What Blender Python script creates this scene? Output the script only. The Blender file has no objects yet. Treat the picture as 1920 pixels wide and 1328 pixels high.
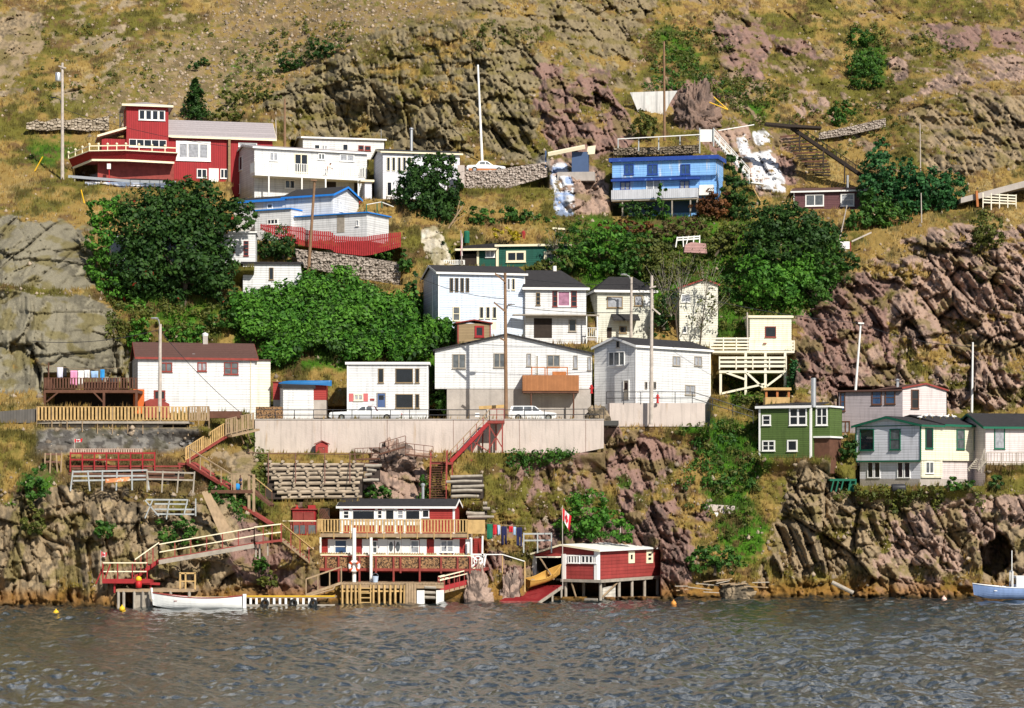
import bpy, math, random
import numpy as np
from mathutils import Vector, Matrix
R = math.radians
random.seed(7)
rng = np.random.default_rng(7)
SC = bpy.context.scene
COL = SC.collection

# ------------------------------------------------------------------ camera
# the camera looks level along +Y from 10 m above the water with a rising front
F, CX, HY, CZ = 4400.0, 960.0, 910.0, 10.0
def P(px, py, Y):
    return Vector(((px - CX) * Y / F, Y, CZ - (py - HY) * Y / F))
cam = bpy.data.cameras.new('camera'); cam.sensor_width = 36; cam.lens = 36 * F / 1920
cam.shift_y = (HY - 664) / 1920; cam.clip_start = 1; cam.clip_end = 3000
co = bpy.data.objects.new('camera', cam); COL.objects.link(co)
co.location = (0, 0, CZ); co.rotation_euler = (R(90), 0, 0); SC.camera = co

# ------------------------------------------------------------------ light
SUN_AZ, SUN_EL = R(30), R(39)
W = bpy.data.worlds.new('World'); SC.world = W; W.use_nodes = True
wn = W.node_tree.nodes; wl = W.node_tree.links
sky = wn.new('ShaderNodeTexSky'); sky.sky_type = 'NISHITA'; sky.sun_disc = False
sky.sun_elevation = SUN_EL; sky.air_density = 1.0; sky.dust_density = 1.0; sky.ozone_density = 3.0
sv = Vector((math.sin(SUN_AZ) * math.cos(SUN_EL), -math.cos(SUN_AZ) * math.cos(SUN_EL), math.sin(SUN_EL)))
sky.sun_rotation = math.atan2(sv.x, sv.y)
wt_ = wn.new('ShaderNodeTexCoord'); wm_ = wn.new('ShaderNodeMapping'); wm_.inputs['Scale'].default_value = (1, 1, 2.6); wl.new(wt_.outputs['Generated'], wm_.inputs['Vector'])
cn_ = wn.new('ShaderNodeTexNoise'); cn_.inputs['Scale'].default_value = 3.2; cn_.inputs['Detail'].default_value = 7; wl.new(wm_.outputs[0], cn_.inputs['Vector'])
cr_ = wn.new('ShaderNodeMapRange'); cr_.inputs[1].default_value = .47; cr_.inputs[2].default_value = .54; wl.new(cn_.outputs['Fac'], cr_.inputs[0])
cs_ = wn.new('ShaderNodeSeparateXYZ'); wl.new(wt_.outputs['Generated'], cs_.inputs[0]); cz_ = wn.new('ShaderNodeMapRange'); cz_.inputs[1].default_value = .66; cz_.inputs[2].default_value = .92; cz_.inputs[3].default_value = 1; cz_.inputs[4].default_value = 0; wl.new(cs_.outputs['Z'], cz_.inputs[0])
ck_ = wn.new('ShaderNodeMath'); ck_.operation = 'MULTIPLY'; wl.new(cr_.outputs[0], ck_.inputs[0]); cy_ = wn.new('ShaderNodeMapRange'); cy_.inputs[1].default_value = .35; cy_.inputs[2].default_value = .6; wl.new(cs_.outputs['Y'], cy_.inputs[0]); cq_ = wn.new('ShaderNodeMath'); cq_.operation = 'MULTIPLY'; wl.new(cz_.outputs[0], cq_.inputs[0]); wl.new(cy_.outputs[0], cq_.inputs[1]); wl.new(cq_.outputs[0], ck_.inputs[1])
cm_ = wn.new('ShaderNodeMix'); cm_.data_type = 'RGBA'; wl.new(ck_.outputs[0], cm_.inputs[0]); wl.new(sky.outputs[0], cm_.inputs[6]); cm_.inputs[7].default_value = (30, 29.5, 29, 1)  # bright cloud band added to the unseen northern sky for glints on the water
wl.new(cm_.outputs[2], wn['Background'].inputs[0]); wn['Background'].inputs[1].default_value = 0.065
sl = bpy.data.lights.new('sun', 'SUN'); sl.energy = 5.0; sl.angle = R(0.5); sl.color = (1, 0.94, 0.83)
so = bpy.data.objects.new('sun', sl); COL.objects.link(so)
so.rotation_euler = sv.to_track_quat('Z', 'Y').to_euler()
so.location = (60, 0, 120)
SC.view_settings.view_transform = 'Standard'; SC.view_settings.look = 'None'
SC.view_settings.exposure = 0.28; SC.view_settings.gamma = 1.0

# ------------------------------------------------------------------ materials
MATS = {}
def nodes(name):
    m = bpy.data.materials.new(name); m.use_nodes = True
    n = m.node_tree.nodes; return m, n, m.node_tree.links, n['Principled BSDF']
def mth(n, l, op, a, b=None):
    x = n.new('ShaderNodeMath'); x.operation = op
    for i, v in enumerate((a, b)):
        if v is None: continue
        if isinstance(v, (int, float)): x.inputs[i].default_value = v
        else: l.new(v, x.inputs[i])
    return x.outputs[0]
def mat(name, col, rough=.75, var=.14, scale=1.7, bump=0.0, bscale=14., metal=0., spec=.3,
        siding=0., vert=False, streak=.0, second=None, sthr=.55, sscale=1.2, ssharp=.06):
    """painted / weathered surface: albedo varied by noise, optional clapboard relief, streaky weathering"""
    if name in MATS: return MATS[name]
    m, n, l, b = nodes(name)
    b.inputs['Roughness'].default_value = rough; b.inputs['Metallic'].default_value = metal
    b.inputs['Specular IOR Level'].default_value = spec
    tc = n.new('ShaderNodeTexCoord')
    nz = n.new('ShaderNodeTexNoise'); nz.inputs['Scale'].default_value = scale; nz.inputs['Detail'].default_value = 5
    l.new(tc.outputs['Object'], nz.inputs['Vector'])
    f = mth(n, l, 'ADD', mth(n, l, 'MULTIPLY', nz.outputs['Fac'], var * 3.2), 1 - var * 1.6)
    if streak:
        mp = n.new('ShaderNodeMapping'); mp.inputs['Scale'].default_value = (2.2, 2.2, .22)
        l.new(tc.outputs['Object'], mp.inputs['Vector'])
        n2 = n.new('ShaderNodeTexNoise'); n2.inputs['Scale'].default_value = 1.6; n2.inputs['Detail'].default_value = 6
        l.new(mp.outputs[0], n2.inputs['Vector'])
        mr = n.new('ShaderNodeMapRange'); mr.inputs[1].default_value = .5; mr.inputs[2].default_value = .8
        mr.inputs[3].default_value = 1; mr.inputs[4].default_value = 1 - streak
        l.new(n2.outputs['Fac'], mr.inputs[0]); f = mth(n, l, 'MULTIPLY', f, mr.outputs[0])
    base = n.new('ShaderNodeRGB'); base.outputs[0].default_value = (*col, 1); bc = base.outputs[0]
    if second:
        n3 = n.new('ShaderNodeTexNoise'); n3.inputs['Scale'].default_value = sscale; n3.inputs['Detail'].default_value = 6
        n3.inputs['Roughness'].default_value = .65
        l.new(mp.outputs[0] if streak > .3 else tc.outputs['Object'], n3.inputs['Vector'])
        mr = n.new('ShaderNodeMapRange'); mr.inputs[1].default_value = sthr; mr.inputs[2].default_value = sthr + ssharp
        l.new(n3.outputs['Fac'], mr.inputs[0])
        mx = n.new('ShaderNodeMix'); mx.data_type = 'RGBA'
        l.new(mr.outputs[0], mx.inputs[0]); l.new(bc, mx.inputs[6]); mx.inputs[7].default_value = (*second, 1); bc = mx.outputs[2]
    if siding:      # shadow line between boards painted into the colour, and boards that have weathered unequally
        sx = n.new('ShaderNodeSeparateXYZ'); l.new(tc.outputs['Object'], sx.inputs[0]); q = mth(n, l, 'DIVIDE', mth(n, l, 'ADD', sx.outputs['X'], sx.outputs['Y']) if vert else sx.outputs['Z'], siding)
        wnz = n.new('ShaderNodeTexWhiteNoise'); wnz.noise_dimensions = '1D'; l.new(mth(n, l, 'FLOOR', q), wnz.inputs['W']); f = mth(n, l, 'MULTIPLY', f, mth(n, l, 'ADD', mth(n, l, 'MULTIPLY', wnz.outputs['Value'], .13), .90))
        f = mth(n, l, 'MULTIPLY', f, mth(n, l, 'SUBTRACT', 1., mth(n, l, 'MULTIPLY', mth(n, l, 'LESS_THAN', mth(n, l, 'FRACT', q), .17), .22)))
    vm = n.new('ShaderNodeVectorMath'); vm.operation = 'SCALE'
    l.new(bc, vm.inputs[0]); l.new(f, vm.inputs['Scale']); l.new(vm.outputs[0], b.inputs['Base Color'])
    h = None
    if siding:
        sx = n.new('ShaderNodeSeparateXYZ'); l.new(tc.outputs['Object'], sx.inputs[0])
        if vert:
            z = mth(n, l, 'ADD', sx.outputs['X'], sx.outputs['Y'])
            h = mth(n, l, 'PINGPONG', z, siding / 2); h = mth(n, l, 'DIVIDE', h, siding / 2)
            h = mth(n, l, 'GREATER_THAN', h, .18)
        else:
            h = mth(n, l, 'FRACT', mth(n, l, 'DIVIDE', sx.outputs['Z'], siding)); h = mth(n, l, 'SUBTRACT', 1., h)
        h = mth(n, l, 'MULTIPLY', h, .02)
    if bump:
        n4 = n.new('ShaderNodeTexNoise'); n4.inputs['Scale'].default_value = bscale; n4.inputs['Detail'].default_value = 6
        l.new(tc.outputs['Object'], n4.inputs['Vector']); hb = mth(n, l, 'MULTIPLY', n4.outputs['Fac'], bump)
        h = hb if h is None else mth(n, l, 'ADD', h, hb)
    if h is not None:
        bp = n.new('ShaderNodeBump'); bp.inputs['Strength'].default_value = 1.; bp.inputs['Distance'].default_value = 1.
        l.new(h, bp.inputs['Height']); l.new(bp.outputs[0], b.inputs['Normal'])
    MATS[name] = m; return m
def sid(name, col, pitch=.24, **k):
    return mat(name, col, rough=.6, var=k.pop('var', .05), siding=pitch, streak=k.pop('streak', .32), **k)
def wood(name, col, **k):
    return mat(name, col, rough=.85, var=k.pop('var', .3), scale=k.pop('scale', 2.5), bump=.01, bscale=25, **k)
M = {
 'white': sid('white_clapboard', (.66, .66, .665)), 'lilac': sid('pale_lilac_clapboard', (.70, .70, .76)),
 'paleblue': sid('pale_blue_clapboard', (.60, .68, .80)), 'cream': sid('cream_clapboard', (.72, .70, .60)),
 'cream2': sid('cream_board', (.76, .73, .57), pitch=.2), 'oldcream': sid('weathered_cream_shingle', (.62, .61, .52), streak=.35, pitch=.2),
 'trim': mat('white_trim', (.82, .81, .79), var=.05), 'creamtrim': mat('cream_trim', (.80, .72, .52), var=.06),
 'red': mat('red_board', (.33, .018, .022), var=.1, siding=.25, vert=True, rough=.6, streak=.15),
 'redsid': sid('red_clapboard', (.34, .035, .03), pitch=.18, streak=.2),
 'redwood': wood('red_stained_wood', (.25, .05, .04)), 'redpaint': mat('bright_red_paint', (.45, .02, .02), rough=.5),
 'fencered': mat('red_picket_paint', (.31, .022, .025), var=.2, scale=3, streak=.2),
 'pinkroof': mat('pale_mauve_shingle', (.36, .32, .33), var=.12, scale=4, siding=.3, bump=.01),
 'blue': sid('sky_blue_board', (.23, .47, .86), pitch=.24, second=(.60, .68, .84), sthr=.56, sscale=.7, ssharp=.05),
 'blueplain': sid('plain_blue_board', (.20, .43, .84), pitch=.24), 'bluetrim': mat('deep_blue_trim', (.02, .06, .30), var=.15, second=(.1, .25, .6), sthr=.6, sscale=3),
 'brightblue': mat('bright_blue_fascia', (.02, .20, .62), var=.08), 'bluedoor': mat('slate_blue_door', (.06, .10, .22), var=.1),
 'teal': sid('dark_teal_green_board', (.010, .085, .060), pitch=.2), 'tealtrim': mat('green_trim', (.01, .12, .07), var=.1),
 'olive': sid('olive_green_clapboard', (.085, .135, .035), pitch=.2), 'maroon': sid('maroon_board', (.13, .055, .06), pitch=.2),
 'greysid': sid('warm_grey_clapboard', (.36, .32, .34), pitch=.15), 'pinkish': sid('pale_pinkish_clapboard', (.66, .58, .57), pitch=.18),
 'tan': mat('tan_board', (.28, .20, .11), var=.12, siding=.15), 'orange': wood('orange_stained_wood', (.42, .15, .05)),
 'tarroof': mat('black_felt_roof', (.028, .026, .028), var=.3, scale=3, bump=.015, bscale=10, rough=.9),
 'brownroof': mat('brown_shingle_roof', (.105, .052, .042), var=.2, scale=5, siding=.2, rough=.9), 'whiteroof': mat('white_painted_felt_roof', (.74, .74, .71), var=.1, streak=.12),
 'glass': mat('dark_window_glass', (.012, .015, .022), rough=.08, var=.3, spec=.6), 'blueglass': mat('sky_blue_window_glass', (.03, .07, .16), rough=.06, var=.4, scale=1.5, spec=.8),
 'curtain': mat('curtained_window', (.30, .31, .34), rough=.25, var=.5, scale=3, spec=.6), 'greyglass': mat('grey_window_glass', (.10, .11, .12), rough=.1, var=.6, scale=2., spec=.7),
 'wood': wood('yellow_new_wood', (.50, .33, .14)), 'tanwood': wood('tan_weathered_wood', (.33, .235, .145)), 'greywood': wood('grey_weathered_wood', (.33, .29, .24)),
 'brownwood': wood('brown_stained_wood', (.12, .055, .035)), 'darkwood': wood('dark_tarred_wood_and_shade', (.035, .025, .02)), 'polewood': wood('brown_pole_wood', (.22, .13, .075)),
 'palepole': wood('silvered_pole_wood', (.46, .40, .35)), 'log': wood('grey_log', (.36, .29, .215), var=.4, scale=1.5), 'bluewood': wood('bluish_grey_wood', (.36, .38, .38)),
 'creamwood': mat('cream_painted_wood', (.76, .71, .57), var=.12), 'whitewood': mat('white_painted_wood', (.78, .77, .74), var=.12, streak=.1),
 'concrete': mat('pale_concrete', (.53, .455, .41), var=.12, scale=.5, bump=.02, bscale=6, streak=.31, second=(.37, .25, .14), sthr=.60, sscale=.7, ssharp=.22),
 'greyconc': mat('grey_concrete', (.40, .36, .33), var=.2, scale=1., bump=.02, bscale=8, streak=.2), 'asphalt': mat('asphalt', (.06, .058, .055), var=.2, bump=.01),
 'metal': mat('galvanised_metal', (.55, .56, .58), rough=.4, metal=.7, var=.1), 'iron': mat('black_iron', (.03, .03, .035), rough=.5), 'rust': mat('rusty_pipe', (.16, .08, .06), var=.3),
 'bluewall': mat('dark_blue_wall_and_shade', (.06, .10, .20), var=.1), 'rubber': mat('black_rubber', (.015, .015, .015), rough=.7), 'yellow': mat('yellow_paint', (.75, .45, .02), rough=.5),
 'chrome': mat('chrome', (.7, .7, .7), rough=.15, metal=1), 'carwhite': mat('white_car_paint', (.75, .76, .77), rough=.25, var=.02, spec=.6), 'cargrey': mat('grey_car_paint', (.4, .4, .42), rough=.3, var=.03, spec=.6),
 'vinyl': mat('maroon_vinyl', (.10, .025, .03), rough=.6), 'boatwhite': mat('white_boat_paint', (.80, .80, .78), rough=.4, var=.05, streak=.1), 'boatblue': mat('blue_boat_paint', (.22, .32, .56), rough=.4, var=.1, streak=.2),
 'canoe': mat('blue_canoe', (.02, .14, .36), rough=.35), 'skin': mat('skin', (.50, .28, .18), rough=.6), 'navy': mat('navy_cloth', (.012, .015, .05), rough=.9),
 'graystone': mat('grey_rubble', (.20, .19, .18), var=.5, scale=2.5, bump=.1, bscale=4), 'firewood': mat('firewood_ends', (.30, .17, .08), var=.8, scale=9, bump=.1, bscale=9, second=(.05, .03, .02), sthr=.5, sscale=6),
 'bark': wood('bark', (.09, .07, .05)), 'dryhull': mat('ochre_boat_paint', (.48, .27, .06), var=.15), 'slip': mat('pinkish_red_slip_planks', (.33, .085, .075), var=.4, scale=2, siding=.3, vert=True),
}
def clothm(name, c): return mat(name, c, rough=.9, var=.12, scale=6)

# ------------------------------------------------------------------ mesh builder
class MB:
    def __init__(s): s.v = []; s.f = []
    def add(s, vs, fs):
        k = len(s.v); s.v += [tuple(v) for v in vs]; s.f += [tuple(i + k for i in f) for f in fs]
    def box(s, x0, x1, y0, y1, z0, z1):
        if x0 > x1: x0, x1 = x1, x0
        if y0 > y1: y0, y1 = y1, y0
        if z0 > z1: z0, z1 = z1, z0
        s.add([(x0,y0,z0),(x1,y0,z0),(x1,y1,z0),(x0,y1,z0),(x0,y0,z1),(x1,y0,z1),(x1,y1,z1),(x0,y1,z1)],
              [(0,3,2,1),(4,5,6,7),(0,1,5,4),(1,2,6,5),(2,3,7,6),(3,0,4,7)])
        return s
    def bar(s, p, q, w, h=None, up=(0,0,1)):
        """rectangular beam from p to q, w across and h along 'up'"""
        h = w if h is None else h
        p = Vector(p); q = Vector(q); d = q - p
        if d.length < 1e-5: return s
        d.normalize(); a = d.cross(Vector(up))
        if a.length < 1e-3: a = d.cross(Vector((0, 1, 0)))
        a.normalize(); b = a.cross(d)
        a = a * w / 2; b = b * h / 2
        vs = [p-a-b, p+a-b, p+a+b, p-a+b, q-a-b, q+a-b, q+a+b, q-a+b]
        s.add(vs, [(0,1,2,3),(7,6,5,4),(0,4,5,1),(1,5,6,2),(2,6,7,3),(3,7,4,0)]); return s
    def tube(s, p, q, r, r2=None, n=8, cap=True):
        r2 = r if r2 is None else r2
        p = Vector(p); q = Vector(q); d = (q - p)
        if d.length < 1e-5: return s
        d.normalize(); a = d.cross(Vector((0, 0, 1)))
        if a.length < 1e-3: a = Vector((1, 0, 0))
        a.normalize(); b = d.cross(a); vs = []
        for c, rr in ((p, r), (q, r2)):
            for i in range(n):
                t = 2 * math.pi * i / n; vs.append(c + (a * math.cos(t) + b * math.sin(t)) * rr)
        fs = [(i, (i+1) % n, n + (i+1) % n, n + i) for i in range(n)]
        if cap: fs += [tuple(range(n-1, -1, -1)), tuple(range(n, 2*n))]
        s.add(vs, fs); return s
    def pipe(s, pts, r, n=6):
        for a, b in zip(pts, pts[1:]): s.tube(a, b, r, n=n)
        return s
    def prism(s, poly, axis, t0, t1):
        """extrude a 2-D polygon: axis 'x' -> poly in (y,z), 'y' -> (x,z), 'z' -> (x,y)"""
        g = {'x': lambda a, b, t: (t, a, b), 'y': lambda a, b, t: (a, t, b), 'z': lambda a, b, t: (a, b, t)}[axis]
        n = len(poly); vs = [g(a, b, t0) for a, b in poly] + [g(a, b, t1) for a, b in poly]
        s.add(vs, [(i, (i+1) % n, n + (i+1) % n, n + i) for i in range(n)] + [tuple(range(n-1, -1, -1)), tuple(range(n, 2*n))])
        return s
    def lathe(s, prof, c=(0, 0, 0), n=12, ax='z'):
        g = {'z': lambda r, t, h: (c[0]+r*math.cos(t), c[1]+r*math.sin(t), c[2]+h),
             'y': lambda r, t, h: (c[0]+r*math.cos(t), c[1]+h, c[2]+r*math.sin(t)),
             'x': lambda r, t, h: (c[0]+h, c[1]+r*math.cos(t), c[2]+r*math.sin(t))}[ax]
        vs = [g(r, 2*math.pi*i/n, h) for r, h in prof for i in range(n)]
        fs = [(k*n+i, k*n+(i+1) % n, (k+1)*n+(i+1) % n, (k+1)*n+i) for k in range(len(prof)-1) for i in range(n)]
        s.add(vs, fs); return s
    def torus(s, c, Rr, r, ax='y', n=20, m=8):
        prof = [(Rr + r*math.cos(2*math.pi*j/m), r*math.sin(2*math.pi*j/m)) for j in range(m+1)]
        return s.lathe(prof, c, n, ax)
    def sheet(s, pts, t, nrm):
        """thin solid from an outline of 3-D points"""
        nrm = Vector(nrm) * t; n = len(pts); pts = [Vector(p) for p in pts]
        s.add(pts + [p + nrm for p in pts], [(i, (i+1) % n, n+(i+1) % n, n+i) for i in range(n)] + [tuple(range(n-1,-1,-1)), tuple(range(n, 2*n))]); return s
    def build(s, name, m, parent=None, org=None, smooth=False):
        me = bpy.data.meshes.new(name)
        vs = s.v if org is None else [(v[0]-org[0], v[1]-org[1], v[2]-org[2]) for v in s.v]
        me.from_pydata(vs, [], s.f); me.materials.append(M[m] if isinstance(m, str) else m); me.validate(); 
        import bmesh
        bm = bmesh.new(); bm.from_mesh(me); bmesh.ops.recalc_face_normals(bm, faces=bm.faces); bm.to_mesh(me); bm.free()
        if smooth: me.polygons.foreach_set('use_smooth', [True]*len(me.polygons))
        o = bpy.data.objects.new(name, me); COL.objects.link(o)
        if parent is not None: o.parent = parent
        elif org is not None: o.location = org
        return o
def tag(o, label, cat, group=None, kind=None):
    if label: o['label'] = label
    if cat: o['category'] = cat
    if group: o['group'] = group
    if kind: o['kind'] = kind
    return o
def thing(name, label, cat, loc, rz=0., group=None):
    o = bpy.data.objects.new(name, None); COL.objects.link(o); o.empty_display_size = .3
    o.location = loc; o.rotation_euler = (0, 0, rz); return tag(o, label, cat, group)
def copy_tree(o, loc=None, label=None, rz=None, parent=None):
    c = o.copy(); COL.objects.link(c)
    if parent is not None: c.parent = parent
    if loc is not None: c.location = loc
    if rz is not None: c.rotation_euler = (0, 0, rz)
    if label: c['label'] = label
    for ch in list(o.children): copy_tree(ch, parent=c)
    return c
def npmesh(name, V, Fq, m, cols=None, parent=None, smooth=False, loc=None):
    me = bpy.data.meshes.new(name); k = Fq.shape[1]
    if loc is not None: V = V - np.array(loc)
    me.vertices.add(len(V)); me.vertices.foreach_set('co', np.ascontiguousarray(V, dtype=np.float32).ravel())
    me.loops.add(Fq.size); me.loops.foreach_set('vertex_index', np.ascontiguousarray(Fq, dtype=np.int32).ravel())
    me.polygons.add(len(Fq)); me.polygons.foreach_set('loop_start', np.arange(0, Fq.size, k, dtype=np.int32))
    me.polygons.foreach_set('loop_total', np.full(len(Fq), k, dtype=np.int32))
    if smooth: me.polygons.foreach_set('use_smooth', np.ones(len(Fq), dtype=bool))
    me.update(calc_edges=True)
    if cols is not None:
        a = me.color_attributes.new('tone', 'FLOAT_COLOR', 'POINT')
        c4 = np.ones((len(V), 4), dtype=np.float32); c4[:, :3] = cols; a.data.foreach_set('color', c4.ravel())
    me.materials.append(m); o = bpy.data.objects.new(name, me); COL.objects.link(o)
    if parent is not None: o.parent = parent
    elif loc is not None: o.location = loc
    return o

# ------------------------------------------------------------------ numpy noise
def _h(ix, iy, s):
    n = (ix.astype(np.int64) * 374761393 + iy.astype(np.int64) * 668265263 + s * 1442695041) & 0x7fffffff
    n = ((n ^ (n >> 13)) * 1274126177) & 0x7fffffff
    n = ((n ^ (n >> 16)) * 668265263) & 0x7fffffff
    return ((n ^ (n >> 15)) & 0xffff) / 65535.0
def vnoise(x, y, s=0):
    ix = np.floor(x); iy = np.floor(y); fx = x - ix; fy = y - iy
    fx = fx*fx*fx*(fx*(fx*6-15)+10); fy = fy*fy*fy*(fy*(fy*6-15)+10)
    a = _h(ix, iy, s); b = _h(ix+1, iy, s); c = _h(ix, iy+1, s); d = _h(ix+1, iy+1, s)
    return (a*(1-fx)+b*fx)*(1-fy) + (c*(1-fx)+d*fx)*fy
def fbm(x, y, s=0, o=4, g=.5):
    t = 0; a = 1; n = 0
    for i in range(o):
        t = t + a*vnoise(x*2.03**i + 17.3*i, y*2.03**i - 9.1*i, s+i); n += a; a *= g
    return t/n
def blocks(x, y, s=0, tilt=.8):
    """cellular facets: every cell gets its own offset and tilt -> broken rock faces; returns (height, edge distance)"""
    ix = np.floor(x); iy = np.floor(y)
    d1 = np.full(x.shape, 9.); d2 = np.full(x.shape, 9.); hh = np.zeros(x.shape)
    for i in (-1, 0, 1):
        for j in (-1, 0, 1):
            cx = ix+i; cy = iy+j
            qx = cx + .1 + .8*_h(cx, cy, s); qy = cy + .1 + .8*_h(cx, cy, s+11)
            dx = x-qx; dy = y-qy; d = dx*dx+dy*dy
            v = _h(cx, cy, s+23) + tilt*(dx*(_h(cx, cy, s+31)-.35) + dy*(_h(cx, cy, s+41)-.6))
            nw = d < d1
            d2 = np.where(nw, d1, np.minimum(d2, d)); hh = np.where(nw, v, hh); d1 = np.where(nw, d, d1)
    return hh, np.sqrt(d2)-np.sqrt(d1)
def sstep(a, b, x):
    t = np.clip((x-a)/(b-a), 0, 1); return t*t*(3-2*t)
def inpoly(px, py, poly):
    r = np.zeros(px.shape, dtype=bool); n = len(poly)
    for i in range(n):
        x1, y1 = poly[i]; x2, y2 = poly[(i+1) % n]
        if y1 == y2: continue
        c = ((y1 > py) != (y2 > py)) & (px < (x2-x1)*(py-y1)/(y2-y1)+x1)
        r ^= c
    return r
def blur(a, rx, ry):
    for ax, r in ((1, rx), (0, ry)):
        for _ in range(2):
            if r < 1: continue
            pad = [(0, 0), (0, 0)]; pad[ax] = (r+1, r)
            c = np.cumsum(np.pad(a, pad, mode='edge'), axis=ax)
            n = a.shape[ax]
            hi = np.take(c, np.arange(2*r+1, 2*r+1+n), axis=ax); lo = np.take(c, np.arange(0, n), axis=ax)
            a = (hi-lo)/(2*r+1)
    return a
# ------------------------------------------------------------------ hillside: depth columns from the water up, then relief
COLS = {
 -300: [(1175,191),(1137,193),(920,200),(760,208),(720,214),(400,238),(330,256),(200,276),(0,304),(-330,372)],
 60: [(1175,192),(1137,194),(920,200),(800,207),(790,209),(765,212),(720,216),(560,225),(410,238),(340,258),(300,268),(200,281),(50,312),(-330,374)],
 230: [(1175,192),(1137,194),(1040,197),(930,201),(870,204.5),(830,206.5),(800,210),(770,214),(740,232),(600,236),(450,248),(350,261),(330,264),(230,280),(50,314),(-330,374)],
 400: [(1175,192.5),(1137,194.5),(1010,198),(930,203),(860,208),(810,212.5),(770,216),(740,231),(690,233),(570,239),(470,249),(360,260),(330,264),(240,282),(50,316),(-330,374)],
 520: [(1175,195),(1137,197),(1040,200),(950,205.5),(870,212),(850,217.5),(787,218),(765,226),(680,234),(560,241),(480,249),(430,254),(370,260),(300,270),(250,278),(60,310),(-330,372)],
 700: [(1175,197.5),(1133,199),(1060,202),(950,208.5),(870,214.5),(850,217.5),(787,218),(770,226),(690,233),(540,243),(480,249),(430,254),(370,260),(320,266),(270,275),(100,292),(50,298),(-330,372)],
 880: [(1175,198.5),(1130,200),(1060,204),(950,210),(870,215),(850,217.5),(787,218),(770,226),(690,232),(640,237),(500,250),(440,254),(350,264),(310,268),(280,275),(100,286),(50,290),(-330,362)],
 1050: [(1175,199.5),(1125,202.5),(1020,208),(880,215),(800,218.5),(787,219.5),(770,227),(690,232),(640,239),(520,249),(440,254),(400,258),(310,267),(290,273),(140,286),(50,302),(-330,362)],
 1200: [(1175,201),(1122,205),(1020,210),(880,217),(800,221),(770,225),(700,232),(620,241),(520,248),(430,256),(400,262),(290,273),(250,278),(170,289),(50,308),(-330,366)],
 1350: [(1175,205),(1122,208),(1040,211),(900,218),(800,224),(740,229),(640,239),(560,245),(430,256),(370,264),(300,271),(240,280),(50,312),(-330,372)],
 1500: [(1175,207.5),(1121,209),(1050,211),(900,217.5),(860,220),(760,227),(700,232),(600,241),(500,251),(390,264),(330,271),(240,282),(50,316),(-330,374)],
 1620: [(1175,207.5),(1121,209),(960,213),(920,216),(880,219),(800,226),(720,234),(600,239),(480,249),(390,262),(350,268),(240,285),(50,319),(-330,376)],
 1750: [(1175,207.5),(1121,209),(960,213),(930,214.5),(880,221),(800,228),(770,232),(700,235),(450,248),(380,262),(300,270),(190,286),(50,320),(-330,378)],
 1870: [(1175,207.5),(1121,209),(960,213),(900,217),(860,224),(770,232),(480,244),(380,260),(300,269),(170,285),(50,320),(-330,380)],
 2220: [(1175,208),(1121,209.5),(960,214),(900,218),(860,225),(770,233),(480,246),(380,262),(300,271),(170,287),(50,322),(-330,382)],
}
GS = 2.3
gx = np.concatenate([np.arange(-900, -60, 9.), np.arange(-60, 1984, GS), np.arange(1984, 2900, 9.)])
gy = np.concatenate([np.arange(-330, -10, 8.), np.arange(-10, 1176, GS)])
PX, PY = np.meshgrid(gx, gy)
ck = sorted(COLS)
cd = np.array([np.interp(gy, [p[0] for p in COLS[k]][::-1], [p[1] for p in COLS[k]][::-1]) for k in ck])
ii = np.clip(np.searchsorted(ck, gx)-1, 0, len(ck)-2)
tt = (gx-np.array(ck)[ii])/(np.array(ck)[ii+1]-np.array(ck)[ii])
tt = np.clip(tt, 0, 1); tt = tt*tt*(3-2*tt)
D = (cd[ii]*(1-tt)[:, None]+cd[ii+1]*tt[:, None]).T
D = blur(D, 8, 3)
def S(*poly, soft=9, warp=16, seed=5):
    """soft mask of an outline with a ragged natural edge"""
    mg = warp*1.5+soft*3+8
    xs = [p[0] for p in poly]; ys = [p[1] for p in poly]
    a0, a1 = np.searchsorted(gx, (min(xs)-mg, max(xs)+mg)); b0, b1 = np.searchsorted(gy, (min(ys)-mg, max(ys)+mg))
    qx = PX[b0:b1, a0:a1]; qy = PY[b0:b1, a0:a1]
    wx = (fbm(qx/26, qy/26, seed, 4)-.5)*warp*2.4; wy = (fbm(qx/26+50, qy/26, seed+3, 4)-.5)*warp*2.4
    out = np.zeros(PX.shape); r = max(int(soft/GS), 0)
    out[b0:b1, a0:a1] = blur(inpoly(qx+wx, qy+wy, list(poly)).astype(float), r, r)
    return out
D = D+9*S((545,205),(740,205),(760,300),(530,300), soft=30, warp=6)
X0 = (PX-CX)*D/F; Z0 = CZ-(PY-HY)*D/F
big = fbm(X0/9, Z0/7, 3, 4)-.5
rock = np.zeros(D.shape); disp = big*2.6
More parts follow.
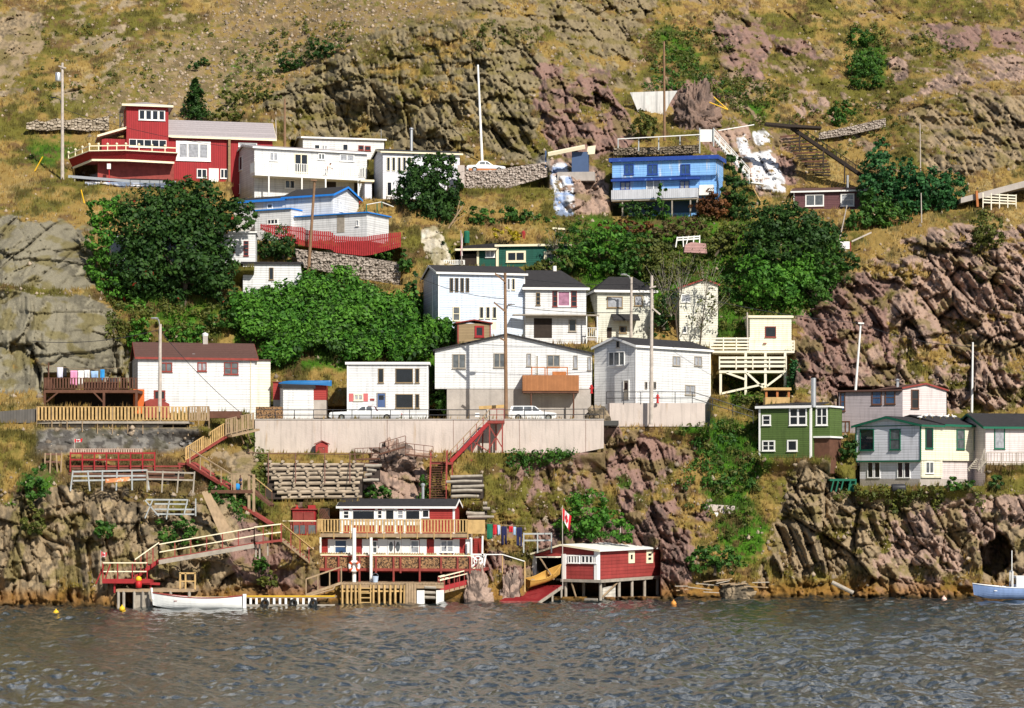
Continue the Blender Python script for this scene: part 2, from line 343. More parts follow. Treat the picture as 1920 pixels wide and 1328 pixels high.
# terraces -> gullies and hummocks of the grassy slopes
disp += (fbm(X0/2.6, Z0/1.8, 21, 4)-.5)*.9
relief = np.zeros(D.shape)
ROCKS = []
def rockzone(mask, tone, tone2, amp, ang, bs, st=2.6, seed=0, cover=1., grass=.5, crack=1.):
    rows = np.where(mask.any(1))[0]; cols = np.where(mask.any(0))[0]
    sl_ = (slice(rows[0], rows[-1]+1), slice(cols[0], cols[-1]+1)); mask = mask[sl_]; x0 = X0[sl_]; z0 = Z0[sl_]
    a = R(ang); u = (x0*math.cos(a)+z0*math.sin(a)); v = (-x0*math.sin(a)+z0*math.cos(a))/st
    w = (fbm(x0/3, z0/3, seed+7, 3)-.5)
    W1 = (fbm(x0/9, z0/9, seed+60, 3)-.5); wu = u+w*.55+W1*2.6; wv = v+w*.4+(fbm(x0/7+9, z0/7, seed+65, 2)-.5)*2.5; mk = sstep(.42, .58, fbm(x0/5, z0/5, seed+70, 3))
    h1, e1 = blocks(wu/(bs*2.4), wv/(bs*2.6), seed+1, 2.1); h2, e2 = blocks(wu/(bs*.8), wv/(bs*1.1), seed+2, 1.9); h2b, e2b = blocks(wu/(bs*1.5)+z0/(bs*4), z0/(bs*1.3), seed+75, 1.9); h2 = h2*(1-mk)+h2b*mk; e2 = e2*(1-mk)+e2b*mk; hl, el = blocks(x0/(bs*3.2)+w, z0/(bs*1.4)+w*.5, seed+80, .4); h3, e3 = blocks(wu/(bs*.3)+3, wv/(bs*.5), seed+3, 1.7)
    h4, e4 = blocks(u/(bs*.13), v/(bs*.2), seed+5, 1.); rib = np.abs(fbm(u/(bs*1.5), v/(bs*3.), seed+4, 3)-.5)*2
    r = amp*((hl-.5)*.9+h1*1.2+h2*.72+h3*.34+h4*.13-rib*.35-.9) - crack*amp*(.85*np.exp(-e1*24)+.5*np.exp(-e2*26)+.10*np.exp(-e3*20))
    patch = fbm(x0/4.5, z0/4.5, seed+9, 5); up = fbm(x0/1.3, z0/.8, seed+12, 4)
    edge = sstep(.34, .5, mask+(up-.5)*1.1+(h2-.5)*.25)
    m = edge*(1-sstep(.50, .56, patch*.6+up*.4-.15+grass*.22-(h2-.5)*.12))
    mm = blur(m, 2, 2)
    relief[sl_] = relief[sl_]*(1-mask)+mask*r*(.3+.7*mm); rock[sl_] = np.maximum(rock[sl_], m)
    ROCKS.append((sl_, m, tone, tone2, seed))
rockzone(S((1160,150),(1240,-60),(2900,-300),(2900,340),(1700,345),(1560,255),(1420,235), warp=24, soft=20), (.27,.20,.145), (.14,.105,.08), 1.3, 16, 1.0, seed=600, grass=1.38)
rockzone(S((840,60),(900,-200),(1240,-100),(1190,170),(1020,110), warp=22, soft=16), (.24,.195,.125), (.12,.095,.065), 1.5, 18, 1.1, seed=620, grass=.75)
rockzone(S((-900,-100),(420,-150),(300,120),(90,200),(-900,220), warp=24, soft=20), (.29,.235,.165), (.18,.14,.10), .8, -20, 1.2, seed=640, grass=1.3)
OL = ((.235,.195,.125), (.105,.09,.06)); PU = ((.25,.165,.14), (.11,.08,.07)); TA = ((.225,.205,.155), (.115,.105,.082)); PK = ((.36,.26,.21), (.14,.105,.09)); GT = ((.29,.225,.15), (.11,.09,.065))
rockzone(S((430,236),(560,150),(660,80),(760,40),(860,62),(960,60),(1010,105),(1080,150),(1080,300),(1030,305),(850,300),(720,270),(540,262)), *OL, 1.75, 18, 1.15, seed=100, grass=.42)
rockzone(S((1005,115),(1035,105),(1060,150),(1095,140),(1150,140),(1185,240),(1180,290),(1060,300),(1010,240)), *PU, 1.7, 20, 1.2, seed=130, grass=.2)
rockzone(S((-900,430),(60,408),(120,420),(165,450),(190,540),(-900,520), warp=7), *TA, 1.15, -22, 1.7, st=2.4, seed=160, grass=.1, crack=1.1)
rockzone(S((-900,550),(60,552),(120,556),(185,560),(215,600),(240,655),(238,700),(250,720),(60,735),(-900,740), warp=7), *TA, 1.2, 12, 1.6, st=2.6, seed=190, grass=.02, crack=1.1)
rockzone(S((-900,0),(85,20),(70,90),(50,140),(-900,200)), *GT, 1.0, -15, 1.6, seed=200, grass=.3)
for i, pl in enumerate([[(1335,48),(1430,48),(1445,90),(1425,118),(1350,118)], [(1380,122),(1425,120),(1438,150),(1390,150)], [(1440,60),(1530,85),(1535,110),(1470,100)], [(1258,180),(1280,152),(1340,148),(1362,190),(1345,232),(1262,226)],
      [(1475,185),(1540,165),(1560,215),(1500,220)], [(1662,105),(1688,100),(1706,148),(1676,150)], [(1735,48),(1840,48),(1835,96),(1775,92)], [(1680,188),(1760,150),(1830,112),(2100,100),(2100,140),(1800,158),(1700,195)],
      [(1700,215),(1780,180),(1880,180),(2170,170),(2170,330),(1880,310),(1820,330),(1740,320),(1700,260)], [(1310,255),(1360,235),(1390,270),(1330,290)], [(1855,60),(2170,40),(2170,95),(1862,95)], [(1440,250),(1480,250),(1500,340),(1470,350),(1445,300)]]):
    rockzone(S(*pl, warp=9, soft=6), *(PK if i in (4, 5, 7) else PU if i != 8 else GT), 1.25, 16, 1.0, seed=220+i*7, grass=.22)
rockzone(S((1485,720),(1510,570),(1560,520),(1640,490),(1690,452),(1760,430),(1860,420),(2900,440),(2900,780),(1560,760)), *PK, 1.9, 20, 1.15, st=1.7, seed=320, grass=.45)
rockzone(S((1500,600),(1590,510),(1660,530),(1690,700),(1560,740),(1495,720)), *PU, 1.6, 22, 1.0, st=1.8, seed=330, grass=.36)
rockzone(S((1415,1125),(1425,1060),(1470,960),(1500,870),(1560,862),(1590,930),(1640,945),(1720,928),(1760,955),(1880,930),(2900,940),(2900,1180),(1415,1180)), *GT, 1.9, 12, 1.15, st=1.6, seed=350, grass=.62)
rockzone(S((1640,1040),(1720,940),(1800,935),(2900,940),(2900,1180),(1650,1180)), *PK, 1.5, 20, 1.0, st=1.8, seed=370, grass=.40)
rockzone(S((930,850),(1010,830),(1080,820),(1150,795),(1215,830),(1300,850),(1328,960),(1290,1075),(1290,1180),(880,1180),(880,1010),(935,960)), *PU, 1.6, 14, 1.15, st=1.8, seed=390, grass=.66)
rockzone(S((-900,930),(60,918),(230,925),(330,960),(440,930),(470,990),(440,1180),(-900,1180)), *GT, 1.5, 18, 1.3, seed=420, grass=.15)
rockzone(S((440,960),(500,1000),(570,1030),(610,1090),(610,1180),(430,1180)), *PU, 1.0, 14, 1.2, seed=440, grass=.25)
rockzone(S((640,930),(720,830),(770,822),(800,850),(800,925),(760,945)), *PK, 1.0, 25, 1.3, seed=460, grass=.2)
rockzone(S((380,830),(420,800),(470,850),(480,930),(400,930)), *GT, .8, 25, 1.3, seed=470, grass=.3)
rockzone(S((1025,300),(1075,300),(1130,320),(1148,400),(1080,405),(1038,370), warp=6, soft=5), *PK, 1.1, 18, 1.1, seed=480, grass=.1)
rockzone(S((1395,285),(1440,275),(1468,320),(1475,365),(1420,370),(1395,330), warp=6, soft=5), *PK, .9, 5, 1.1, seed=490, grass=.05)
rockzone(S((1330,245),(1400,240),(1430,280),(1390,330),(1345,270), warp=6, soft=5), *PK, .8, 5, .9, seed=495, grass=.35)
rockzone(S((1060,800),(1120,762),(1150,790),(1090,830), warp=5, soft=5), *GT, .8, 5, .9, seed=497, grass=.1)
rockzone(S((790,430),(815,420),(835,460),(850,500),(815,500),(795,470), warp=5, soft=4), (.52,.47,.38), (.34,.3,.24), .5, 12, .9, seed=499, grass=.3)
# scree of the upper left slope
scree = S((150,235),(260,110),(420,20),(520,-120),(860,-200),(860,20),(640,100),(470,180),(400,235), soft=25)*.9
disp = disp*(1-.5*rock)+relief
disp += scree*(fbm(X0/.45, Z0/.4, 61, 2)-.5)*.5
tus, te = blocks(X0/.8, Z0/.55, 64, .4); disp += (tus*.28+np.minimum(te*3, 1)*.22+(fbm(X0/.5, Z0/.35, 62, 3)-.5)*.35)*(1-rock)*(1-.6*scree)
# rounded boulder on the terrace behind the road wall, cave in the right cliff
cw_ = (fbm(PX/14, PY/14, 88, 3)-.5)*26; cave = sstep(0, .25, np.clip(1-((PX-1868+cw_-(PY-1042)*-.18)/30)**2-((PY-1044+cw_)/42)**2, 0, 1))
D = D-disp+cave*7
# terraces cut for buildings, walls and roads: (px0,px1, py top, py base, depth above, depth below)
PADS = []
def pad(px0, px1, pt, pb, Yb, Yf, soft=4):
    global D
    w = sstep(px0-soft, px0+2, PX)*(1-sstep(px1-2, px1+soft, PX))
    up = w*sstep(pt-8, pt+2, PY)*(PY <= pb)
    D = np.where(up > 0, D*(1-up)+np.maximum(D, Yb)*up, D)
    dn = w*(PY > pb)*(1-sstep(pb+6, pb+50, PY))
    D = np.where(dn > 0, D*(1-dn)+np.minimum(D, Yf)*dn, D)
pad(200,330,262,340,276,263); pad(330,512,240,340,274,263); pad(140,330,300,340,274,261); pad(545,718,268,300,285,270); pad(435,687,288,372,272,260); pad(692,858,296,372,270,260)
pad(440,665,378,452,261,250); pad(456,563,504,562,248,239.5); pad(424,478,446,500,248,239.5); pad(856,1064,470,500,258,249.5); pad(779,982,508,630,247,235); pad(984,1098,536,645,247,236.5)
pad(1120,1222,546,642,249,239); pad(1275,1344,540,650,249,238); pad(1408,1482,604,660,242,234.5); pad(1336,1488,662,742,239,227); pad(1148,1340,302,404,271,259.5); pad(1490,1640,360,392,272,262.5)
pad(228,505,664,772,230,217.5); pad(84,258,706,762,227,215); pad(516,612,722,776,228,218.5); pad(652,801,690,790,229,218.5); pad(816,1110,648,764,234,221.5); pad(857,920,612,645,237,231)
pad(1115,1331,650,800,234,219.2); pad(1424,1556,762,858,228,215.5); pad(1573,1772,732,812,239,223); pad(1606,1845,796,912,228,212.5); pad(1848,2060,790,872,233,216.5)
pad(470,1136,768,788,230,217.6); pad(478,1130,788,850,217.9,214.5); pad(70,392,770,800,220,207.6); pad(602,880,955,1100,211,200.8); pad(548,592,958,1004,210,203.5); pad(1002,1236,1036,1119,217,206)
pad(552,752,470,534,252.8,246.8); pad(872,1026,316,352,270,262); pad(498,678,874,940,209.8,205.4); pad(842,906,893,938,211.8,206.6); pad(1437,1480,732,758,228,222)
D = np.maximum(D, 40)
GXW = (PX-CX)*D/F; GZW = CZ-(PY-HY)*D/F
def TD(px, py):
    """depth of the finished hillside seen at a photo position"""
    i = np.interp(px, gx, np.arange(len(gx))); j = np.interp(py, gy, np.arange(len(gy)))
    i = min(max(i, 0), len(gx)-1.001); j = min(max(j, 0), len(gy)-1.001)
    a = int(i); b = int(j); u = i-a; v = j-b
    return float((D[b, a]*(1-u)+D[b, a+1]*u)*(1-v)+(D[b+1, a]*(1-u)+D[b+1, a+1]*u)*v)
def TM(px0, py0, px1, py1):
    """nearest hillside depth inside a photo rectangle"""
    a = max(np.searchsorted(gx, px0)-1, 0); b = np.searchsorted(gx, px1)+1
    j0 = np.searchsorted(gy, py0); j1 = np.searchsorted(gy, py1)+1
    return float(D[j0:j1, a:b].min())
def G(px, py): return P(px, py, TD(px, py))

# albedo zones: dry grass, olive turf, green turf, soil, rock, painted rock
def L(a, b, t): return a+(np.array(b)-a)*t[..., None]
n1 = fbm(GXW/6, GZW/4, 70, 5); n2 = fbm(GXW/1.3, GZW/.9, 75, 4); n3 = fbm(GXW/.45, GZW/.35, 79, 3)
C = np.zeros(D.shape+(3,))+np.array((.255,.180,.072))
C = L(C, (.47,.355,.175), sstep(.50, .66, n2))
C = L(C, (.125,.115,.034), sstep(.42, .58, n1*.6+n2*.4))
greenz = np.maximum.reduce([S((560,500),(860,640),(860,700),(440,690),(440,580),soft=20), S((1060,420),(1330,400),(1600,440),(1580,600),(1350,640),(1060,520),soft=20)*.9,
   S((1200,40),(1300,60),(1330,150),(1480,180),(1420,240),(1280,150),soft=20)*.8, S((1590,60),(1660,60),(1670,160),(1600,150),soft=14), S((380,930),(480,800),(540,900),(480,960),soft=14)*.8,
   S((1230,770),(1420,800),(1450,860),(1395,930),(1455,1000),(1385,1110),(1330,1000),(1310,860),soft=16,warp=28)*.85, S((950,850),(1060,820),(1180,800),(1200,1000),(1150,900),(1000,900),soft=14)*.7, S((30,900),(120,870),(100,960),(60,990),(0,980),soft=12),
   S((420,95),(620,40),(600,110),(480,190),(420,220),(380,230),soft=14)*.6, S((1340,700),(1460,690),(1440,760),(1380,770),soft=10), S((670,890),(800,930),(790,950),(680,950),soft=8), S((200,540),(460,560),(450,650),(220,600),soft=20)*.6, S((50,240),(170,240),(140,330),(50,320),soft=14)*.5])
C = L(C, (.055,.125,.018), sstep(.46, .60, greenz*.42+n1*.35+n2*.25))
C = L(C, (.12,.075,.042), sstep(.56, .64, n3*.4+fbm(GXW/2.2, GZW/1.4, 171, 4)*.6)*.8)
C = L(C, (.29,.215,.135), scree*sstep(.38, .55, n3*.6+n2*.4)); C = L(C, (.20,.145,.085), scree*sstep(.55, .62, n3)*.7)
for sl_, m, t1, t2, sd in ROCKS:
    qx = GXW[sl_]; qz = GZW[sl_]
    a = fbm(qx/2.1, qz/3.6, sd+50, 4); b = fbm(qx/.5, qz/.9, sd+53, 3)
    cr = L(np.zeros(m.shape+(3,))+np.array(t1), t2, sstep(.44, .60, a*.55+b*.45))
    cr = L(cr, tuple(min(x*1.4, .6) for x in t1), sstep(.56, .68, b*.6+a*.4)*.8)
    cr = L(cr, (.15,.125,.045), sstep(.54, .66, fbm(qx/1.6, qz/1.2, sd+57, 4))*.6)
    C[sl_] = C[sl_]*(1-m[..., None])+cr*m[..., None]
pr = np.maximum.reduce([S((1035,310),(1062,306),(1075,345),(1075,400),(1044,402),(1036,350), warp=5, soft=4), S((1400,288),(1440,280),(1464,320),(1472,362),(1412,350), warp=6, soft=4), S((1412,248),(1438,244),(1440,268),(1418,272), warp=5, soft=4), S((1378,258),(1400,252),(1405,290),(1392,300), warp=5, soft=4), S((165,330),(325,322),(325,350),(160,346), warp=5, soft=4)])
pc = L(np.zeros(D.shape+(3,))+np.array((.66,.66,.68)), (.34,.42,.60), sstep(.5, .6, n2)*(PX < 1100))
prm = sstep(.3, .5, pr*sstep(.36, .46, n2*.6+n3*.4)*1.2)
C = C*(1-prm[..., None])+pc*prm[..., None]
rub = np.maximum(S((70,805),(376,803),(380,842),(66,850), warp=4, soft=4), S((1010,290),(1030,300),(1030,330),(1005,320), warp=4, soft=4))
C = L(C, (.20,.19,.175), rub); C = L(C, (.09,.085,.08), rub*sstep(.5, .56, n3))
soil = S((60,840),(480,850),(500,930),(380,945),(60,930), soft=12, warp=10)*(1-rock); C = L(C, (.11,.075,.045), soil*.75*sstep(.35,.55,n2+.1)); C = L(C, (.05,.045,.02), sstep(.56,.66,n2)*.5*(1-rock))
kelp = sstep(1.3+n2*1.2, .3+n2*.6, GZW); C = L(C, (.22,.115,.04), kelp*.75); C = L(C, (.05,.035,.018), sstep(.45, .05, GZW+(n3-.5)*.6))
gl = C.mean(-1, keepdims=True); C = np.clip(gl+(C-gl)*1.16, .01, .8)*.93
V = np.stack([GXW, D, GZW], -1).reshape(-1, 3)
H_, W_ = D.shape
idx = np.arange(H_*W_).reshape(H_, W_)
Q = np.stack([idx[:-1, :-1], idx[1:, :-1], idx[1:, 1:], idx[:-1, 1:]], -1).reshape(-1, 4)
m, n, l, b = nodes('hillside_ground')
at = n.new('ShaderNodeAttribute'); at.attribute_name = 'tone'
tc = n.new('ShaderNodeTexCoord'); nz = n.new('ShaderNodeTexNoise'); nz.inputs['Scale'].default_value = 6; nz.inputs['Detail'].default_value = 8; nz.inputs['Roughness'].default_value = .7
l.new(tc.outputs['Object'], nz.inputs['Vector'])
f = mth(n, l, 'ADD', mth(n, l, 'MULTIPLY', nz.outputs['Fac'], 1.3), .35)
vm = n.new('ShaderNodeVectorMath'); vm.operation = 'SCALE'; l.new(at.outputs['Color'], vm.inputs[0]); l.new(f, vm.inputs['Scale']); l.new(vm.outputs[0], b.inputs['Base Color'])
bp = n.new('ShaderNodeBump'); bp.inputs['Strength'].default_value = .7; bp.inputs['Distance'].default_value = .12; l.new(nz.outputs['Fac'], bp.inputs['Height']); l.new(bp.outputs[0], b.inputs['Normal'])
b.inputs['Roughness'].default_value = .95; b.inputs['Specular IOR Level'].default_value = .1
tag(npmesh('hillside', V, Q, m, C.reshape(-1, 3)), None, None, kind='structure')

# ------------------------------------------------------------------ water
m, n, l, b = nodes('harbour_water')
b.inputs['Base Color'].default_value = (.012, .022, .026, 1); b.inputs['Roughness'].default_value = .015; b.inputs['IOR'].default_value = 2.4
tc = n.new('ShaderNodeTexCoord'); nz = n.new('ShaderNodeTexNoise'); nz.inputs['Scale'].default_value = 6; nz.inputs['Detail'].default_value = 4
l.new(tc.outputs['Object'], nz.inputs['Vector']); bp = n.new('ShaderNodeBump'); bp.inputs['Strength'].default_value = .35; bp.inputs['Distance'].default_value = .06
l.new(nz.outputs['Fac'], bp.inputs['Height']); l.new(bp.outputs[0], b.inputs['Normal'])
wy = 88*np.exp(np.arange(0, math.log(213/88), .00085)); WX = np.linspace(-1, 1, 1000)[None, :]*(wy*.37+6)[:, None]; WY = np.repeat(wy[:, None], 1000, 1); WZ = np.zeros(WX.shape)
QW = [fbm(WX/14+7*i, WY/14, 300+i, 2)-.5 for i in range(4)]
gust = .25+1.4*fbm(WX/9, WY/30, 91, 4)
for i in range(40):
    lam = .5*(3.6/.5)**(rng.random()); th = rng.normal(R(32), .62); k = 2*math.pi/lam
    ph = rng.random()*6.28; amp = .0105*lam*(0.6+.8*rng.random())
    WZ += amp*np.sin(k*(WX*math.cos(th)+WY*math.sin(th))+ph+QW[i % 4]*6)
WZ *= gust
V = np.stack([WX, WY, WZ], -1).reshape(-1, 3); h_, w_ = WX.shape; idx = np.arange(h_*w_).reshape(h_, w_)
Q = np.stack([idx[:-1, :-1], idx[:-1, 1:], idx[1:, 1:], idx[1:, :-1]], -1).reshape(-1, 4)
tag(npmesh('harbour_water', V, Q, m, None, smooth=True), None, None, kind='structure')
w = MB(); w.add([(-900,-400,-.16),(900,-400,-.16),(900,230,-.16),(-900,230,-.16)], [(0,1,2,3)])
tag(w.build('open_water', m), None, None, kind='structure')
# ------------------------------------------------------------------ building kit (local frame: x along the front, y into the house, z up)
class H:
    def __init__(s, name, label, px, py, Y, ang, cat='house', group=None):
        s.O = P(px, py, Y); a = R(ang); s.u = Vector((math.cos(a), math.sin(a), 0)); s.v = Vector((-math.sin(a), math.cos(a), 0))
        s.o = thing(name, label, cat, s.O, a, group); s.W = 0; s.D = 0
    def hit(s, px, py, n, off):
        C0 = Vector((0, 0, CZ)); d = Vector(((px-CX)/F, 1, -(py-HY)/F)); q = s.O+n*off
        t = (q-C0).dot(n)/d.dot(n); h = C0+d*t-s.O
        return h.dot(s.u), h.dot(s.v), h.z
    def f(s, px, py=HY, y=0.): h = s.hit(px, py, s.v, y); return h[0], h[2]
    def X(s, px, y=0.): return s.f(px, HY, y)[0]
    def Z(s, px, py, y=0.): return s.f(px, py, y)[1]
    def sY(s, px, x=0.): return s.hit(px, HY, s.u, x)[1]
    def sZ(s, px, py, x=0.): return s.hit(px, py, s.u, x)[2]
    def w(s, x, y, z): return s.O+s.u*x+s.v*y+Vector((0, 0, z))
    def part(s, name, mb, m, parent=None, label=None):
        o = mb.build(name, m, parent or s.o)
        if label: o['label'] = label
        return o
    def walls_x(s, W, D, zb, ze, rise, m, name='wall', x0=0, y0=0, zback=None):
        zk = ze if zback is None else zback
        poly = [(y0, zb), (y0+D, zb), (y0+D, zk)]+([(y0+D/2, ze+rise)] if rise else [])+[(y0, ze)]
        return s.part(name, MB().prism(poly, 'x', x0, x0+W), m)
    def walls_y(s, W, D, zb, ze, apx, rise, m, name='wall', x0=0, y0=0, zer=None):
        poly = [(x0, zb), (x0+W, zb), (x0+W, ze if zer is None else zer)]+([(apx, ze+rise)] if rise else [])+[(x0, ze)]
        return s.part(name, MB().prism(poly, 'y', y0, y0+D), m)
    def slab(s, a, b, axis, t0, t1, th, m, name='roof', mb=None, fin=True):
        """roof slab between two 2-D section points"""
        mb = mb or MB(); mb.prism([a, b, (b[0], b[1]+th), (a[0], a[1]+th)], axis, t0, t1)
        return s.part(name, mb, m) if fin else mb
    def roof_x(s, W, D, ze, rise, m, ov=.3, th=.12, x0=0, y0=0, fm='trim'):
        k = rise/(D/2); mb = MB()
        s.slab((y0-ov, ze-ov*k+.03), (y0+D/2, ze+rise+.03), 'x', x0-ov, x0+W+ov, th, m, mb=mb, fin=False)
        s.slab((y0+D/2, ze+rise+.03), (y0+D+ov, ze-ov*k+.03), 'x', x0-ov, x0+W+ov, th, m, mb=mb, fin=False)
        r = s.part('roof', mb, m)
        if fm:
            g = MB(); g.box(x0-ov-.02, x0+W+ov+.02, y0-ov-.04, y0-ov-.003, ze-ov*k-.08, ze-ov*k+th+.0)
            for xx in (x0-ov-.033, x0+W+ov+.003):
                g.prism([(y0-ov, ze-ov*k-.1), (y0+D/2, ze+rise-.1), (y0+D/2, ze+rise+th), (y0-ov, ze-ov*k+th)], 'x', xx, xx+.03)
                g.prism([(y0+D/2+.002, ze+rise-.1), (y0+D+ov, ze-ov*k-.1), (y0+D+ov, ze-ov*k+th), (y0+D/2+.002, ze+rise+th)], 'x', xx, xx+.03)
            s.part('fascia', g, fm, r)
        return r
    def roof_y(s, W, D, ze, apx, rise, m, ov=.3, th=.12, x0=0, y0=0, fm='trim', zer=None, fw=.2):
        zr = ze if zer is None else zer; k1 = rise/(apx-x0); k2 = (ze+rise-zr)/(x0+W-apx); mb = MB()
        A = (x0-ov, ze-ov*k1+.03); B = (apx, ze+rise+.03); C2 = (x0+W+ov, zr-ov*k2+.03)
        s.slab(A, B, 'y', y0-ov, y0+D+ov, th, m, mb=mb, fin=False); s.slab(B, C2, 'y', y0-ov, y0+D+ov, th, m, mb=mb, fin=False)
        r = s.part('roof', mb, m)
        if fm:
            g = MB()
            for p, q in ((A, B), (B, C2)): g.prism([(p[0], p[1]-fw+th), (q[0], q[1]-fw+th), (q[0], q[1]+th), (p[0], p[1]+th)], 'y', y0-ov-.04, y0-ov-.003)
            s.part('fascia', g, fm, r)
        return r
    def flat(s, W, D, zf, zk, m, ov=.25, th=.14, x0=0, y0=0, fm='trim', fw=.22):
        k = (zk-zf)/D
        r = s.slab((y0-ov, zf-ov*k+.02), (y0+D+ov, zk+ov*k+.02), 'x', x0-ov, x0+W+ov, th, m)
        if fm:
            g = MB(); g.box(x0-ov-.03, x0+W+ov+.03, y0-ov-.04, y0-ov-.003, zf-ov*k+.02+th-fw, zf-ov*k+th+.03)
            for xx in (x0-ov-.033, x0+W+ov+.003):
                g.prism([(y0-ov, zf-ov*k+th-fw), (y0+D+ov, zk+ov*k+th-fw), (y0+D+ov, zk+ov*k+th+.03), (y0-ov, zf-ov*k+th+.03)], 'x', xx, xx+.03)
            s.part('fascia', g, fm, r)
        return r
    def hip(s, W, D, ze, rise, m, ov=.3, x0=0, y0=0, fm='trim', ridge=None):
        if ridge is None: ridge = (D/2, W-D/2) if W > D else (W/2, W/2)
        a = [(x0-ov, y0-ov, ze), (x0+W+ov, y0-ov, ze), (x0+W+ov, y0+D+ov, ze), (x0-ov, y0+D+ov, ze)]
        t = [(x0+ridge[0], y0+D/2, ze+rise), (x0+ridge[1], y0+D/2, ze+rise)]
        mb = MB(); b4 = [(p[0], p[1], ze-.1) for p in a]
        mb.add(a+t+b4, [(0,1,5,4), (1,2,5), (2,3,4,5), (3,0,4), (0,6,7,1), (1,7,8,2), (2,8,9,3), (3,9,6,0), (9,8,7,6)])
        r = s.part('roof', mb, m)
        if fm:
            g = MB(); g.box(x0-ov-.03, x0+W+ov+.03, y0-ov-.04, y0-ov-.004, ze-.22, ze+.02); g.box(x0-ov-.04, x0-ov-.004, y0-ov-.04, y0+D+ov, ze-.22, ze+.02); g.box(x0+W+ov+.004, x0+W+ov+.04, y0-ov-.04, y0+D+ov, ze-.22, ze+.02)
            s.part('fascia', g, fm, r)
        return r
    def on(s, mb, side, off, a0, a1, z0, z1, d0, d1):
        if side == 'f': mb.box(a0, a1, off-d1, off-d0, z0, z1)
        elif side == 'l': mb.box(off-d1, off-d0, a0, a1, z0, z1)
        else: mb.box(off+d0, off+d1, a0, a1, z0, z1)
        return mb
    def rect(s, px0, py0, px1, py1, side, off):
        if side == 'f': a0, z1 = s.f(px0, py0, off); a1, z0 = s.f(px1, py1, off); z1 = s.Z((px0+px1)/2, py0, off); z0 = s.Z((px0+px1)/2, py1, off)
        else: a0 = s.sY(px0, off); a1 = s.sY(px1, off); z1 = s.sZ((px0+px1)/2, py0, off); z0 = s.sZ((px0+px1)/2, py1, off)
        return min(a0, a1), max(a0, a1), z0, z1
    def win(s, px0, py0, px1, py1, side='f', off=None, tm='trim', n=1, k=1, pm='glass', fw=.09, name='window', bars=.05, mul=None, sill=True, label=None):
        off = {'f': 0, 'l': 0, 'r': s.W}[side] if off is None else off
        a0, a1, z0, z1 = s.rect(px0, py0, px1, py1, side, off)
        g = MB(); e = .07
        s.on(g, side, off, a0, a0+fw, z0, z1, 0, e); s.on(g, side, off, a1-fw, a1, z0, z1, 0, e)
        s.on(g, side, off, a0+fw, a1-fw, z0, z0+fw, 0, e); s.on(g, side, off, a0+fw, a1-fw, z1-fw, z1, 0, e)
        if sill: s.on(g, side, off, a0-.05, a1+.05, z0-.05, z0-.002, 0, e+.05)
        bw = bars
        for i in range(1, n): c = a0+(a1-a0)*i/n; s.on(g, side, off, c-bw, c+bw, z0+fw, z1-fw, 0, e-.012)
        for i in range(1, k): c = z0+(z1-z0)*i/k; s.on(g, side, off, a0+fw, a1-fw, c-bw*.6, c+bw*.6, 0, e-.02)
        fr = s.part(name, g, tm, label=label)
        s.part('pane', s.on(MB(), side, off, a0+fw, a1-fw, z0+fw, z1-fw, .0, .018), pm, fr)
        return fr
    def door(s, px0, py0, px1, py1, m='trim', tm='trim', side='f', off=None, glass=False):
        off = {'f': 0, 'l': 0, 'r': s.W}[side] if off is None else off
        a0, a1, z0, z1 = s.rect(px0, py0, px1, py1, side, off)
        g = s.part('door', s.on(MB(), side, off, a0+.07, a1-.07, z0, z1-.07, 0, .04), m)
        t = MB(); s.on(t, side, off, a0, a0+.07, z0, z1, 0, .07); s.on(t, side, off, a1-.07, a1, z0, z1, 0, .07); s.on(t, side, off, a0+.07, a1-.07, z1-.07, z1, 0, .07)
        s.part('door_frame', t, tm, g)
        if glass: s.part('pane', s.on(MB(), side, off, a0+.2, a1-.2, z0+(z1-z0)*.5, z1-.25, .04, .05), 'glass', g)
        hb = MB(); s.on(hb, side, off, a1-.2, a1-.14, z0+.95, z0+1.03, .04, .1); s.part('handle', hb, 'chrome', g)
        return g
    def hole(s, px0, py0, px1, py1, side='f', off=None, m='darkwood', name='doorway'):
        """open dark doorway: dark sheet on the wall standing for the unlit inside"""
        off = {'f': 0, 'l': 0, 'r': s.W}[side] if off is None else off
        a0, a1, z0, z1 = s.rect(px0, py0, px1, py1, side, off)
        return s.part(name, s.on(MB(), side, off, a0, a1, z0, z1, 0, .015), m)
    def panel(s, px0, py0, px1, py1, m, side='f', off=None, th=.03, name='panel'):
        off = {'f': 0, 'l': 0, 'r': s.W}[side] if off is None else off
        a0, a1, z0, z1 = s.rect(px0, py0, px1, py1, side, off)
        return s.part(name, s.on(MB(), side, off, a0, a1, z0, z1, 0, th), m)
    def corners(s, W, zb, zt, m='trim', w=.13, sides=(0, 1), D=0, back=False):
        for i in sides:
            x = -.02 if i == 0 else W-w+.02
            s.part('corner_board', MB().box(x, x+w, -.022, w-.022, zb, zt), m)
def each(name, mbs, m, parent, org=None):
    return [q.build(name, m, parent, org) for q in mbs]
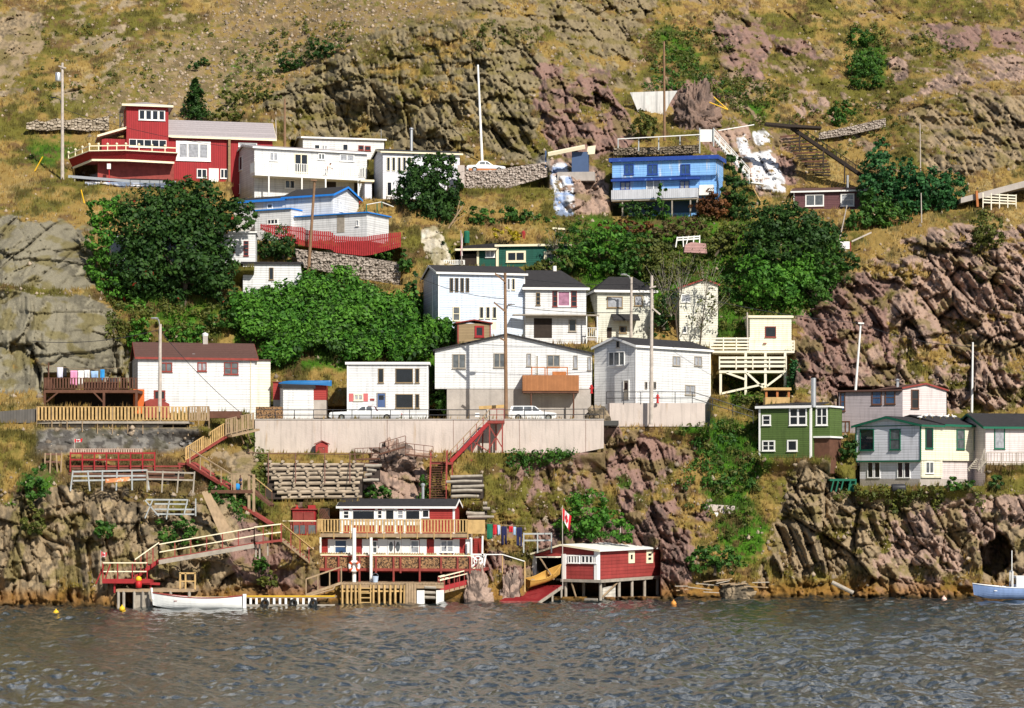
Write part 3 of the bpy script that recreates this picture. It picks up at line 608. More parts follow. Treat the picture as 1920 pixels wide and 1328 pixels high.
def rail_mb(pts, h, post=1.6, pk=.14, pw=.04, rw=.07, tw=.09, rails=(0.12, 1.0), pick=True, drop=0.):
    """railing along a 3-D polyline; returns (post meshes, rails, pickets)"""
    a, b, c = [], MB(), MB(); up = Vector((0, 0, 1)); seen = []
    for p, q in zip(pts, pts[1:]):
        p = Vector(p); q = Vector(q); Ln = (q-p).length; n = max(1, round(Ln/post))
        for i in range(n+1):
            t = p.lerp(q, i/n)
            if any((t-k).length < .1 for k in seen): continue
            seen.append(t); a.append(MB().bar(t-up*drop, t+up*h, rw, rw, (0, 1, 0)))
        for f in rails: b.bar(p+up*h*f, q+up*h*f, tw, rw*.8)
        if pick:
            m = max(1, int(Ln/pk))
            for i in range(m):
                t = p.lerp(q, (i+.5)/m); c.bar(t+up*h*rails[0], t+up*h*rails[-1], pw, pw, (0, 1, 0))
    return a, b, c
def railing(parent, pts, h, m, pm=None, org=None, name='railing', sub=True, **k):
    """rails with their pickets as one part, every post a part of its own"""
    a, b, c = rail_mb(pts, h, **k)
    b.add(c.v, c.f)
    r = b.build(name, m, parent, org)
    each('post', a, pm or m, r if sub else parent, org)
    return r
# ---- red house with the tower and the ship's bow balcony
h = H('red_house', 'red house with a square tower and a ship-bow balcony', 314, 340, 266, 13)
Wm = h.X(511); ze = h.Z(400, 256)
h.W = Wm; h.walls_x(Wm, 6, -1.5, ze, 1.9, 'red', 'wall'); h.roof_x(Wm, 6, ze, 2.0, 'pinkroof', ov=.4, th=.16, fm='creamtrim')
h.win(330, 264.5, 395, 302, n=3, k=1, fw=.38, bars=.09, pm='curtain'); h.win(369, 317, 388, 334, n=2); h.win(413, 317, 427, 335, n=2); h.win(447, 268, 482, 276, pm='curtain'); h.door(391.5, 316, 410, 341, m='trim')
tw = h.part('tower', MB().box(h.X(236), h.X(314.5), -.9, 4.2, -1.6, h.Z(275, 201)), 'red')
x0 = h.X(236); zt = h.Z(275, 200)
h.hip(h.X(314.5)-x0, 5.1, zt, .75, 'pinkroof', ov=.5, x0=x0, y0=-.9, fm='creamtrim')
h.win(260, 206.5, 309.5, 226, n=4, off=-.9, fw=.12, bars=.11); h.win(242, 262, 312, 277, n=5, off=-.9, fw=.06); 
h.win(206, 210, 213, 241, side='l', off=x0, pm='blueglass'); h.win(225, 204, 232, 233, side='l', off=x0, pm='blueglass')
lw = h.X(190, 0); h.part('lean_to', MB().box(lw, x0-.01, -.6, 3.6, -1.6, h.Z(210, 262)), 'red')
h.part('lean_to_roof', MB().prism([(lw-.5, h.Z(190, 260)), (x0-.02, h.Z(230, 244)), (x0-.02, h.Z(230, 240)), (lw-.5, h.Z(190, 256))], 'y', -1.1, 4), 'creamtrim')
h.part('chimney_stack', MB().box(h.X(427), h.X(431.5), -.5, -.05, -1, h.Z(429, 262)), 'tan')
# bow balcony: flared red bulwark with cream edges
pts = [(128.5, 289, 263.5), (167.6, 274, 260.5), (236, 273, 260.6), (333.7, 278, 262.5)]
btm = [(137, 315, 263.7), (172.8, 300.4, 261.3), (236, 301, 261.4), (326.5, 305.6, 263.2)]
hull = MB(); trimm = MB(); rp = []; deckm = MB()
A = [h.o.matrix_world.copy()]
def loc(h, v): d = v-h.O; return Vector((d.dot(h.u), d.dot(h.v), d.z))
tp = [loc(h, P(a, b+9, c)) for a, b, c in pts]; bp_ = [loc(h, P(*q)) for q in btm]; rl = [loc(h, P(*q)) for q in pts]
for i in range(3):
    hull.sheet([tp[i], tp[i+1], bp_[i+1], bp_[i]], .12, (0, 1, 0))
    trimm.bar(bp_[i]+Vector((0, -.05, 0)), bp_[i+1]+Vector((0, -.05, 0)), .12, .22); trimm.bar(rl[i], rl[i+1], .1, .12); trimm.bar(tp[i]+Vector((0, -.03, 0)), tp[i+1]+Vector((0, -.03, 0)), .1, .1)
    for j in range(4 if i else 3):
        q = rl[i].lerp(rl[i+1], j/(4 if i else 3)); _m = MB().bar(q-Vector((0, 0, .6)), q+Vector((0, 0, .1)), .1); rp.append(_m); _m.lathe([(0, 0), (.14, .08), (.14, .2), (0, .3)], q+Vector((0, 0, .05)), 8)
deckm.prism([(v.x, v.y+.12) for v in bp_]+[(bp_[3].x, .5), (bp_[0].x, 1.5)], 'z', bp_[2].z+.02, bp_[2].z+.15)
bw = h.part('bow_balcony', hull, 'red'); h.part('rail_trim', trimm, 'creamtrim', bw); each('rail_post', rp, 'creamtrim', bw); h.part('deck', deckm, 'redwood', bw)
h.panel(183, 305, 326, 336, 'redwood', off=-1.8, name='lattice_wall')

# ---- long white house with the balcony
h = H('balcony_house', 'long white house with a slatted balcony along its front, below the cliff', 477, 368, 262, 22)
h.W = Wm = h.X(688); ze = h.Z(580, 282); Dp = abs(h.sY(433)); Dp = 8.6
h.walls_x(Wm, Dp, -2, ze, .75, 'white'); h.roof_x(Wm, Dp, ze, .75, 'pinkroof', ov=.25, th=.1)
h.win(505, 286, 521, 302, n=2, pm='curtain'); h.win(552, 289, 577, 324, n=2, tm='creamtrim'); h.win(596.5, 288, 609, 300, n=2, pm='greyglass'); h.win(637, 290, 664, 303, n=2, pm='curtain')
h.win(534, 338, 553, 354, n=2); h.hole(612, 341, 630, 356); h.hole(664, 340, 671, 372)
for a in (438, 444.5, 451): h.win(a-2, 293, a+3.5, 320, side='l', fw=.1)
h.win(445, 346, 450, 364, side='l', fw=.06)
yb = -1.9; zd = h.Z(580, 329, yb); x0 = h.X(478, yb); x1 = h.X(685, yb)
h.part('balcony_deck', MB().box(x0, x1, yb, -.005, zd-.3, zd), 'whitewood')
pts = [(x0, 0, zd), (x0, yb, zd), (x1, yb, zd), (x1, 0, zd)]
hr = h.Z(580, 308.5, yb)-zd
railing(h.o, pts, hr, 'whitewood', post=2.1, pk=.26, pw=.09, rails=(.08, 1.0))
each('balcony_post', [MB().box(h.X(a, yb), h.X(a, yb)+.16, yb+.02, yb+.18, -2, zd-.3) for a in (503, 565, 609.6, 671)], 'whitewood', h.o); BALC = h; BALZ = zd

h = H('white_house', 'white flat-topped house peeping over the roof of the balcony house', 568, 300, 277, 12)
h.W = Wm = h.X(720); ze = h.Z(640, 260); h.walls_x(Wm, 7, -3, ze, .5, 'white'); h.roof_x(Wm, 7, ze, .5, 'pinkroof', ov=.25, th=.1)
h.win(589, 271, 600, 280); h.win(603, 272, 614, 281, n=2, pm='curtain'); h.win(642, 270, 653, 283); h.win(672, 273, 682, 282, tm='redwood'); h.win(684, 274, 695, 283, tm='redwood')
h.part('aerial', MB().tube((h.X(717), 1, ze), (h.X(717), 1, h.Z(717, 240)), .03), 'metal')

# ---- pale grey house behind the dark tree
h = H('grey_house', 'pale grey house with a row of tall windows, half hidden by the dark tree', 718, 372, 262, 13)
h.W = Wm = h.X(862); ze = h.Z(790, 287); h.walls_x(Wm, 6, -2, ze, .6, 'lilac'); h.roof_x(Wm, 6, ze, .6, 'tarroof', ov=.3, th=.1, fm='creamtrim')
for a in (725, 735, 745.4, 755, 765): h.win(a, 295, a+6.2, 321, tm='creamtrim', fw=.05, sill=False)
h.win(843, 296, 851, 310, tm='creamtrim'); h.win(725, 341, 735, 368); h.win(744, 345, 752, 365)
ch = MB(); ch.tube((h.X(776), 1.5, ze), (h.X(776), 1.5, h.Z(776, 243, 1.5)), .17, n=10); ch.lathe([(.17, 0), (.26, .05), (.26, .15), (0, .3)], (h.X(776), 1.5, h.Z(776, 244, 1.5)), 10); h.part('chimney', ch, 'metal')
pr_ = h.part('porch', MB().box(h.X(684, -1.5), h.X(697, -1.5), -1.5, -.01, -2, h.Z(690, 345)), 'lilac'); h.part('porch_roof', MB().box(h.X(676, -1.8), h.X(701, -1.5), -1.8, -.01, h.Z(690, 345)+.01, h.Z(690, 341)), 'creamtrim', pr_)

# ---- blue trimmed house
h = H('blue_trimmed_house', 'white house with bright blue eaves and a low flat-roofed extension, behind the red fence', 624, 446, 252, -27)
x0 = h.X(438); ze = h.Z(600, 367); h.W = 3.2
W2 = 3.0; zr = h.Z(629, 357)
yl = 2.9
h.walls_x(-x0, 5, -2, h.Z(520, 376), .5, 'white', 'wing', x0=x0)
h.part('wing_roof', MB().prism([(-.35, h.Z(500, 378)), (2.5, h.Z(500, 378)+.75), (5.3, h.Z(500, 378)), (5.3, h.Z(500, 378)+.12), (2.5, h.Z(500, 378)+.88), (-.35, h.Z(500, 378)+.14)], 'x', x0-.35, h.X(538)), 'tarroof')
h.part('wing_fascia', MB().box(x0-.38, h.X(538), -.42, -.36, h.Z(500, 379), h.Z(500, 374.5)), 'brightblue')
xm = h.X(536); zc = h.Z(600, 366); 
h.walls_x(-xm+.02, 5.4, -2, zc, 1.0, 'white', 'main_wall', x0=xm, y0=-.05); h.roof_x(-xm, 5.4, zc, 1.0, 'tarroof', ov=.35, th=.12, x0=xm, y0=-.05, fm='brightblue')
h.win(501, 382, 511.5, 391.5, pm='greyglass'); h.win(454, 382, 464, 392, pm='greyglass'); h.win(633, 381, 638.5, 399, side='r', off=.0, pm='glass', tm='trim', fw=.06) if False else None
e0 = h.X(478, -2.2); e1 = h.X(546, -2.2); e2 = h.X(690, -2.2); ez = h.Z(520, 394, -2.2)
h.part('extension', MB().box(e0, e1, -2.2, -.06, -2.5, ez), 'white'); h.part('extension_roof', MB().box(e0-.15, e1+.1, -2.4, -.07, ez+.01, ez+.14), 'brightblue')
ez2 = h.Z(620, 404, -1.6); e3 = h.X(688, -1.6)
h.part('extension', MB().box(e1+.01, e3, -1.6, 3, -.7, ez2), 'white'); h.part('extension_roof', MB().box(e1+.11, e3+.25, -1.85, 3.2, ez2+.01, ez2+.13), 'brightblue')
h.win(501.5, 411, 521.5, 421, off=-2.2, n=3); h.win(667.5, 413, 673, 424, off=-1.6, pm='curtain', fw=.05); h.win(636, 379, 642, 397, side='r', off=.0, fw=.06)
h.panel(632, 404, 646, 436, 'greywood', off=-1.6, name='trellis')

# ---- white house behind the big tree
h = H('white_house', 'white house beside the big dark tree with one narrow window above the knotweed', 455.6, 560, 240.5, 4)
h.W = Wm = h.X(564); ze = h.Z(510, 494.5); h.walls_x(Wm, 6, -2.5, ze, 0, 'white', zback=ze+.2); h.flat(Wm, 6, ze, ze+.2, 'tarroof', fm='tarroof', ov=.2)
h.win(504.5, 502, 513, 525, tm='tan', fw=.06)
xx0 = h.X(400, 1.5); xx1 = h.X(479, 1.5); zz = h.Z(440, 437, 1.5)
h.part('upper_storey', MB().box(xx0, xx1, 1.5, 5.5, ze+.2, zz), 'white'); h.part('upper_roof', MB().box(xx0-.1, xx1+.15, 1.3, 5.7, zz+.01, zz+.15), 'trim')
h.win(457, 452, 466, 480, off=1.5, k=4, tm='redwood', fw=.05)
h.part('side_wall', MB().box(h.X(205, 3), xx0-.01, 3, 5.5, -1.5, h.Z(300, 441, 3)), 'lilac')

# ---- green house
h = H('green_house', 'dark teal-green bungalow with cream-framed windows above the pale blue house', 933, 500, 251, -7)
h.W = Wm = h.X(1064); ze = h.Z(1000, 461); h.walls_x(Wm, 5, -1.5, ze, 0, 'teal', zback=ze+.2); h.flat(Wm, 5, ze, ze+.3, 'tarroof', fm='creamtrim', ov=.25)
x0 = h.X(895); zl = h.Z(915, 469)
h.part('porch', MB().box(x0, -.01, .1, 4, -1.5, zl), 'teal'); h.hole(862, 476, 894, 500, off=.1, name='porch_shade');  # dark sheet stands for the shade inside the open porch
pr_ = MB(); pr_.box(h.X(853), -.02, -.6, 4.5, zl+.01, zl+.12); pr_.prism([(h.X(858), zl+.12), (-.1, zl+.12), (-.1, zl+.75), (h.X(875), zl+.55)], 'y', .2, 4.5); h.part('porch_roof', pr_, 'tarroof')
h.part('porch_fascia', MB().box(h.X(853), -.02, -.66, -.61, zl-.1, zl+.13), 'creamtrim'); each('porch_post', [MB().box(h.X(894), h.X(898), -.05, .08, -1.5, zl), MB().box(h.X(930), h.X(935), -.05, -.01, -1.5, ze)], 'creamtrim', h.o)
h.win(949, 470.5, 986, 492, n=2, tm='creamtrim', fw=.22); h.win(1020, 472, 1061, 492, n=2, tm='creamtrim', fw=.3); h.win(910.5, 469.5, 928, 483, off=.1, pm='curtain', n=2)

# ---- pale blue house
h = H('pale_blue_house', 'pale blue two-storey house with a dark shaded side and grouped narrow windows', 822, 630, 237, 13)
h.W = Wm = h.X(984); ze = h.Z(900, 513); h.walls_x(Wm, 8, -2, ze, 1.0, 'paleblue'); h.roof_x(Wm, 8, ze, 1.0, 'tarroof', ov=.25, th=.12)
h.corners(Wm, -2, ze-.1)
for a in (843, 852.8, 863, 873): h.win(a, 521.5, a+6.8, 548, tm='tan', fw=.05, sill=False)
for a in (899, 911, 923.4): h.win(a, 575.5, a+7.4, 597.5, tm='creamtrim', fw=.05)
h.win(848.5, 575, 862.5, 602, tm='creamtrim', k=2, pm='greyglass'); h.win(951.5, 522.5, 956, 544, fw=.04); h.win(959.5, 522.5, 965.5, 544, fw=.05, tm='creamtrim')
h.part('drainpipe', MB().tube((-.08, 2.6, -2), (-.08, 2.6, ze), .05), 'trim')

# ---- white cottage next to it
h = H('white_cottage', 'white cottage with a black hipped roof, joined to the pale blue house', 985, 645, 238.5, 5)
h.W = Wm = h.X(1099); ze = h.Z(1040, 541); h.walls_x(Wm, 7, -2, ze, 0, 'white', zback=ze); h.hip(Wm, 7, ze+.05, 2.1, 'tarroof', ov=.3, ridge=(.4, Wm-2.2))
h.win(1005, 549, 1013, 572.5, tm='tan', k=3, fw=.05); h.win(1036, 546, 1045, 575, tm='redwood', k=3, fw=.06); h.win(1045.3, 546, 1069, 575, tm='trim', pm=mat('rose_curtain', (.34, .16, .24), rough=.4, var=.6, scale=2)); h.win(1071, 546, 1081.5, 575, tm='redwood', k=3, fw=.06)
h.hole(1001, 597, 1035, 634); h.win(1066, 599, 1080.5, 622, tm='greywood')
aw = MB(); za = h.Z(1040, 590.5, -1.0); aw.box(h.X(962, -1), h.X(1124, -1), -1.0, -.01, za-.07, za+.05); a_ = h.part('awning', aw, 'greywood')
each('post', [MB().box(h.X(a, -.95), h.X(a, -.95)+.1, -.95, -.85, -2, za-.08) for a in (1099, 1119)], 'whitewood', a_)
zp = h.Z(1108, 634, -.9); x0 = h.X(1100, -.9); x1 = h.X(1121, -.9); h.part('porch_floor', MB().box(x0, x1, -.9, 3, -2, zp), 'greyconc')
railing(h.o, [(x0, -.9, zp), (x1, -.9, zp), (x1, 1.5, zp)], h.Z(1108, 615, -.9)-zp, 'whitewood', pk=.18)
ch = MB(); ch.box(h.X(1037, 3.5), h.X(1043.5, 3.5), 3.3, 3.8, ze+1.4, h.Z(1040, 508, 3.5)); cq = h.part('chimney', ch, 'greyconc'); h.part('chimney_pot', MB().tube((h.X(1040, 3.5), 3.55, h.Z(1040, 508, 3.5)), (h.X(1040, 3.5), 3.55, h.Z(1040, 499, 3.5)), .2), 'trim', cq)

# ---- weathered cream houses among the trees
h = H('cream_house', 'weathered cream shingled house with a black hipped roof behind two pale poles', 1120, 640, 241, 8)
h.W = Wm = h.X(1226); ze = h.Z(1170, 546); h.walls_x(Wm, 6.5, -2, ze, 0, 'oldcream', zback=ze); h.hip(Wm, 6.5, ze+.05, 1.7, 'tarroof', ov=.35, ridge=(1.8, Wm-1.5))
h.win(1138, 556, 1167.5, 577.5, pm='curtain', tm='tan'); h.win(1189, 554, 1204.5, 574, pm='curtain', tm='tan'); h.panel(1208, 552, 1219, 574, 'trim', name='shutter'); h.win(1161, 612, 1175, 625, tm='tan'); h.hole(1138, 614, 1147, 634)
h.part('awning', MB().prism([(-1.2, h.Z(1170, 603)), (-.01, h.Z(1170, 592)), (-.01, h.Z(1170, 589)), (-1.2, h.Z(1170, 600))], 'x', h.X(1146), h.X(1196)), 'tarroof')
h = H('cream_gabled_house', 'tall cream house with a gable edged in rust red, screened by bare branches', 1274, 650, 240, 6)
h.W = Wm = h.X(1346); ze = h.Z(1274, 541); ap = h.X(1321); ri = h.Z(1321, 525)-ze
h.walls_y(Wm, 8, -2, ze, ap, ri, 'cream', zer=h.Z(1346, 535)); h.roof_y(Wm, 8, ze, ap, ri, 'tarroof', ov=.2, fm='redwood', zer=h.Z(1346, 535), fw=.16)
h.win(1277, 552, 1294.5, 567, pm='curtain'); h.win(1280, 612, 1288, 625, pm='greyglass')

# ---- cream cabin on the stilted platform
h = H('cream_cabin', 'small square cream cabin with one dark window, on the upper stilted platform', 1406, 657, 236, 2, cat='cabin')
h.W = Wm = h.X(1484); ze = h.Z(1440, 595); h.walls_x(Wm, 4, .02, ze, 0, 'cream2', zback=ze); h.flat(Wm, 4, ze, ze+.1, 'whiteroof', ov=.15, fm='creamtrim'); h.win(1434.5, 612.5, 1455, 632.5, tm='redwood', fw=.07)
h.part('shelf', MB().box(h.X(1431), h.X(1437), -.2, -.01, h.Z(1434, 645), h.Z(1434, 643.5)), 'redwood')

# ---- blue house
h = H('blue_house', 'bright blue house with painted clouds and a pale balcony', 1148, 405, 262, -13)
h.W = Wm = h.X(1342); zt = h.Z(1245, 297); zl = h.Z(1230, 331); 
h.walls_x(Wm, 6, zl, zt, 0, 'blue', 'upper_wall', zback=zt+.3); h.flat(Wm, 6, zt, zt+.3, 'tarroof', fm='bluetrim', ov=.3, fw=.42)
zb = h.Z(1230, 375); h.part('lower_wall', MB().box(0, h.X(1309), .35, 5.8, zb, zl-.01), 'blue'); h.part('overhang', MB().box(-.1, h.X(1312), -.25, .34, h.Z(1230, 338.5), h.Z(1230, 334.5)), 'bluetrim'); h.part('porch', MB().box(h.X(1310), Wm, .5, 5.5, zb, zl-.01), 'blueplain')
for a, b in ((1170.5, 1188.5), (1214, 1233.5), (1276, 1294.5)): h.win(a, 308, b, 327.5, n=2, tm='bluetrim', pm='blueglass', fw=.1)
h.win(1163, 341, 1182, 357, off=.35, n=2, tm='bluetrim', pm='curtain'); h.win(1212, 336.5, 1239, 357, off=.35, n=2, pm='curtain'); h.win(1274.5, 339, 1293, 357, off=.35, n=2, tm='bluetrim', pm='curtain')
yb = -1.1; zd = h.Z(1230, 372, yb); zr = h.Z(1230, 354.5, yb); x0 = h.X(1146, yb); x1 = h.X(1307.5, yb)
b_ = MB(); b_.box(x0, x1, yb, yb+.06, zd, zr); b_.box(x0, x0+.06, yb+.061, .34, zd, zr); b_.box(x1-.06, x1, yb+.061, .34, zd, zr); bal = h.part('balcony', b_, mat('pale_grey_vertical_boards', (.60, .61, .66), var=.1, siding=.22, vert=True, streak=.2)); h.part('balcony_floor', MB().box(x0+.01, x1-.01, yb+.07, .34, zd-.2, zd-.01), 'greywood', bal)
x2 = h.X(1311, -.3); x3 = h.X(1337, -.3); h.part('small_balcony', MB().box(x2, x3, -.4, .49, h.Z(1324, 366, -.3), h.Z(1324, 347, -.3)), 'whitewood')
each('balcony_post', [MB().box(h.X(a, yb+.2), h.X(a, yb+.2)+.14, yb+.15, yb+.29, -1.5, zd-.2) for a in (1166, 1259, 1293.5, 1306)], 'greywood', h.o)
h.part('ground_floor_wall', MB().box(h.X(1167, 1.2), h.X(1309, 1.2), 1.2, 5, -1.5, zb-.01), 'blueplain'); h.hole(1168, 374, 1308, 400, off=1.2, name='shaded_band', m='bluewall')  # dark blue sheet stands for the shade under the balcony

# ---- maroon house
h = H('maroon_house', 'low maroon bungalow with white eaves and white windows below the black stairway', 1488, 392, 265, -11)
h.W = Wm = h.X(1640); ze = h.Z(1560, 358); h.walls_x(Wm, 5.5, -.6, ze, .6, 'maroon'); h.roof_x(Wm, 5.5, ze, .6, 'brownroof', ov=.3, th=.1)
h.win(1510, 364.5, 1545, 387, n=2, pm='greyglass', fw=.13); h.win(1576, 363, 1602, 387, k=2, pm='curtain', fw=.15); h.corners(Wm, -.6, ze-.1)
h.part('base', MB().box(.05, Wm-.05, .02, 5.4, -2.6, -.61), 'tan'); ch = MB().tube((h.X(1588), 1.5, ze), (h.X(1588), 1.5, h.Z(1588, 329, 1.5)), .14); h.part('chimney', ch, 'metal')

# ---- white house with the brown roof
h = H('brown_roofed_house', 'long white house with a brown shingle roof behind the yellow fence', 258.5, 772, 220, 13)
h.W = Wm = h.X(478); ze = h.Z(370, 671); Dp = 6.4; h.walls_x(Wm, Dp, -1.5, ze, 1.45, 'white'); r = h.roof_x(Wm, Dp, ze, 1.45, 'brownroof', ov=.28, th=.12, fm='redwood')
h.part('extension', MB().box(Wm+.01, h.X(507.5), .15, 5, -1.5, h.Z(492, 676)), 'cream'); h.part('extension_roof', MB().box(Wm+.02, h.X(508.5), 0, 5.2, h.Z(492, 676)+.01, h.Z(492, 674)), 'brownroof')
h.win(300, 680, 323, 697.5, n=2, tm='redwood', fw=.1, pm='greyglass'); h.win(370, 679.5, 387.5, 696.5, n=2, tm='redwood', fw=.1, pm='curtain'); h.win(420, 679.5, 447, 702.5, n=2, k=2, tm='redwood', fw=.08, pm='greyglass'); h.win(288.5, 732, 310, 750, n=2, tm='redwood', fw=.12)
h.door(243, 678, 250, 728, m='darkwood', side='l'); h.win(234, 692, 240, 708, side='l', fw=.06)
cc = MB(); cc.box(h.X(380.5, 3), h.X(389.5, 3), 2.9, 3.4, ze+1.2, h.Z(385, 630, 3)); cq = h.part('chimney', cc, 'greyconc'); h.part('chimney_cap', MB().lathe([(.28, 0), (.32, .2), (0, .35)], (h.X(385, 3), 3.15, h.Z(385, 630, 3)), 10), 'trim', cq)
each('roof_vent', [MB().box(h.X(343, 1.5), h.X(349, 1.5), 1.4, 1.7, ze+.55, ze+.75), MB().box(h.X(360, .7), h.X(365, .7), .5, .8, ze+.15, ze+.4)], 'metal', r)
h.part('drainpipe', MB().tube((h.X(470), -.06, -1), (h.X(470), -.06, ze), .04), 'creamtrim')
h.part('arched_hatch', MB().prism([(h.X(271), -.6), (h.X(318), -.6), (h.X(316), h.Z(318, 758)), (h.X(300), h.Z(300, 750)), (h.X(280), h.Z(280, 749)), (h.X(271), h.Z(271, 753))], 'y', -.9, -.01), 'redwood')
h.part('orange_screen', MB().box(h.X(249.6, -.4), h.X(270.5, -.4), -.45, -.39, -.2, h.Z(260, 730, -.4)), mat('orange_board', (.55, .12, .02), rough=.5))

# ---- white house with the black windows
h = H('white_house', 'plain white house with big black picture windows and pink shutters', 651, 792, 220.4, 1)
h.W = Wm = h.X(802.5); ze = h.Z(725, 682.5); h.walls_x(Wm, 6.5, -.8, ze, 0, 'white', zback=ze+.1); h.flat(Wm, 6.5, ze, ze+.1, 'tarroof', ov=.15); h.corners(Wm, -.8, ze-.05)
h.win(709, 691, 719.5, 718, tm='tan', fw=.06); h.win(741.5, 691, 774.5, 718, tm='tan', fw=.06); h.win(778.5, 691, 786.5, 718, tm='tan', fw=.06)
h.win(741.5, 739, 774.5, 765.5, tm='tan', fw=.06); h.win(778.5, 739, 786.5, 765.5, tm='tan', fw=.06); h.win(663.5, 739.5, 680.5, 751.5, n=2, tm='creamtrim', pm='curtain'); h.door(706.5, 736.5, 723.5, 763.5, m='bluedoor', tm='greywood', glass=True)
pk = mat('pink_shutter', (.50, .13, .13), var=.08)
h.panel(654, 738, 662.5, 753, pk, name='shutter'); h.panel(681.5, 738, 690, 753, pk, name='shutter'); h.panel(694, 747.5, 702, 751.5, 'redwood', name='name_plate', th=.05)

# ---- gable house with the brown balcony
h = H('gabled_house', 'wide white gabled house on a concrete base with a brown balcony', 815.5, 765, 223.5, 2)
h.W = Wm = h.X(1110); ap = h.X(951); zl = h.Z(816, 658); zr = h.Z(1110, 664); ri = h.Z(951, 628)-zl; zb = h.Z(900, 729)
h.walls_y(Wm, 8, zb, zl, ap, ri, 'white', zer=zr); h.roof_y(Wm, 8, zl, ap, ri, 'tarroof', ov=.2, fm='tarroof', zer=zr, fw=.18); h.part('foundation', MB().box(h.X(838), Wm-.1, .06, 7.9, -2, zb-.005), 'greyconc')
h.win(848, 664, 873, 691, n=2, tm='greywood', pm='greyglass', fw=.08); h.win(925.5, 662.5, 948, 689.5, n=2, tm='greywood', pm='greyglass', fw=.08); h.win(987.5, 663, 996, 687, tm='greywood', pm='curtain', fw=.07); h.door(1004, 666, 1010, 703, m='greywood'); h.win(1025.5, 665.5, 1050, 688, n=2, tm='greywood', pm='greyglass', fw=.09); h.win(1075, 667, 1083, 691, tm='greywood', pm='curtain', fw=.06); h.win(1101.5, 669.5, 1108.5, 695, tm='greywood', pm='curtain', fw=.06)
yb = -1.5; x0 = h.X(980, yb); x1 = h.X(1085.5, yb); zd = h.Z(1030, 733, yb); zt = h.Z(1030, 703.5, yb)
g = MB(); g.box(x0, x1, yb, yb+.07, zd, zt); g.box(x0, x0+.07, yb+.071, -.005, zd, zt); g.box(x1-.07, x1, yb+.071, -.005, zd, zt); bal = h.part('balcony', g, mat('brown_vertical_boards', (.36, .15, .06), var=.15, siding=.14, vert=True)); h.part('balcony_floor', MB().box(x0+.01, x1-.01, yb+.075, -.006, zd-.2, zd-.01), 'brownwood', bal)
g = MB(); zq = h.Z(1030, 688, yb)
for a, b in ((997, 1022), (1026, 1064)):
    g.box(h.X(a, yb), h.X(b, yb), yb+.01, yb+.07, zq-.1, zq)
    for c in (a, b): g.box(h.X(c, yb)-.05, h.X(c, yb)+.05, yb+.072, yb+.15, zt-.3, zq)
h.part('balcony_rail', g, 'orange', bal)
h.part('window_box', MB().box(h.X(1036, yb), h.X(1062, yb), yb+.2, yb+.5, zt-.1, zt+.35), 'orange', bal)
each('balcony_post', [MB().tube((x0+.8, yb+.2, zd-.2), (x0+.8, yb+.2, -1), .08), MB().tube((x1-.5, yb+.2, zd-.2), (x1-.5, yb+.2, -1), .08)], 'brownwood', bal)

h = H('brown_shed', 'small tan shed with red corner boards and a red window behind the gabled house', 858, 646, 232, 8, cat='shed')
h.W = Wm = h.X(920); ze = h.Z(890, 607); h.walls_x(Wm, 3, -1, ze, 0, 'tan', zback=ze+.1); rf = h.part('roof', MB().prism([(-.2, ze), (Wm/2, ze+.3), (Wm+.2, ze), (Wm+.2, ze+.1), (Wm/2, ze+.42), (-.2, ze+.1)], 'y', -.25, 3.2), 'redwood'); h.win(890, 611, 907.5, 632.5, tm='fencered', fw=.18); h.corners(Wm, -1, ze-.02, m='redwood'); h.panel(922, 603, 931, 618, 'creamtrim', off=.2, name='hatch')

# ---- white house on the right of the road
h = H('white_corner_house', 'white corner house with a black roof, behind the black pipe railing', 1192, 770, 222.5, 45)
h.W = Wm = h.X(1332); Dp = h.sY(1114.5); ze = h.Z(1262, 653); zeL = h.sZ(1115, 656); rise = h.sZ(1155, 634)-ze
poly = [(0, -2), (Dp, -2), (Dp, ze), (Dp*.5, ze+rise), (0, ze)]
h.part('wall', MB().prism(poly, 'x', 0, Wm), 'white'); h.roof_x(Wm, Dp, ze, rise, 'tarroof', ov=.22, th=.12, fm='trim')
for a, b in ((1141.5, 1171.5),): h.win(a, 659.5, b, 686, side='l', n=3, tm='trim', pm='greyglass', fw=.08)
h.win(1156, 639.5, 1162, 652, side='l', fw=.05, tm='greywood'); h.door(1169, 712.5, 1180, 749, m='greywood', side='l', glass=True)
h.win(1261, 668, 1275, 686, n=2, pm='curtain', tm='greywood', fw=.07); h.win(1301.5, 668.5, 1315.5, 686.5, n=2, pm='curtain', tm='greywood', fw=.07); h.win(1284, 722, 1303, 741, n=2, pm='curtain', tm='greywood', fw=.09)
for a in (1208.5, 1217, 1225): h.win(a, 716, a+4.6, 730, tm='greywood', fw=.05, sill=False)
h.corners(Wm, -2, ze-.1)

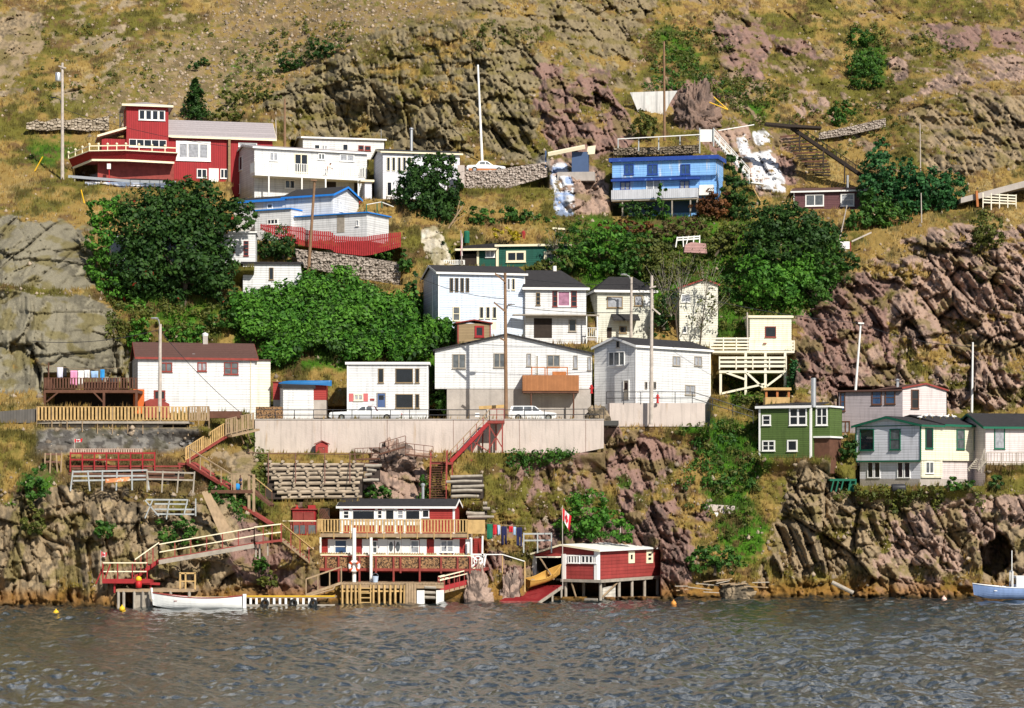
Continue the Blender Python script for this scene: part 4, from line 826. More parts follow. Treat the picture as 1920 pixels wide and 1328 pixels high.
# ---- olive green house
h = H('olive_house', 'olive green house with white corner boards and a pale chimney pipe', 1520, 842, 217.6, 0)
h.O = P(1520, 842, 217.6)
h2 = math.radians(-28); h.u = Vector((math.cos(h2), math.sin(h2), 0)); h.v = Vector((-math.sin(h2), math.cos(h2), 0)); h.o.rotation_euler[2] = h2
x0 = h.X(1423); h.W = 0; ze = h.Z(1470, 764.5); zb = h.Z(1430, 868)
h.part('wall', MB().box(x0, 0, 0, 4.2, zb, ze), 'olive'); h.part('roof', MB().prism([(-.25, ze+.02), (4.4, ze+.5), (4.4, ze+.62), (-.25, ze+.14)], 'x', x0-.25, .15), 'tarroof'); h.part('fascia', MB().box(x0-.28, .18, -.3, -.255, ze-.06, ze+.17), 'trim')
dx = h.hit(1558, HY, h.v, 1.0)[0]; zb2 = h.Z(1540, 818, 1.0)
h.part('bay', MB().box(.005, dx, .7, 4.0, zb2, ze-.02), 'olive'); h.part('bay_roof', MB().box(.01, dx+.15, .5, 4.1, ze-.01, ze+.15), 'trim'); h.part('bay_sill', MB().box(.01, dx+.08, .6, 4.05, zb2-.16, zb2-.005), 'trim')
h.win(1530, 763.5, 1552, 798, off=.7, n=2, k=2, fw=.12); h.part('bay_base', MB().box(.02, dx-.1, .9, 4, zb-1, zb2-.17), 'brownwood')
h.win(1429, 778, 1445.5, 798, k=2, fw=.12); h.win(1480, 764.5, 1513, 798, n=2, k=2, fw=.12, bars=.09); h.win(1429, 826, 1453.5, 846, n=2, k=2, fw=.12); h.win(1476, 825, 1495.5, 846.5, fw=.13)
each('corner_board', [MB().box(x0-.02, x0+.16, -.025, .1, zb, ze-.07), MB().box(-.1, .1, -.027, .1, zb, ze-.07)], 'trim', h.o); h.part('sill_board', MB().box(x0, -.12, -.05, .1, zb-.12, zb-.005), 'trim')
ch = MB(); ch.tube((h.X(1524, .3)+.05, .35, ze), (h.X(1524, .3)+.05, .35, h.Z(1524, 709, .3)), .24, n=12); h.part('chimney', ch, 'metal')
h.part('base', MB().box(x0+.1, -.1, .1, 4, zb-2, zb-.125), 'greyconc')

# ---- warm grey house
h = H('warm_grey_house', 'warm grey house with brown trim and a pale pinkish gable end, behind the green-trimmed house', 1692, 815, 226, -24)
x0 = h.X(1573); ze = h.Z(1630, 735); zb = -3
a2 = .0
h.part('wall', MB().box(x0, 0, 0, 7, zb, ze), 'greysid'); h.part('roof', MB().prism([(-.3, ze+.02), (7.2, ze+.35), (7.2, ze+.5), (-.3, ze+.17)], 'x', x0-.3, .02), 'brownroof'); 
hb = H.__new__(H); hb.O = h.O; hb.o = h.o; hb.u = Vector((math.cos(R(18)), math.sin(R(18)), 0)); hb.v = Vector((-math.sin(R(18)), math.cos(R(18)), 0))
rot = Matrix.Rotation(R(18)-R(-24), 4, 'Z')
def part_r(name, mb, m, parent=None, label=None):
    mb.v = [tuple(rot @ Vector(v)) for v in mb.v]; o = mb.build(name, m, parent or h.o)
    return o
hb.part = part_r; W2 = hb.X(1774); hb.W = W2; apx = hb.X(1735); z1 = hb.Z(1692, 729); z2 = hb.Z(1774, 733); rs = hb.Z(1735, 721)-z1
hb.walls_y(W2, 6, zb, z1, apx, rs, 'pinkish', 'gable_wall', zer=z2, x0=.02); hb.roof_y(W2, 6, z1, apx, rs, 'brownroof', ov=.15, fm='redwood', zer=z2, fw=.16, x0=.02)
hb.win(1708, 730.5, 1722.8, 766.5, k=2, tm='brownwood', fw=.1)
h.win(1634.5, 733.5, 1653.5, 759, k=2, tm='brownwood', pm='blueglass', fw=.1); h.win(1659.5, 732.5, 1679, 758, k=2, tm='brownwood', pm='blueglass', fw=.1); h.win(1576, 736, 1585, 771, k=2, tm='brownwood', pm='blueglass', fw=.08); h.win(1577, 789.5, 1594, 812.5, n=2, tm='brownwood', pm='curtain', fw=.1)
h.part('roof_vent', MB().lathe([(.15, 0), (.15, .7), (.3, .75), (0, .95)], (h.X(1683, 2), 2, ze+.4), 8), 'metal')

# ---- white and cream house with green trim
h = H('green_trimmed_house', 'white and cream house with green eaves and gulls on its black roof', 1726, 902, 215.2, 46)
h.W = Wm = h.X(1846); Dp = h.sY(1604.5); ze = h.Z(1780, 799); zu = h.sZ(1670, 864); rise = h.sZ(1664, 783)-ze
h.part('upper_wall', MB().prism([(0, zu), (Dp, zu), (Dp, ze), (Dp*.5, ze+rise), (0, ze)], 'x', 0, 3.2), 'lilac'); h.roof_x(3.2, Dp, ze, rise, 'tarroof', ov=.3, th=.1, fm='tealtrim')
zf = h.Z(1790, 864); zk = h.sZ(1670, 898)
h.part('cream_wall', MB().box(3.21, Wm, .02, Dp-.2, zf, ze), 'cream2'); h.part('cream_front', MB().box(.03, 3.2, -.03, -.003, zf, ze-.03), 'cream2'); h.part('wing_roof', MB().prism([(-.3, ze+.01), (Dp*.5, ze+1.0), (Dp+.2, ze), (Dp+.2, ze+.1), (Dp*.5, ze+1.12), (-.3, ze+.13)], 'x', 3.55, Wm+.3), 'tarroof'); h.part('wing_fascia', MB().box(3.52, Wm+.32, -.35, -.305, ze-.06, ze+.14), 'tealtrim')
h.part('lower_wall', MB().box(.25, h.X(1768), .2, Dp-.3, zk, zu-.005), 'lilac'); h.part('cream_lower', MB().box(.26, h.X(1768), .05, .195, zk+.1, zf-.005), 'cream2'); h.part('foundation', MB().box(.2, Wm-.3, .22, Dp-.35, -1.2, zk-.004), 'greyconc'); h.part('pinkish_base', MB().box(h.X(1768)+.01, Wm-.5, .25, Dp-.5, zk, zf-.004), 'pinkish')
each('corner_board', [MB().box(-.05, .05, -.06, .05, zu, ze), MB().box(-.05, .05, Dp-.1, Dp+.02, zu, ze), MB().box(Wm-.1, Wm+.03, -.02, .1, zf, ze)], 'tealtrim', h.o); each('green_trim', [MB().box(-.06, .0, .05, Dp-.1, zu-.12, zu+.02), MB().box(-.035, -.004, .1, Dp-.1, ze-.05, ze+.03)], 'tealtrim', h.o)
h.win(1612.5, 804.5, 1639, 845, side='l', tm='tealtrim', fw=.09); h.win(1668.5, 804.5, 1689, 844, side='l', k=2, tm='tealtrim', fw=.09, pm='greyglass')
for a, b in ((1627, 1637.5), (1640, 1650.5), (1683, 1693.5), (1696, 1706.8)): h.win(a, 867, b, 896, side='l', off=.25, fw=.05)
h.win(1734.5, 803, 1749, 841.5, off=-.03, tm='tealtrim', fw=.1, k=1); h.win(1793, 805, 1808, 843, off=.02, tm='tealtrim', fw=.1, k=2, pm='greyglass'); h.door(1823.5, 804.5, 1834, 845, m='tealtrim', tm='creamtrim', off=.02); h.win(1735, 866, 1750, 888, off=.05, n=2, tm='trim', pm='greyglass', fw=.07)
GTH = h; GZE = ze; GRISE = rise; GD = Dp
h = H('pinkish_house', 'pinkish house with a black roof at the right edge, beside the cream wing', 1848, 872, 219, 12)
h.W = Wm = 9.; ze = h.Z(1870, 800); h.walls_x(Wm, 7, -2, ze, 1.2, 'pinkish'); h.roof_x(Wm, 7, ze, 1.2, 'tarroof', ov=.4, fm='tealtrim'); h.win(1864, 802, 1884, 842, pm='curtain', tm='tealtrim')
zp = h.Z(1860, 868, -1.2); x0 = h.X(1850, -1.2); h.part('porch_deck', MB().box(x0, x0+6, -1.2, -.01, zp-.2, zp), 'greywood'); railing(h.o, [(x0, -1.2, zp), (x0+6, -1.2, zp)], .95, 'greywood', pk=.3)
# ------------------------------------------------------------------ structures in world coordinates
def wt(name, label, cat, org, group=None): return thing(name, label, cat, Vector(org), 0, group)
def pt(o, name, mb, m, parent=None, **k): return mb.build(name, m, parent or o, o.location, **k)
def one(name, mb, m, label, cat, org, group=None, **k): return tag(mb.build(name, m, None, Vector(org), **k), label, cat, group)
UP = Vector((0, 0, 1))
def stairs(o, a, b, side, n, stringer, tread, th=.28, tw=.26):
    """flight from a (top) to b (foot); side = vector across"""
    a = Vector(a); b = Vector(b); side = Vector(side)
    each('stringer', [MB().bar(a, b, .09, th), MB().bar(a+side, b+side, .09, th)], stringer, o, o.location)
    t = MB()
    for i in range(n):
        c = a.lerp(b, (i+.5)/n)+UP*.1; t.bar(c, c+side, tw, .06)
    pt(o, 'treads', t, tread)
def handrail(o, a, b, h, n, m, pm, r=.07, name='handrail', mid=False):
    a = Vector(a); b = Vector(b); g = MB().bar(a+UP*h, b+UP*h, r*1.6, r)
    if mid: g.bar(a+UP*h*.5, b+UP*h*.5, r, r)
    pt(o, name, g, m)
    each('post', [MB().bar(a.lerp(b, i/n)-UP*.15, a.lerp(b, i/n)+UP*h, r, r, (0, 1, 0)) for i in range(n+1)], pm, o, o.location)

# road behind the retaining wall and the upper lane
zr = P(700, 788, 217.2).z
rd = MB(); x0 = P(455, 0, 217).x; x1 = P(1160, 0, 217).x; rd.box(x0, x1, 217.0, 223.6, zr-.5, zr-.05); tag(rd.build('road', 'asphalt'), None, None, kind='structure')
# concrete retaining wall
cw = MB(); xa = P(478, 0, 216.4).x; xb = P(1132, 0, 216.4).x
cw.prism([(xa, zr-3.6), (xa+1, zr-4.6), (xb-8, zr-4.2), (xb, zr-2.6), (xb, zr), (xa, zr)], 'y', 216.4, 216.98)
w_ = wt('retaining_wall', 'long pale concrete retaining wall below the road, streaked with rust', 'wall', (xa, 216.4, zr-3.6)); pt(w_, 'wall', cw, 'concrete'); each('joint', [MB().box(xa+6.1*i-.02, xa+6.1*i+.02, 216.392, 216.3995, zr-3.4, zr) for i in range(1, 6)], 'rust', w_, w_.location); pt(w_, 'coping', MB().box(xa-.05, xb+.05, 216.34, 217.02, zr+.002, zr+.1), 'greyconc')
cp = one('corner_wall', MB().box(P(1143, 0, 219.5).x, P(1322, 0, 219.5).x, 219.5, 222, P(0, 800, 219.5).z, P(0, 756, 219.5).z), 'concrete', 'low concrete wall under the black pipe railing of the corner house', 'wall', P(1230, 790, 219.5))
# pipe railings along the road and round the corner house
def pipe_rail(name, label, pts, h, n, m='iron', r=.035, group=None, cat='railing'):
    o = wt(name, label, cat, pts[0], group); g = MB()
    for a, b in zip(pts, pts[1:]):
        g.tube(a+UP*h, b+UP*h, r); g.tube(a+UP*h*.45, b+UP*h*.45, r)
    pt(o, 'rails', g, m)
    ps = []
    for (a, b), k in zip(zip(pts, pts[1:]), n):
        for i in range(k+1): ps.append(a.lerp(b, i/k))
    ps = [p for i, p in enumerate(ps) if all((p-q).length > .1 for q in ps[:i])]
    each('post', [MB().tube(p-UP*.1, p+UP*h, r) for p in ps], m, o, o.location)
    return o
pipe_rail('road_railing', 'long black pipe railing on top of the concrete retaining wall', [P(480, 786.5, 216.7), P(912, 786.5, 216.7)], P(0, 768.5, 216.7).z-P(0, 786.5, 216.7).z, [12])
pipe_rail('road_railing', 'short black pipe railing beside the station wagon and red stair landing', [P(946, 787, 216.7), P(1132, 785, 217.4)], .9, [5])
pipe_rail('corner_railing', 'black pipe railing in front of the corner house, sloping down to the right', [P(1137, 756, 219.4), P(1298, 756, 219.6), P(1412, 792, 219.6)], 1.05, [5, 3])
# ---- gabions and dry stone walls
def rubble(name, label, top, bot, Y0, Y1, bs=.32, tone=((.42,.36,.31), (.24,.2,.17)), seed=1, wire=False, cat='stone wall'):
    pts = np.linspace(0, 1, 220); nz_ = 46
    xs = [p[0] for p in top]; tx = np.interp(pts, (np.array(xs)-xs[0])/(xs[-1]-xs[0]), xs); tz = np.interp(tx, xs, [p[1] for p in top])
    bx = [p[0] for p in bot]; bx_ = np.interp(pts, [0, 1], [bx[0], bx[-1]]); bz = np.interp(bx_, bx, [p[1] for p in bot])
    Yc = Y0+(Y1-Y0)*pts; V = []
    for k in range(nz_+1):
        t = k/nz_; px = tx*(1-t)+bx_*t; py = tz*(1-t)+bz*t
        V.append(np.stack([(px-CX)*Yc/F, Yc+0*px, CZ-(py-HY)*Yc/F], -1))
    V = np.array(V); h1, e1 = blocks(V[..., 0]/bs, V[..., 2]/(bs*.8), seed, .8)
    V[..., 1] -= .28*h1*(e1 > .05)+.10*np.minimum(e1*4, 1)
    c = np.array(tone[1])+(np.array(tone[0])-np.array(tone[1]))*h1[..., None]; c = c*np.where(e1 < .07, .55, 1)[..., None]
    top_ = V[0].copy(); top_[:, 1] += 1.1; V = np.concatenate([top_[None], V]); c = np.concatenate([c[:1], c])
    for e in (0, -1): V[:, e, 1] += .0
    h_, w_2 = V.shape[:2]; idx = np.arange(h_*w_2).reshape(h_, w_2)
    Q = np.stack([idx[:-1, :-1], idx[1:, :-1], idx[1:, 1:], idx[:-1, 1:]], -1).reshape(-1, 4)
    org = P(bot[0][0], bot[0][1], Y0)
    return tag(npmesh(name, V.reshape(-1, 3), Q, bpy.data.materials['hillside_ground'], c.reshape(-1, 3), loc=org), label, cat)
rubble('gabion_wall', 'gabion wall of pale stones under the red picket fence', [(553, 467), (640, 477), (752, 493)], [(560, 500), (660, 520), (752, 536)], 246.7, 247.2, seed=3)
rubble('gabion_wall', 'low strip of piled stones beside the white house with the narrow window', [(481, 474), (553, 483)], [(481, 492), (553, 498)], 248.5, 248.5, seed=5)
rubble('gabion_wall', 'gabion wall of pale stones below the parked car on the upper lane', [(864, 322), (930, 319), (1026, 304)], [(864, 352), (930, 360), (1026, 332)], 262.5, 264, seed=7, tone=((.48,.41,.36), (.27,.22,.19)))
rubble('rubble_wall', 'dark grey rubble wall below the yellow fence', [(70, 803), (230, 806), (376, 800)], [(66, 850), (230, 846), (350, 852)], 207.6, 208.6, seed=9, tone=((.27,.255,.24), (.06,.06,.06)), bs=.42)
rubble('dry_stone_wall', 'tumbled dry stone wall on the hill right of the black stairway', [(1535, 250), (1600, 236), (1660, 222)], [(1535, 262), (1600, 252), (1660, 238)], TD(1540, 262)-1.0, TD(1660, 238)-1.0, seed=11)
rubble('dry_stone_wall', 'pale stone wall running left from the red house tower', [(50, 232), (66, 226), (84, 230), (104, 222), (128, 226), (150, 221), (172, 225), (205, 218)], [(50, 243), (90, 246), (120, 242), (165, 247), (205, 244)], TD(60, 246)-1.2, TD(205, 244)-1.2, seed=12, tone=((.46,.39,.31), (.28,.23,.17)), bs=.4)
rubble('dry_stone_wall', 'small dark stone wall above the roof of the blue house', [(1150, 278), (1240, 276), (1310, 272)], [(1150, 292), (1240, 290), (1310, 288)], TM(1150, 270, 1310, 290)-.6, TM(1150, 270, 1310, 290)-.6, seed=14, tone=((.25,.2,.15), (.12,.1,.07)))

# ---- boulders
def boulder(label, px0, py0, px1, py1, Y, tone, seed=1, dep=1.0, name='boulder'):
    nu, nv = 120, 84; u = np.linspace(0, 2*np.pi, nu+1)[:-1]; v = np.linspace(0.02, np.pi-.02, nv)
    Uu, Vv = np.meshgrid(u, v); d = np.stack([np.cos(Uu)*np.sin(Vv), np.sin(Uu)*np.sin(Vv), np.cos(Vv)], -1)
    a = (P(px1, 0, Y).x-P(px0, 0, Y).x)/2; c = (P(0, py0, Y).z-P(0, py1, Y).z)
    q = d*np.array([a, a*dep, c]); h1, e1 = blocks(q[..., 0]/1.1+q[..., 1]*.7, q[..., 2]/1.6+seed, seed, 1.); h2, e2 = blocks(q[..., 0]/.4-q[..., 1]*.9, q[..., 2]/.75, seed+4, 1.9); h3, e3 = blocks(q[..., 0]/.16-q[..., 1]*.9, q[..., 2]/.3, seed+6, 1.4)
    r = .74+.30*(h1-.3)+.17*(h2-.3)+.06*h3-.10*np.exp(-e1*18)-.05*np.exp(-e2*16)
    ctr = np.array(P((px0+px1)/2, py1, Y)); V = q*r[..., None]+ctr
    f1 = fbm(q[..., 0]*1.5+5, q[..., 2]*1.5, seed, 4); cc = np.array(tone[0])+(np.array(tone[1])-np.array(tone[0]))*sstep(.4, .6, f1)[..., None]
    idx = np.arange(nv*nu).reshape(nv, nu); nx = np.roll(idx, -1, 1)
    Q = np.stack([idx[:-1], idx[1:], nx[1:], nx[:-1]], -1).reshape(-1, 4)
    return tag(npmesh(name, V.reshape(-1, 3), Q, bpy.data.materials['hillside_ground'], cc.reshape(-1, 3), loc=tuple(ctr)), label, 'boulder')
boulder('brown boulder against the foot of the concrete wall', 690, 822, 785, 862, 214.6, PK, 3, .7)
boulder('big dark boulder on the hill beside the white panel', 1262, 150, 1352, 226, TD(1300, 226)-2.0, ((.22,.15,.12), (.14,.10,.085)), 5, .6)
boulder('pale rounded rock by the water between gangway and red slip', 868, 1050, 925, 1128, 200.6, PK, 8, .6)
boulder('pinkish rock by the water behind the ochre dory', 930, 1060, 985, 1124, 201.8, PK, 12, .6)
boulder('brown rock slab beside the road behind the station wagon', 1092, 758, 1145, 786, 218.8, GT, 15, .6)
boulder('flat grey stones above the shingle under the fish boathouse end', 1345, 1085, 1420, 1110, 207.0, GT, 19, .5)

# ---- red waterfront house
h = H('waterfront_house', 'red and white two-storey waterfront house with a long yellow deck', 601, 1068, 203.6, -8)
h.W = Wm = h.X(886); z1 = h.Z(740, 1004); zs = h.Z(740, 1043)
h.part('lower_wall', MB().box(0, Wm, 0, 5, -.2, z1-.35), 'redsid'); zd = h.Z(740, 1001, -.8)
h.part('deck', MB().box(h.X(595, -.8), h.X(878, -.8), -.8, 1.5, zd-.3, zd), 'tanwood')
ux0 = h.X(637, 1.2); ux1 = h.X(850, 1.2); ze = h.Z(740, 950, 1.2)
h.walls_x(ux1-ux0, 3.2, zd+.003, ze, .55, 'redsid', 'upper_wall', x0=ux0, y0=1.2); r = h.roof_x(ux1-ux0, 3.2, ze, .55, 'tarroof', ov=.25, th=.1, x0=ux0, y0=1.2)
off = 1.2
for a, b in ((637, 643.5), (655, 660.5), (703, 708), (716.5, 722.5), (739.5, 745.5), (756.5, 760.5), (787.5, 791.5), (849, 853)): h.panel(a, 951, b, 1001, 'trim', off=off, name='white_panel')
for a, b, c, d, k, mm in ((643.5, 957.5, 655, 973, 2, 'glass'), (660.5, 957, 703, 975, 1, 'glass'), (707.5, 957, 717, 973, 2, 'glass'), (722.5, 955.5, 739.5, 975, 1, 'glass'), (745, 957, 756.5, 973, 2, 'curtain'), (760, 957, 788, 975, 1, 'glass'), (791.5, 956, 805, 971, 1, 'glass')): h.win(a, b, c, d, off=off, k=k, pm=mm, fw=.07)
h.panel(643.5, 975.5, 788, 985, 'trim', off=off, name='white_panel')
railing(h.o, [(h.X(595, -.8), 1.4, zd), (h.X(595, -.8), -.8, zd), (h.X(877, -.8), -.8, zd)], h.Z(740, 974.5, -.8)-zd, 'wood', post=1.45, pk=.27, pw=.12, tw=.1, drop=.45)
h.part('end_screen', MB().box(h.X(877, -.8)+.02, h.X(909, -.8), -.72, -.64, h.Z(890, 1001, -.8), h.Z(890, 975, -.8)), 'wood')
for a, b in ((615, 627), (651, 662), (679, 697.5), (708.5, 726.5), (753, 769), (787, 800), (814, 826), (850, 861.5), (873, 884)): h.panel(a, 1011, b, 1042, 'trim', name='white_panel', th=.025)
h.win(627, 1012, 651, 1038, k=2, pm='blueglass'); h.win(698, 1014, 708, 1038, k=2, pm='greyglass'); h.win(769.5, 1013, 786, 1038, k=2, pm='curtain'); h.win(826, 1013, 850.5, 1036, n=2, k=2, pm='curtain')
dd = h.door(727, 1012, 752.5, 1041, m='trim')
for a in (729, 742):
    x = h.X(a+4.5); zc = h.Z(a, 1025); g = MB(); pr = []
    g.lathe([(.01, 0), (.2, 0), (.2, .03), (.01, .03)], (0, 0, 0), 14, 'y'); g.v = [(v[0]*.85+x, -.045-v[1], v[2]*2.1+zc) for v in g.v]; g.build('oval_pane', 'greyglass', dd)
h.part('door_rib', MB().box(h.X(739.3), h.X(740.6), -.06, -.041, h.Z(740, 1041), h.Z(740, 1013)), 'brownwood', dd)
# wood store along the platform edge
yp = -1.5; x0 = h.X(597, yp); x1 = h.X(882, yp); zf = h.Z(740, 1066, yp)
h.part('platform', MB().box(x0, h.X(905, yp), yp, 4.5, zf-.22, zf), 'redwood'); h.part('firewood_stack', MB().box(x0+.05, x1, yp+.12, yp+.6, zf+.003, h.Z(740, 1044.5, yp)), 'firewood'); h.part('platform_rail', MB().box(h.X(594, yp), h.X(888, yp), yp-.02, yp+.1, h.Z(740, 1042.5, yp), h.Z(740, 1040.2, yp)), 'creamtrim')
each('platform_post', [MB().box(h.X(a, yp)-.07, h.X(a, yp)+.07, yp-.04, yp+.1, zf-1.2 if i % 2 else zf-.4, h.Z(740, 1043, yp)) for i, a in enumerate((611, 635, 656, 674, 705, 738, 751, 787, 827, 858, 881))], 'redwood', h.o)
fl = []
for i in range(60): 
    a = x0+(x1-x0)*i/60; 
    if random.random() < .7: fl.append(MB().lathe([(0, 0), (.12, .05), (.10, .2), (0, .28)], (a, yp+.3, h.Z(740, 1042.5, yp)), 6))
each('flower_pot', fl, mat('dry_flowers', (.30, .22, .10), var=.6, scale=5), h.o)
ch = MB(); cx_ = h.X(793, 3.2); ch.tube((cx_, 3.2, ze), (cx_, 3.2, h.Z(793, 910, 3.2)), .13, n=10); ch.lathe([(.13, 0), (.2, .05), (.2, .2), (0, .3)], (cx_, 3.2, h.Z(793, 912, 3.2)), 10); h.part('chimney', ch, 'metal', r); h.part('chimney_base', MB().lathe([(.3, 0), (.3, .25), (.13, .5)], (cx_, 3.2, ze+.2), 10), 'metal', r)
each('deck_post', [MB().box(h.X(a, -.9)-.07, h.X(a, -.9)+.07, -.95, -.8, zf, zd-.31) for a in (601, 884)], 'whitewood', h.o)
h.panel(863, 956, 867, 1000, 'trim', side='r', off=ux1, name='corner_trim') if False else None
WF = h
# dark sheet standing for the shade in the void below the platform
one('platform_shade', MB().box(P(600, 0, 206).x, P(880, 0, 206).x, 205.8, 206.2, .2, P(0, 1067, 205.8).z), 'darkwood', 'dark sheet standing for the shaded void under the waterfront house platform', 'crib', P(740, 1110, 206))
for a, b, c in ((664, 990, 1094), (695.6, 1008, 1094)):
    one('white_post', MB().tube(P(a, c, 201), P(a, b, 201), .17 if a < 690 else .13, n=10), 'whitewood', 'white post standing on the wharf, holding the life ring' if a < 690 else 'white post standing on the wharf beside the pale blue bucket', 'post', P(a, c, 201))
lr = wt('life_ring', 'orange and white life ring on the white wharf post', 'life ring', P(664, 1062, 200.7)); pt(lr, 'ring', MB().torus(P(664, 1062, 200.7), .40, .13, 'y'), 'whitewood', smooth=True)
for i in range(4):
    t = R(45+90*i); c = P(664, 1062, 200.7); g = MB()
    for k in range(4):
        a = t-.25+.125*k; b = a+.125; g.tube(c+Vector((math.cos(a)*.40, 0, math.sin(a)*.40)), c+Vector((math.cos(b)*.40, 0, math.sin(b)*.40)), .145)
    pt(lr, 'band', g, mat('orange_red_band', (.55, .08, .02)))
bk = wt('bucket', 'pale blue bucket standing on the wharf deck', 'bucket', P(703.5, 1092, 200.5)); pt(bk, 'pail', MB().lathe([(0, 0), (.22, 0), (.28, .52), (.26, .52), (.2, .04), (0, .04)], P(703.5, 1092, 200.5), 14), mat('pale_blue_plastic', (.42, .52, .66))); pt(bk, 'handle', MB().torus(P(703.5, 1081, 200.5), .27, .012, 'y', 14, 4), 'metal')

# ---- wharf with vertical poles
w = wt('wharf', 'timber wharf of upright poles with a ladder, below the waterfront house', 'wharf', P(640, 1138, 198.6)); Yw = 198.6
zt = P(0, 1094, Yw).z; x0 = P(638, 0, Yw).x; x1 = P(832, 0, Yw).x
dk = MB(); n_ = 34
for i in range(n_): dk.box(x0+(x1-x0)*i/n_+.012, x0+(x1-x0)*(i+1)/n_-.012, Yw-.2, Yw+6.5, zt-.1, zt+.02*random.random())
pt(w, 'deck', dk, 'tanwood'); pt(w, 'beam', MB().box(x0, x1, Yw-.16, Yw+.06, zt-.42, zt-.11), 'tanwood'); pt(w, 'beam', MB().box(x0, P(760, 0, Yw).x, Yw-.13, Yw+.03, P(0, 1110, Yw).z, P(0, 1107, Yw).z), 'wood')
each('pole', [MB().tube(P(a, 1150, Yw-.2), P(a+random.uniform(-1, 1), 1097, Yw-.2), .085+.03*random.random(), n=7) for a in (642, 651, 658, 667, 674, 700, 711, 721, 731, 741, 751, 758)], 'wood', w, w.location)
each('fender_log', [MB().tube(P(a, 1150, Yw-.25), P(a+random.uniform(-1.5, 1), 1094, Yw-.25), .15, n=8) for a in (762, 767, 772.5, 777.5)], 'tanwood', w, w.location)
ld = MB()
for b in (1103, 1112, 1121, 1130): ld.bar(P(676, b, Yw-.3), P(695, b, Yw-.3), .09)
for a in (676, 695): ld.bar(P(a, 1148, Yw-.3), P(a, 1096, Yw-.3), .1, .1, (0, 1, 0))
pt(w, 'ladder', ld, 'wood'); pt(w, 'shade_backing', MB().box(x0+.1, x1-.1, Yw+3.4, Yw+3.6, -.5, zt-.43), 'darkwood')  # dark backing stands for the shade behind the poles
for a, b in ((782, 796), (818, 832)): pt(w, 'concrete_block', MB().box(P(a, 0, Yw).x, P(b, 0, Yw).x, Yw-.3, Yw+1, -.4, P(0, 1107, Yw).z), 'whitewood')
g = [MB().tube(P(796, b, Yw-.1), P(818, b+1, Yw-.1), .13) for b in (1101, 1111, 1120)]; each('crib_log', g, 'greywood', w, w.location)
# floating dock with tyres
d = wt('floating_dock', 'low slatted dock with hanging tyres, beside the white rowing boat', 'dock', P(450, 1136, 196)); Yd = 194.2
x0 = P(440, 0, Yd).x; x1 = P(628, 0, Yd).x; zt = P(0, 1119, Yd).z
pt(d, 'deck', MB().box(x0, x1, Yd, Yd+2.2, zt-.12, zt), 'tanwood'); pt(d, 'bottom_beam', MB().box(x0, x1, Yd-.02, Yd+.15, -.1, .14), 'greywood')
each('slat', [MB().box(P(a, 0, Yd).x, P(a+4.2, 0, Yd).x, Yd-.08, Yd+.05, .142, zt-.121) for a in range(446, 600, 11)], 'whitewood', d, d.location)
pt(d, 'edge_rail', MB().box(x0, x1, Yd-.05, Yd+.1, zt+.003, zt+.09), 'yellow')
for a, lb in ((497, 'leftmost'), (550, 'middle'), (588, 'rightmost')):
    t_ = wt('tyre', 'black tyre hung on the low dock, %s of the three' % lb, 'tyre', P(a, 1131, Yd-.25), 'tyres hung on the low dock'); pt(t_, 'tread', MB().torus(P(a, 1131, Yd-.25), .24, .1, 'y', 20, 8), 'rubber', smooth=True); pt(t_, 'rope', MB().tube(P(a, 1127, Yd-.25), P(a, 1119, Yd-.1), .02), 'tanwood')
gt = wt('gangway', 'leaning tan timber gangway frame between low dock and wharf', 'gangway', P(574, 1116, 196.5))
A_ = P(574, 1116, 196.5); B_ = P(640, 1093, 198.4); pt(gt, 'beam', MB().bar(A_, B_, .12, .2), 'tanwood'); handrail(gt, A_, B_, 1.35, 3, 'tanwood', 'tanwood', .1); pt(gt, 'curved_rail', MB().pipe([P(574, 1120, 196.4), P(600, 1112, 196.6), P(625, 1105, 197.2), P(628, 1098, 197.8)], .07), 'tanwood')
# red gangway with the white arch
gr = wt('red_gangway', 'red railed gangway with white handrails, climbing right from the wharf', 'gangway', P(812, 1108, 199.2)); a = P(824, 1110, 199.4); b = P(908, 1088, 201.2); s_ = Vector((-.15, 1.3, 0))
pt(gr, 'deck', MB().sheet([a, b, b+s_, a+s_], .22, (0, 0, -1)), 'tanwood')
for q, m1 in ((Vector((0, 0, 0)), 'rail'), (s_, 'rail')): handrail(gr, a+q, b+q, 1.25, 9, 'creamtrim', 'redwood', .08); pt(gr, 'mid_rail', MB().bar(a+q+UP*.95, b+q+UP*.95, .1, .07), 'creamtrim'); pt(gr, 'kick_board', MB().bar(a+q+UP*.22, b+q+UP*.22, .05, .4), 'fencered')
ar = wt('white_arch', 'white lattice gate arch at the top of the red gangway', 'gate', P(897, 1062, 201.2)); g = MB(); p = lambda x, y: P(x, y, 201.1)
for a, b in (((883, 1064), (884, 1040)), ((884, 1040), (911, 1040)), ((911, 1040), (907, 1064)), ((884, 1041), (908, 1063)), ((908, 1041), (886, 1062))): g.bar(p(*a), p(*b), .14, .14, (0, 1, 0))
g.torus(p(896, 1051), .34, .06, 'y', 16, 6); pt(ar, 'lattice', g, 'trim')
each('gate_post', [MB().bar(p(882, 1100), p(882, 1008), .14, .14, (0, 1, 0)), MB().bar(p(904, 1085), p(905, 1005), .14, .14, (0, 1, 0))], 'trim', ar, ar.location)
hr = wt('handrail', 'thin white handrail dropping right from the arch to the rocks', 'handrail', P(985, 1090, 201.5)); g = MB().pipe([P(911, 1040, 201.2), P(942, 1040, 201.5), P(984, 1053, 201.2)], .05); pt(hr, 'rail', g, 'whitewood'); each('post', [MB().tube(P(984, 1110, 200.6), P(984, 1053, 201.2), .06), MB().tube(P(942, 1075, 201.5), P(942, 1040, 201.5), .05)], 'wood', hr, hr.location)

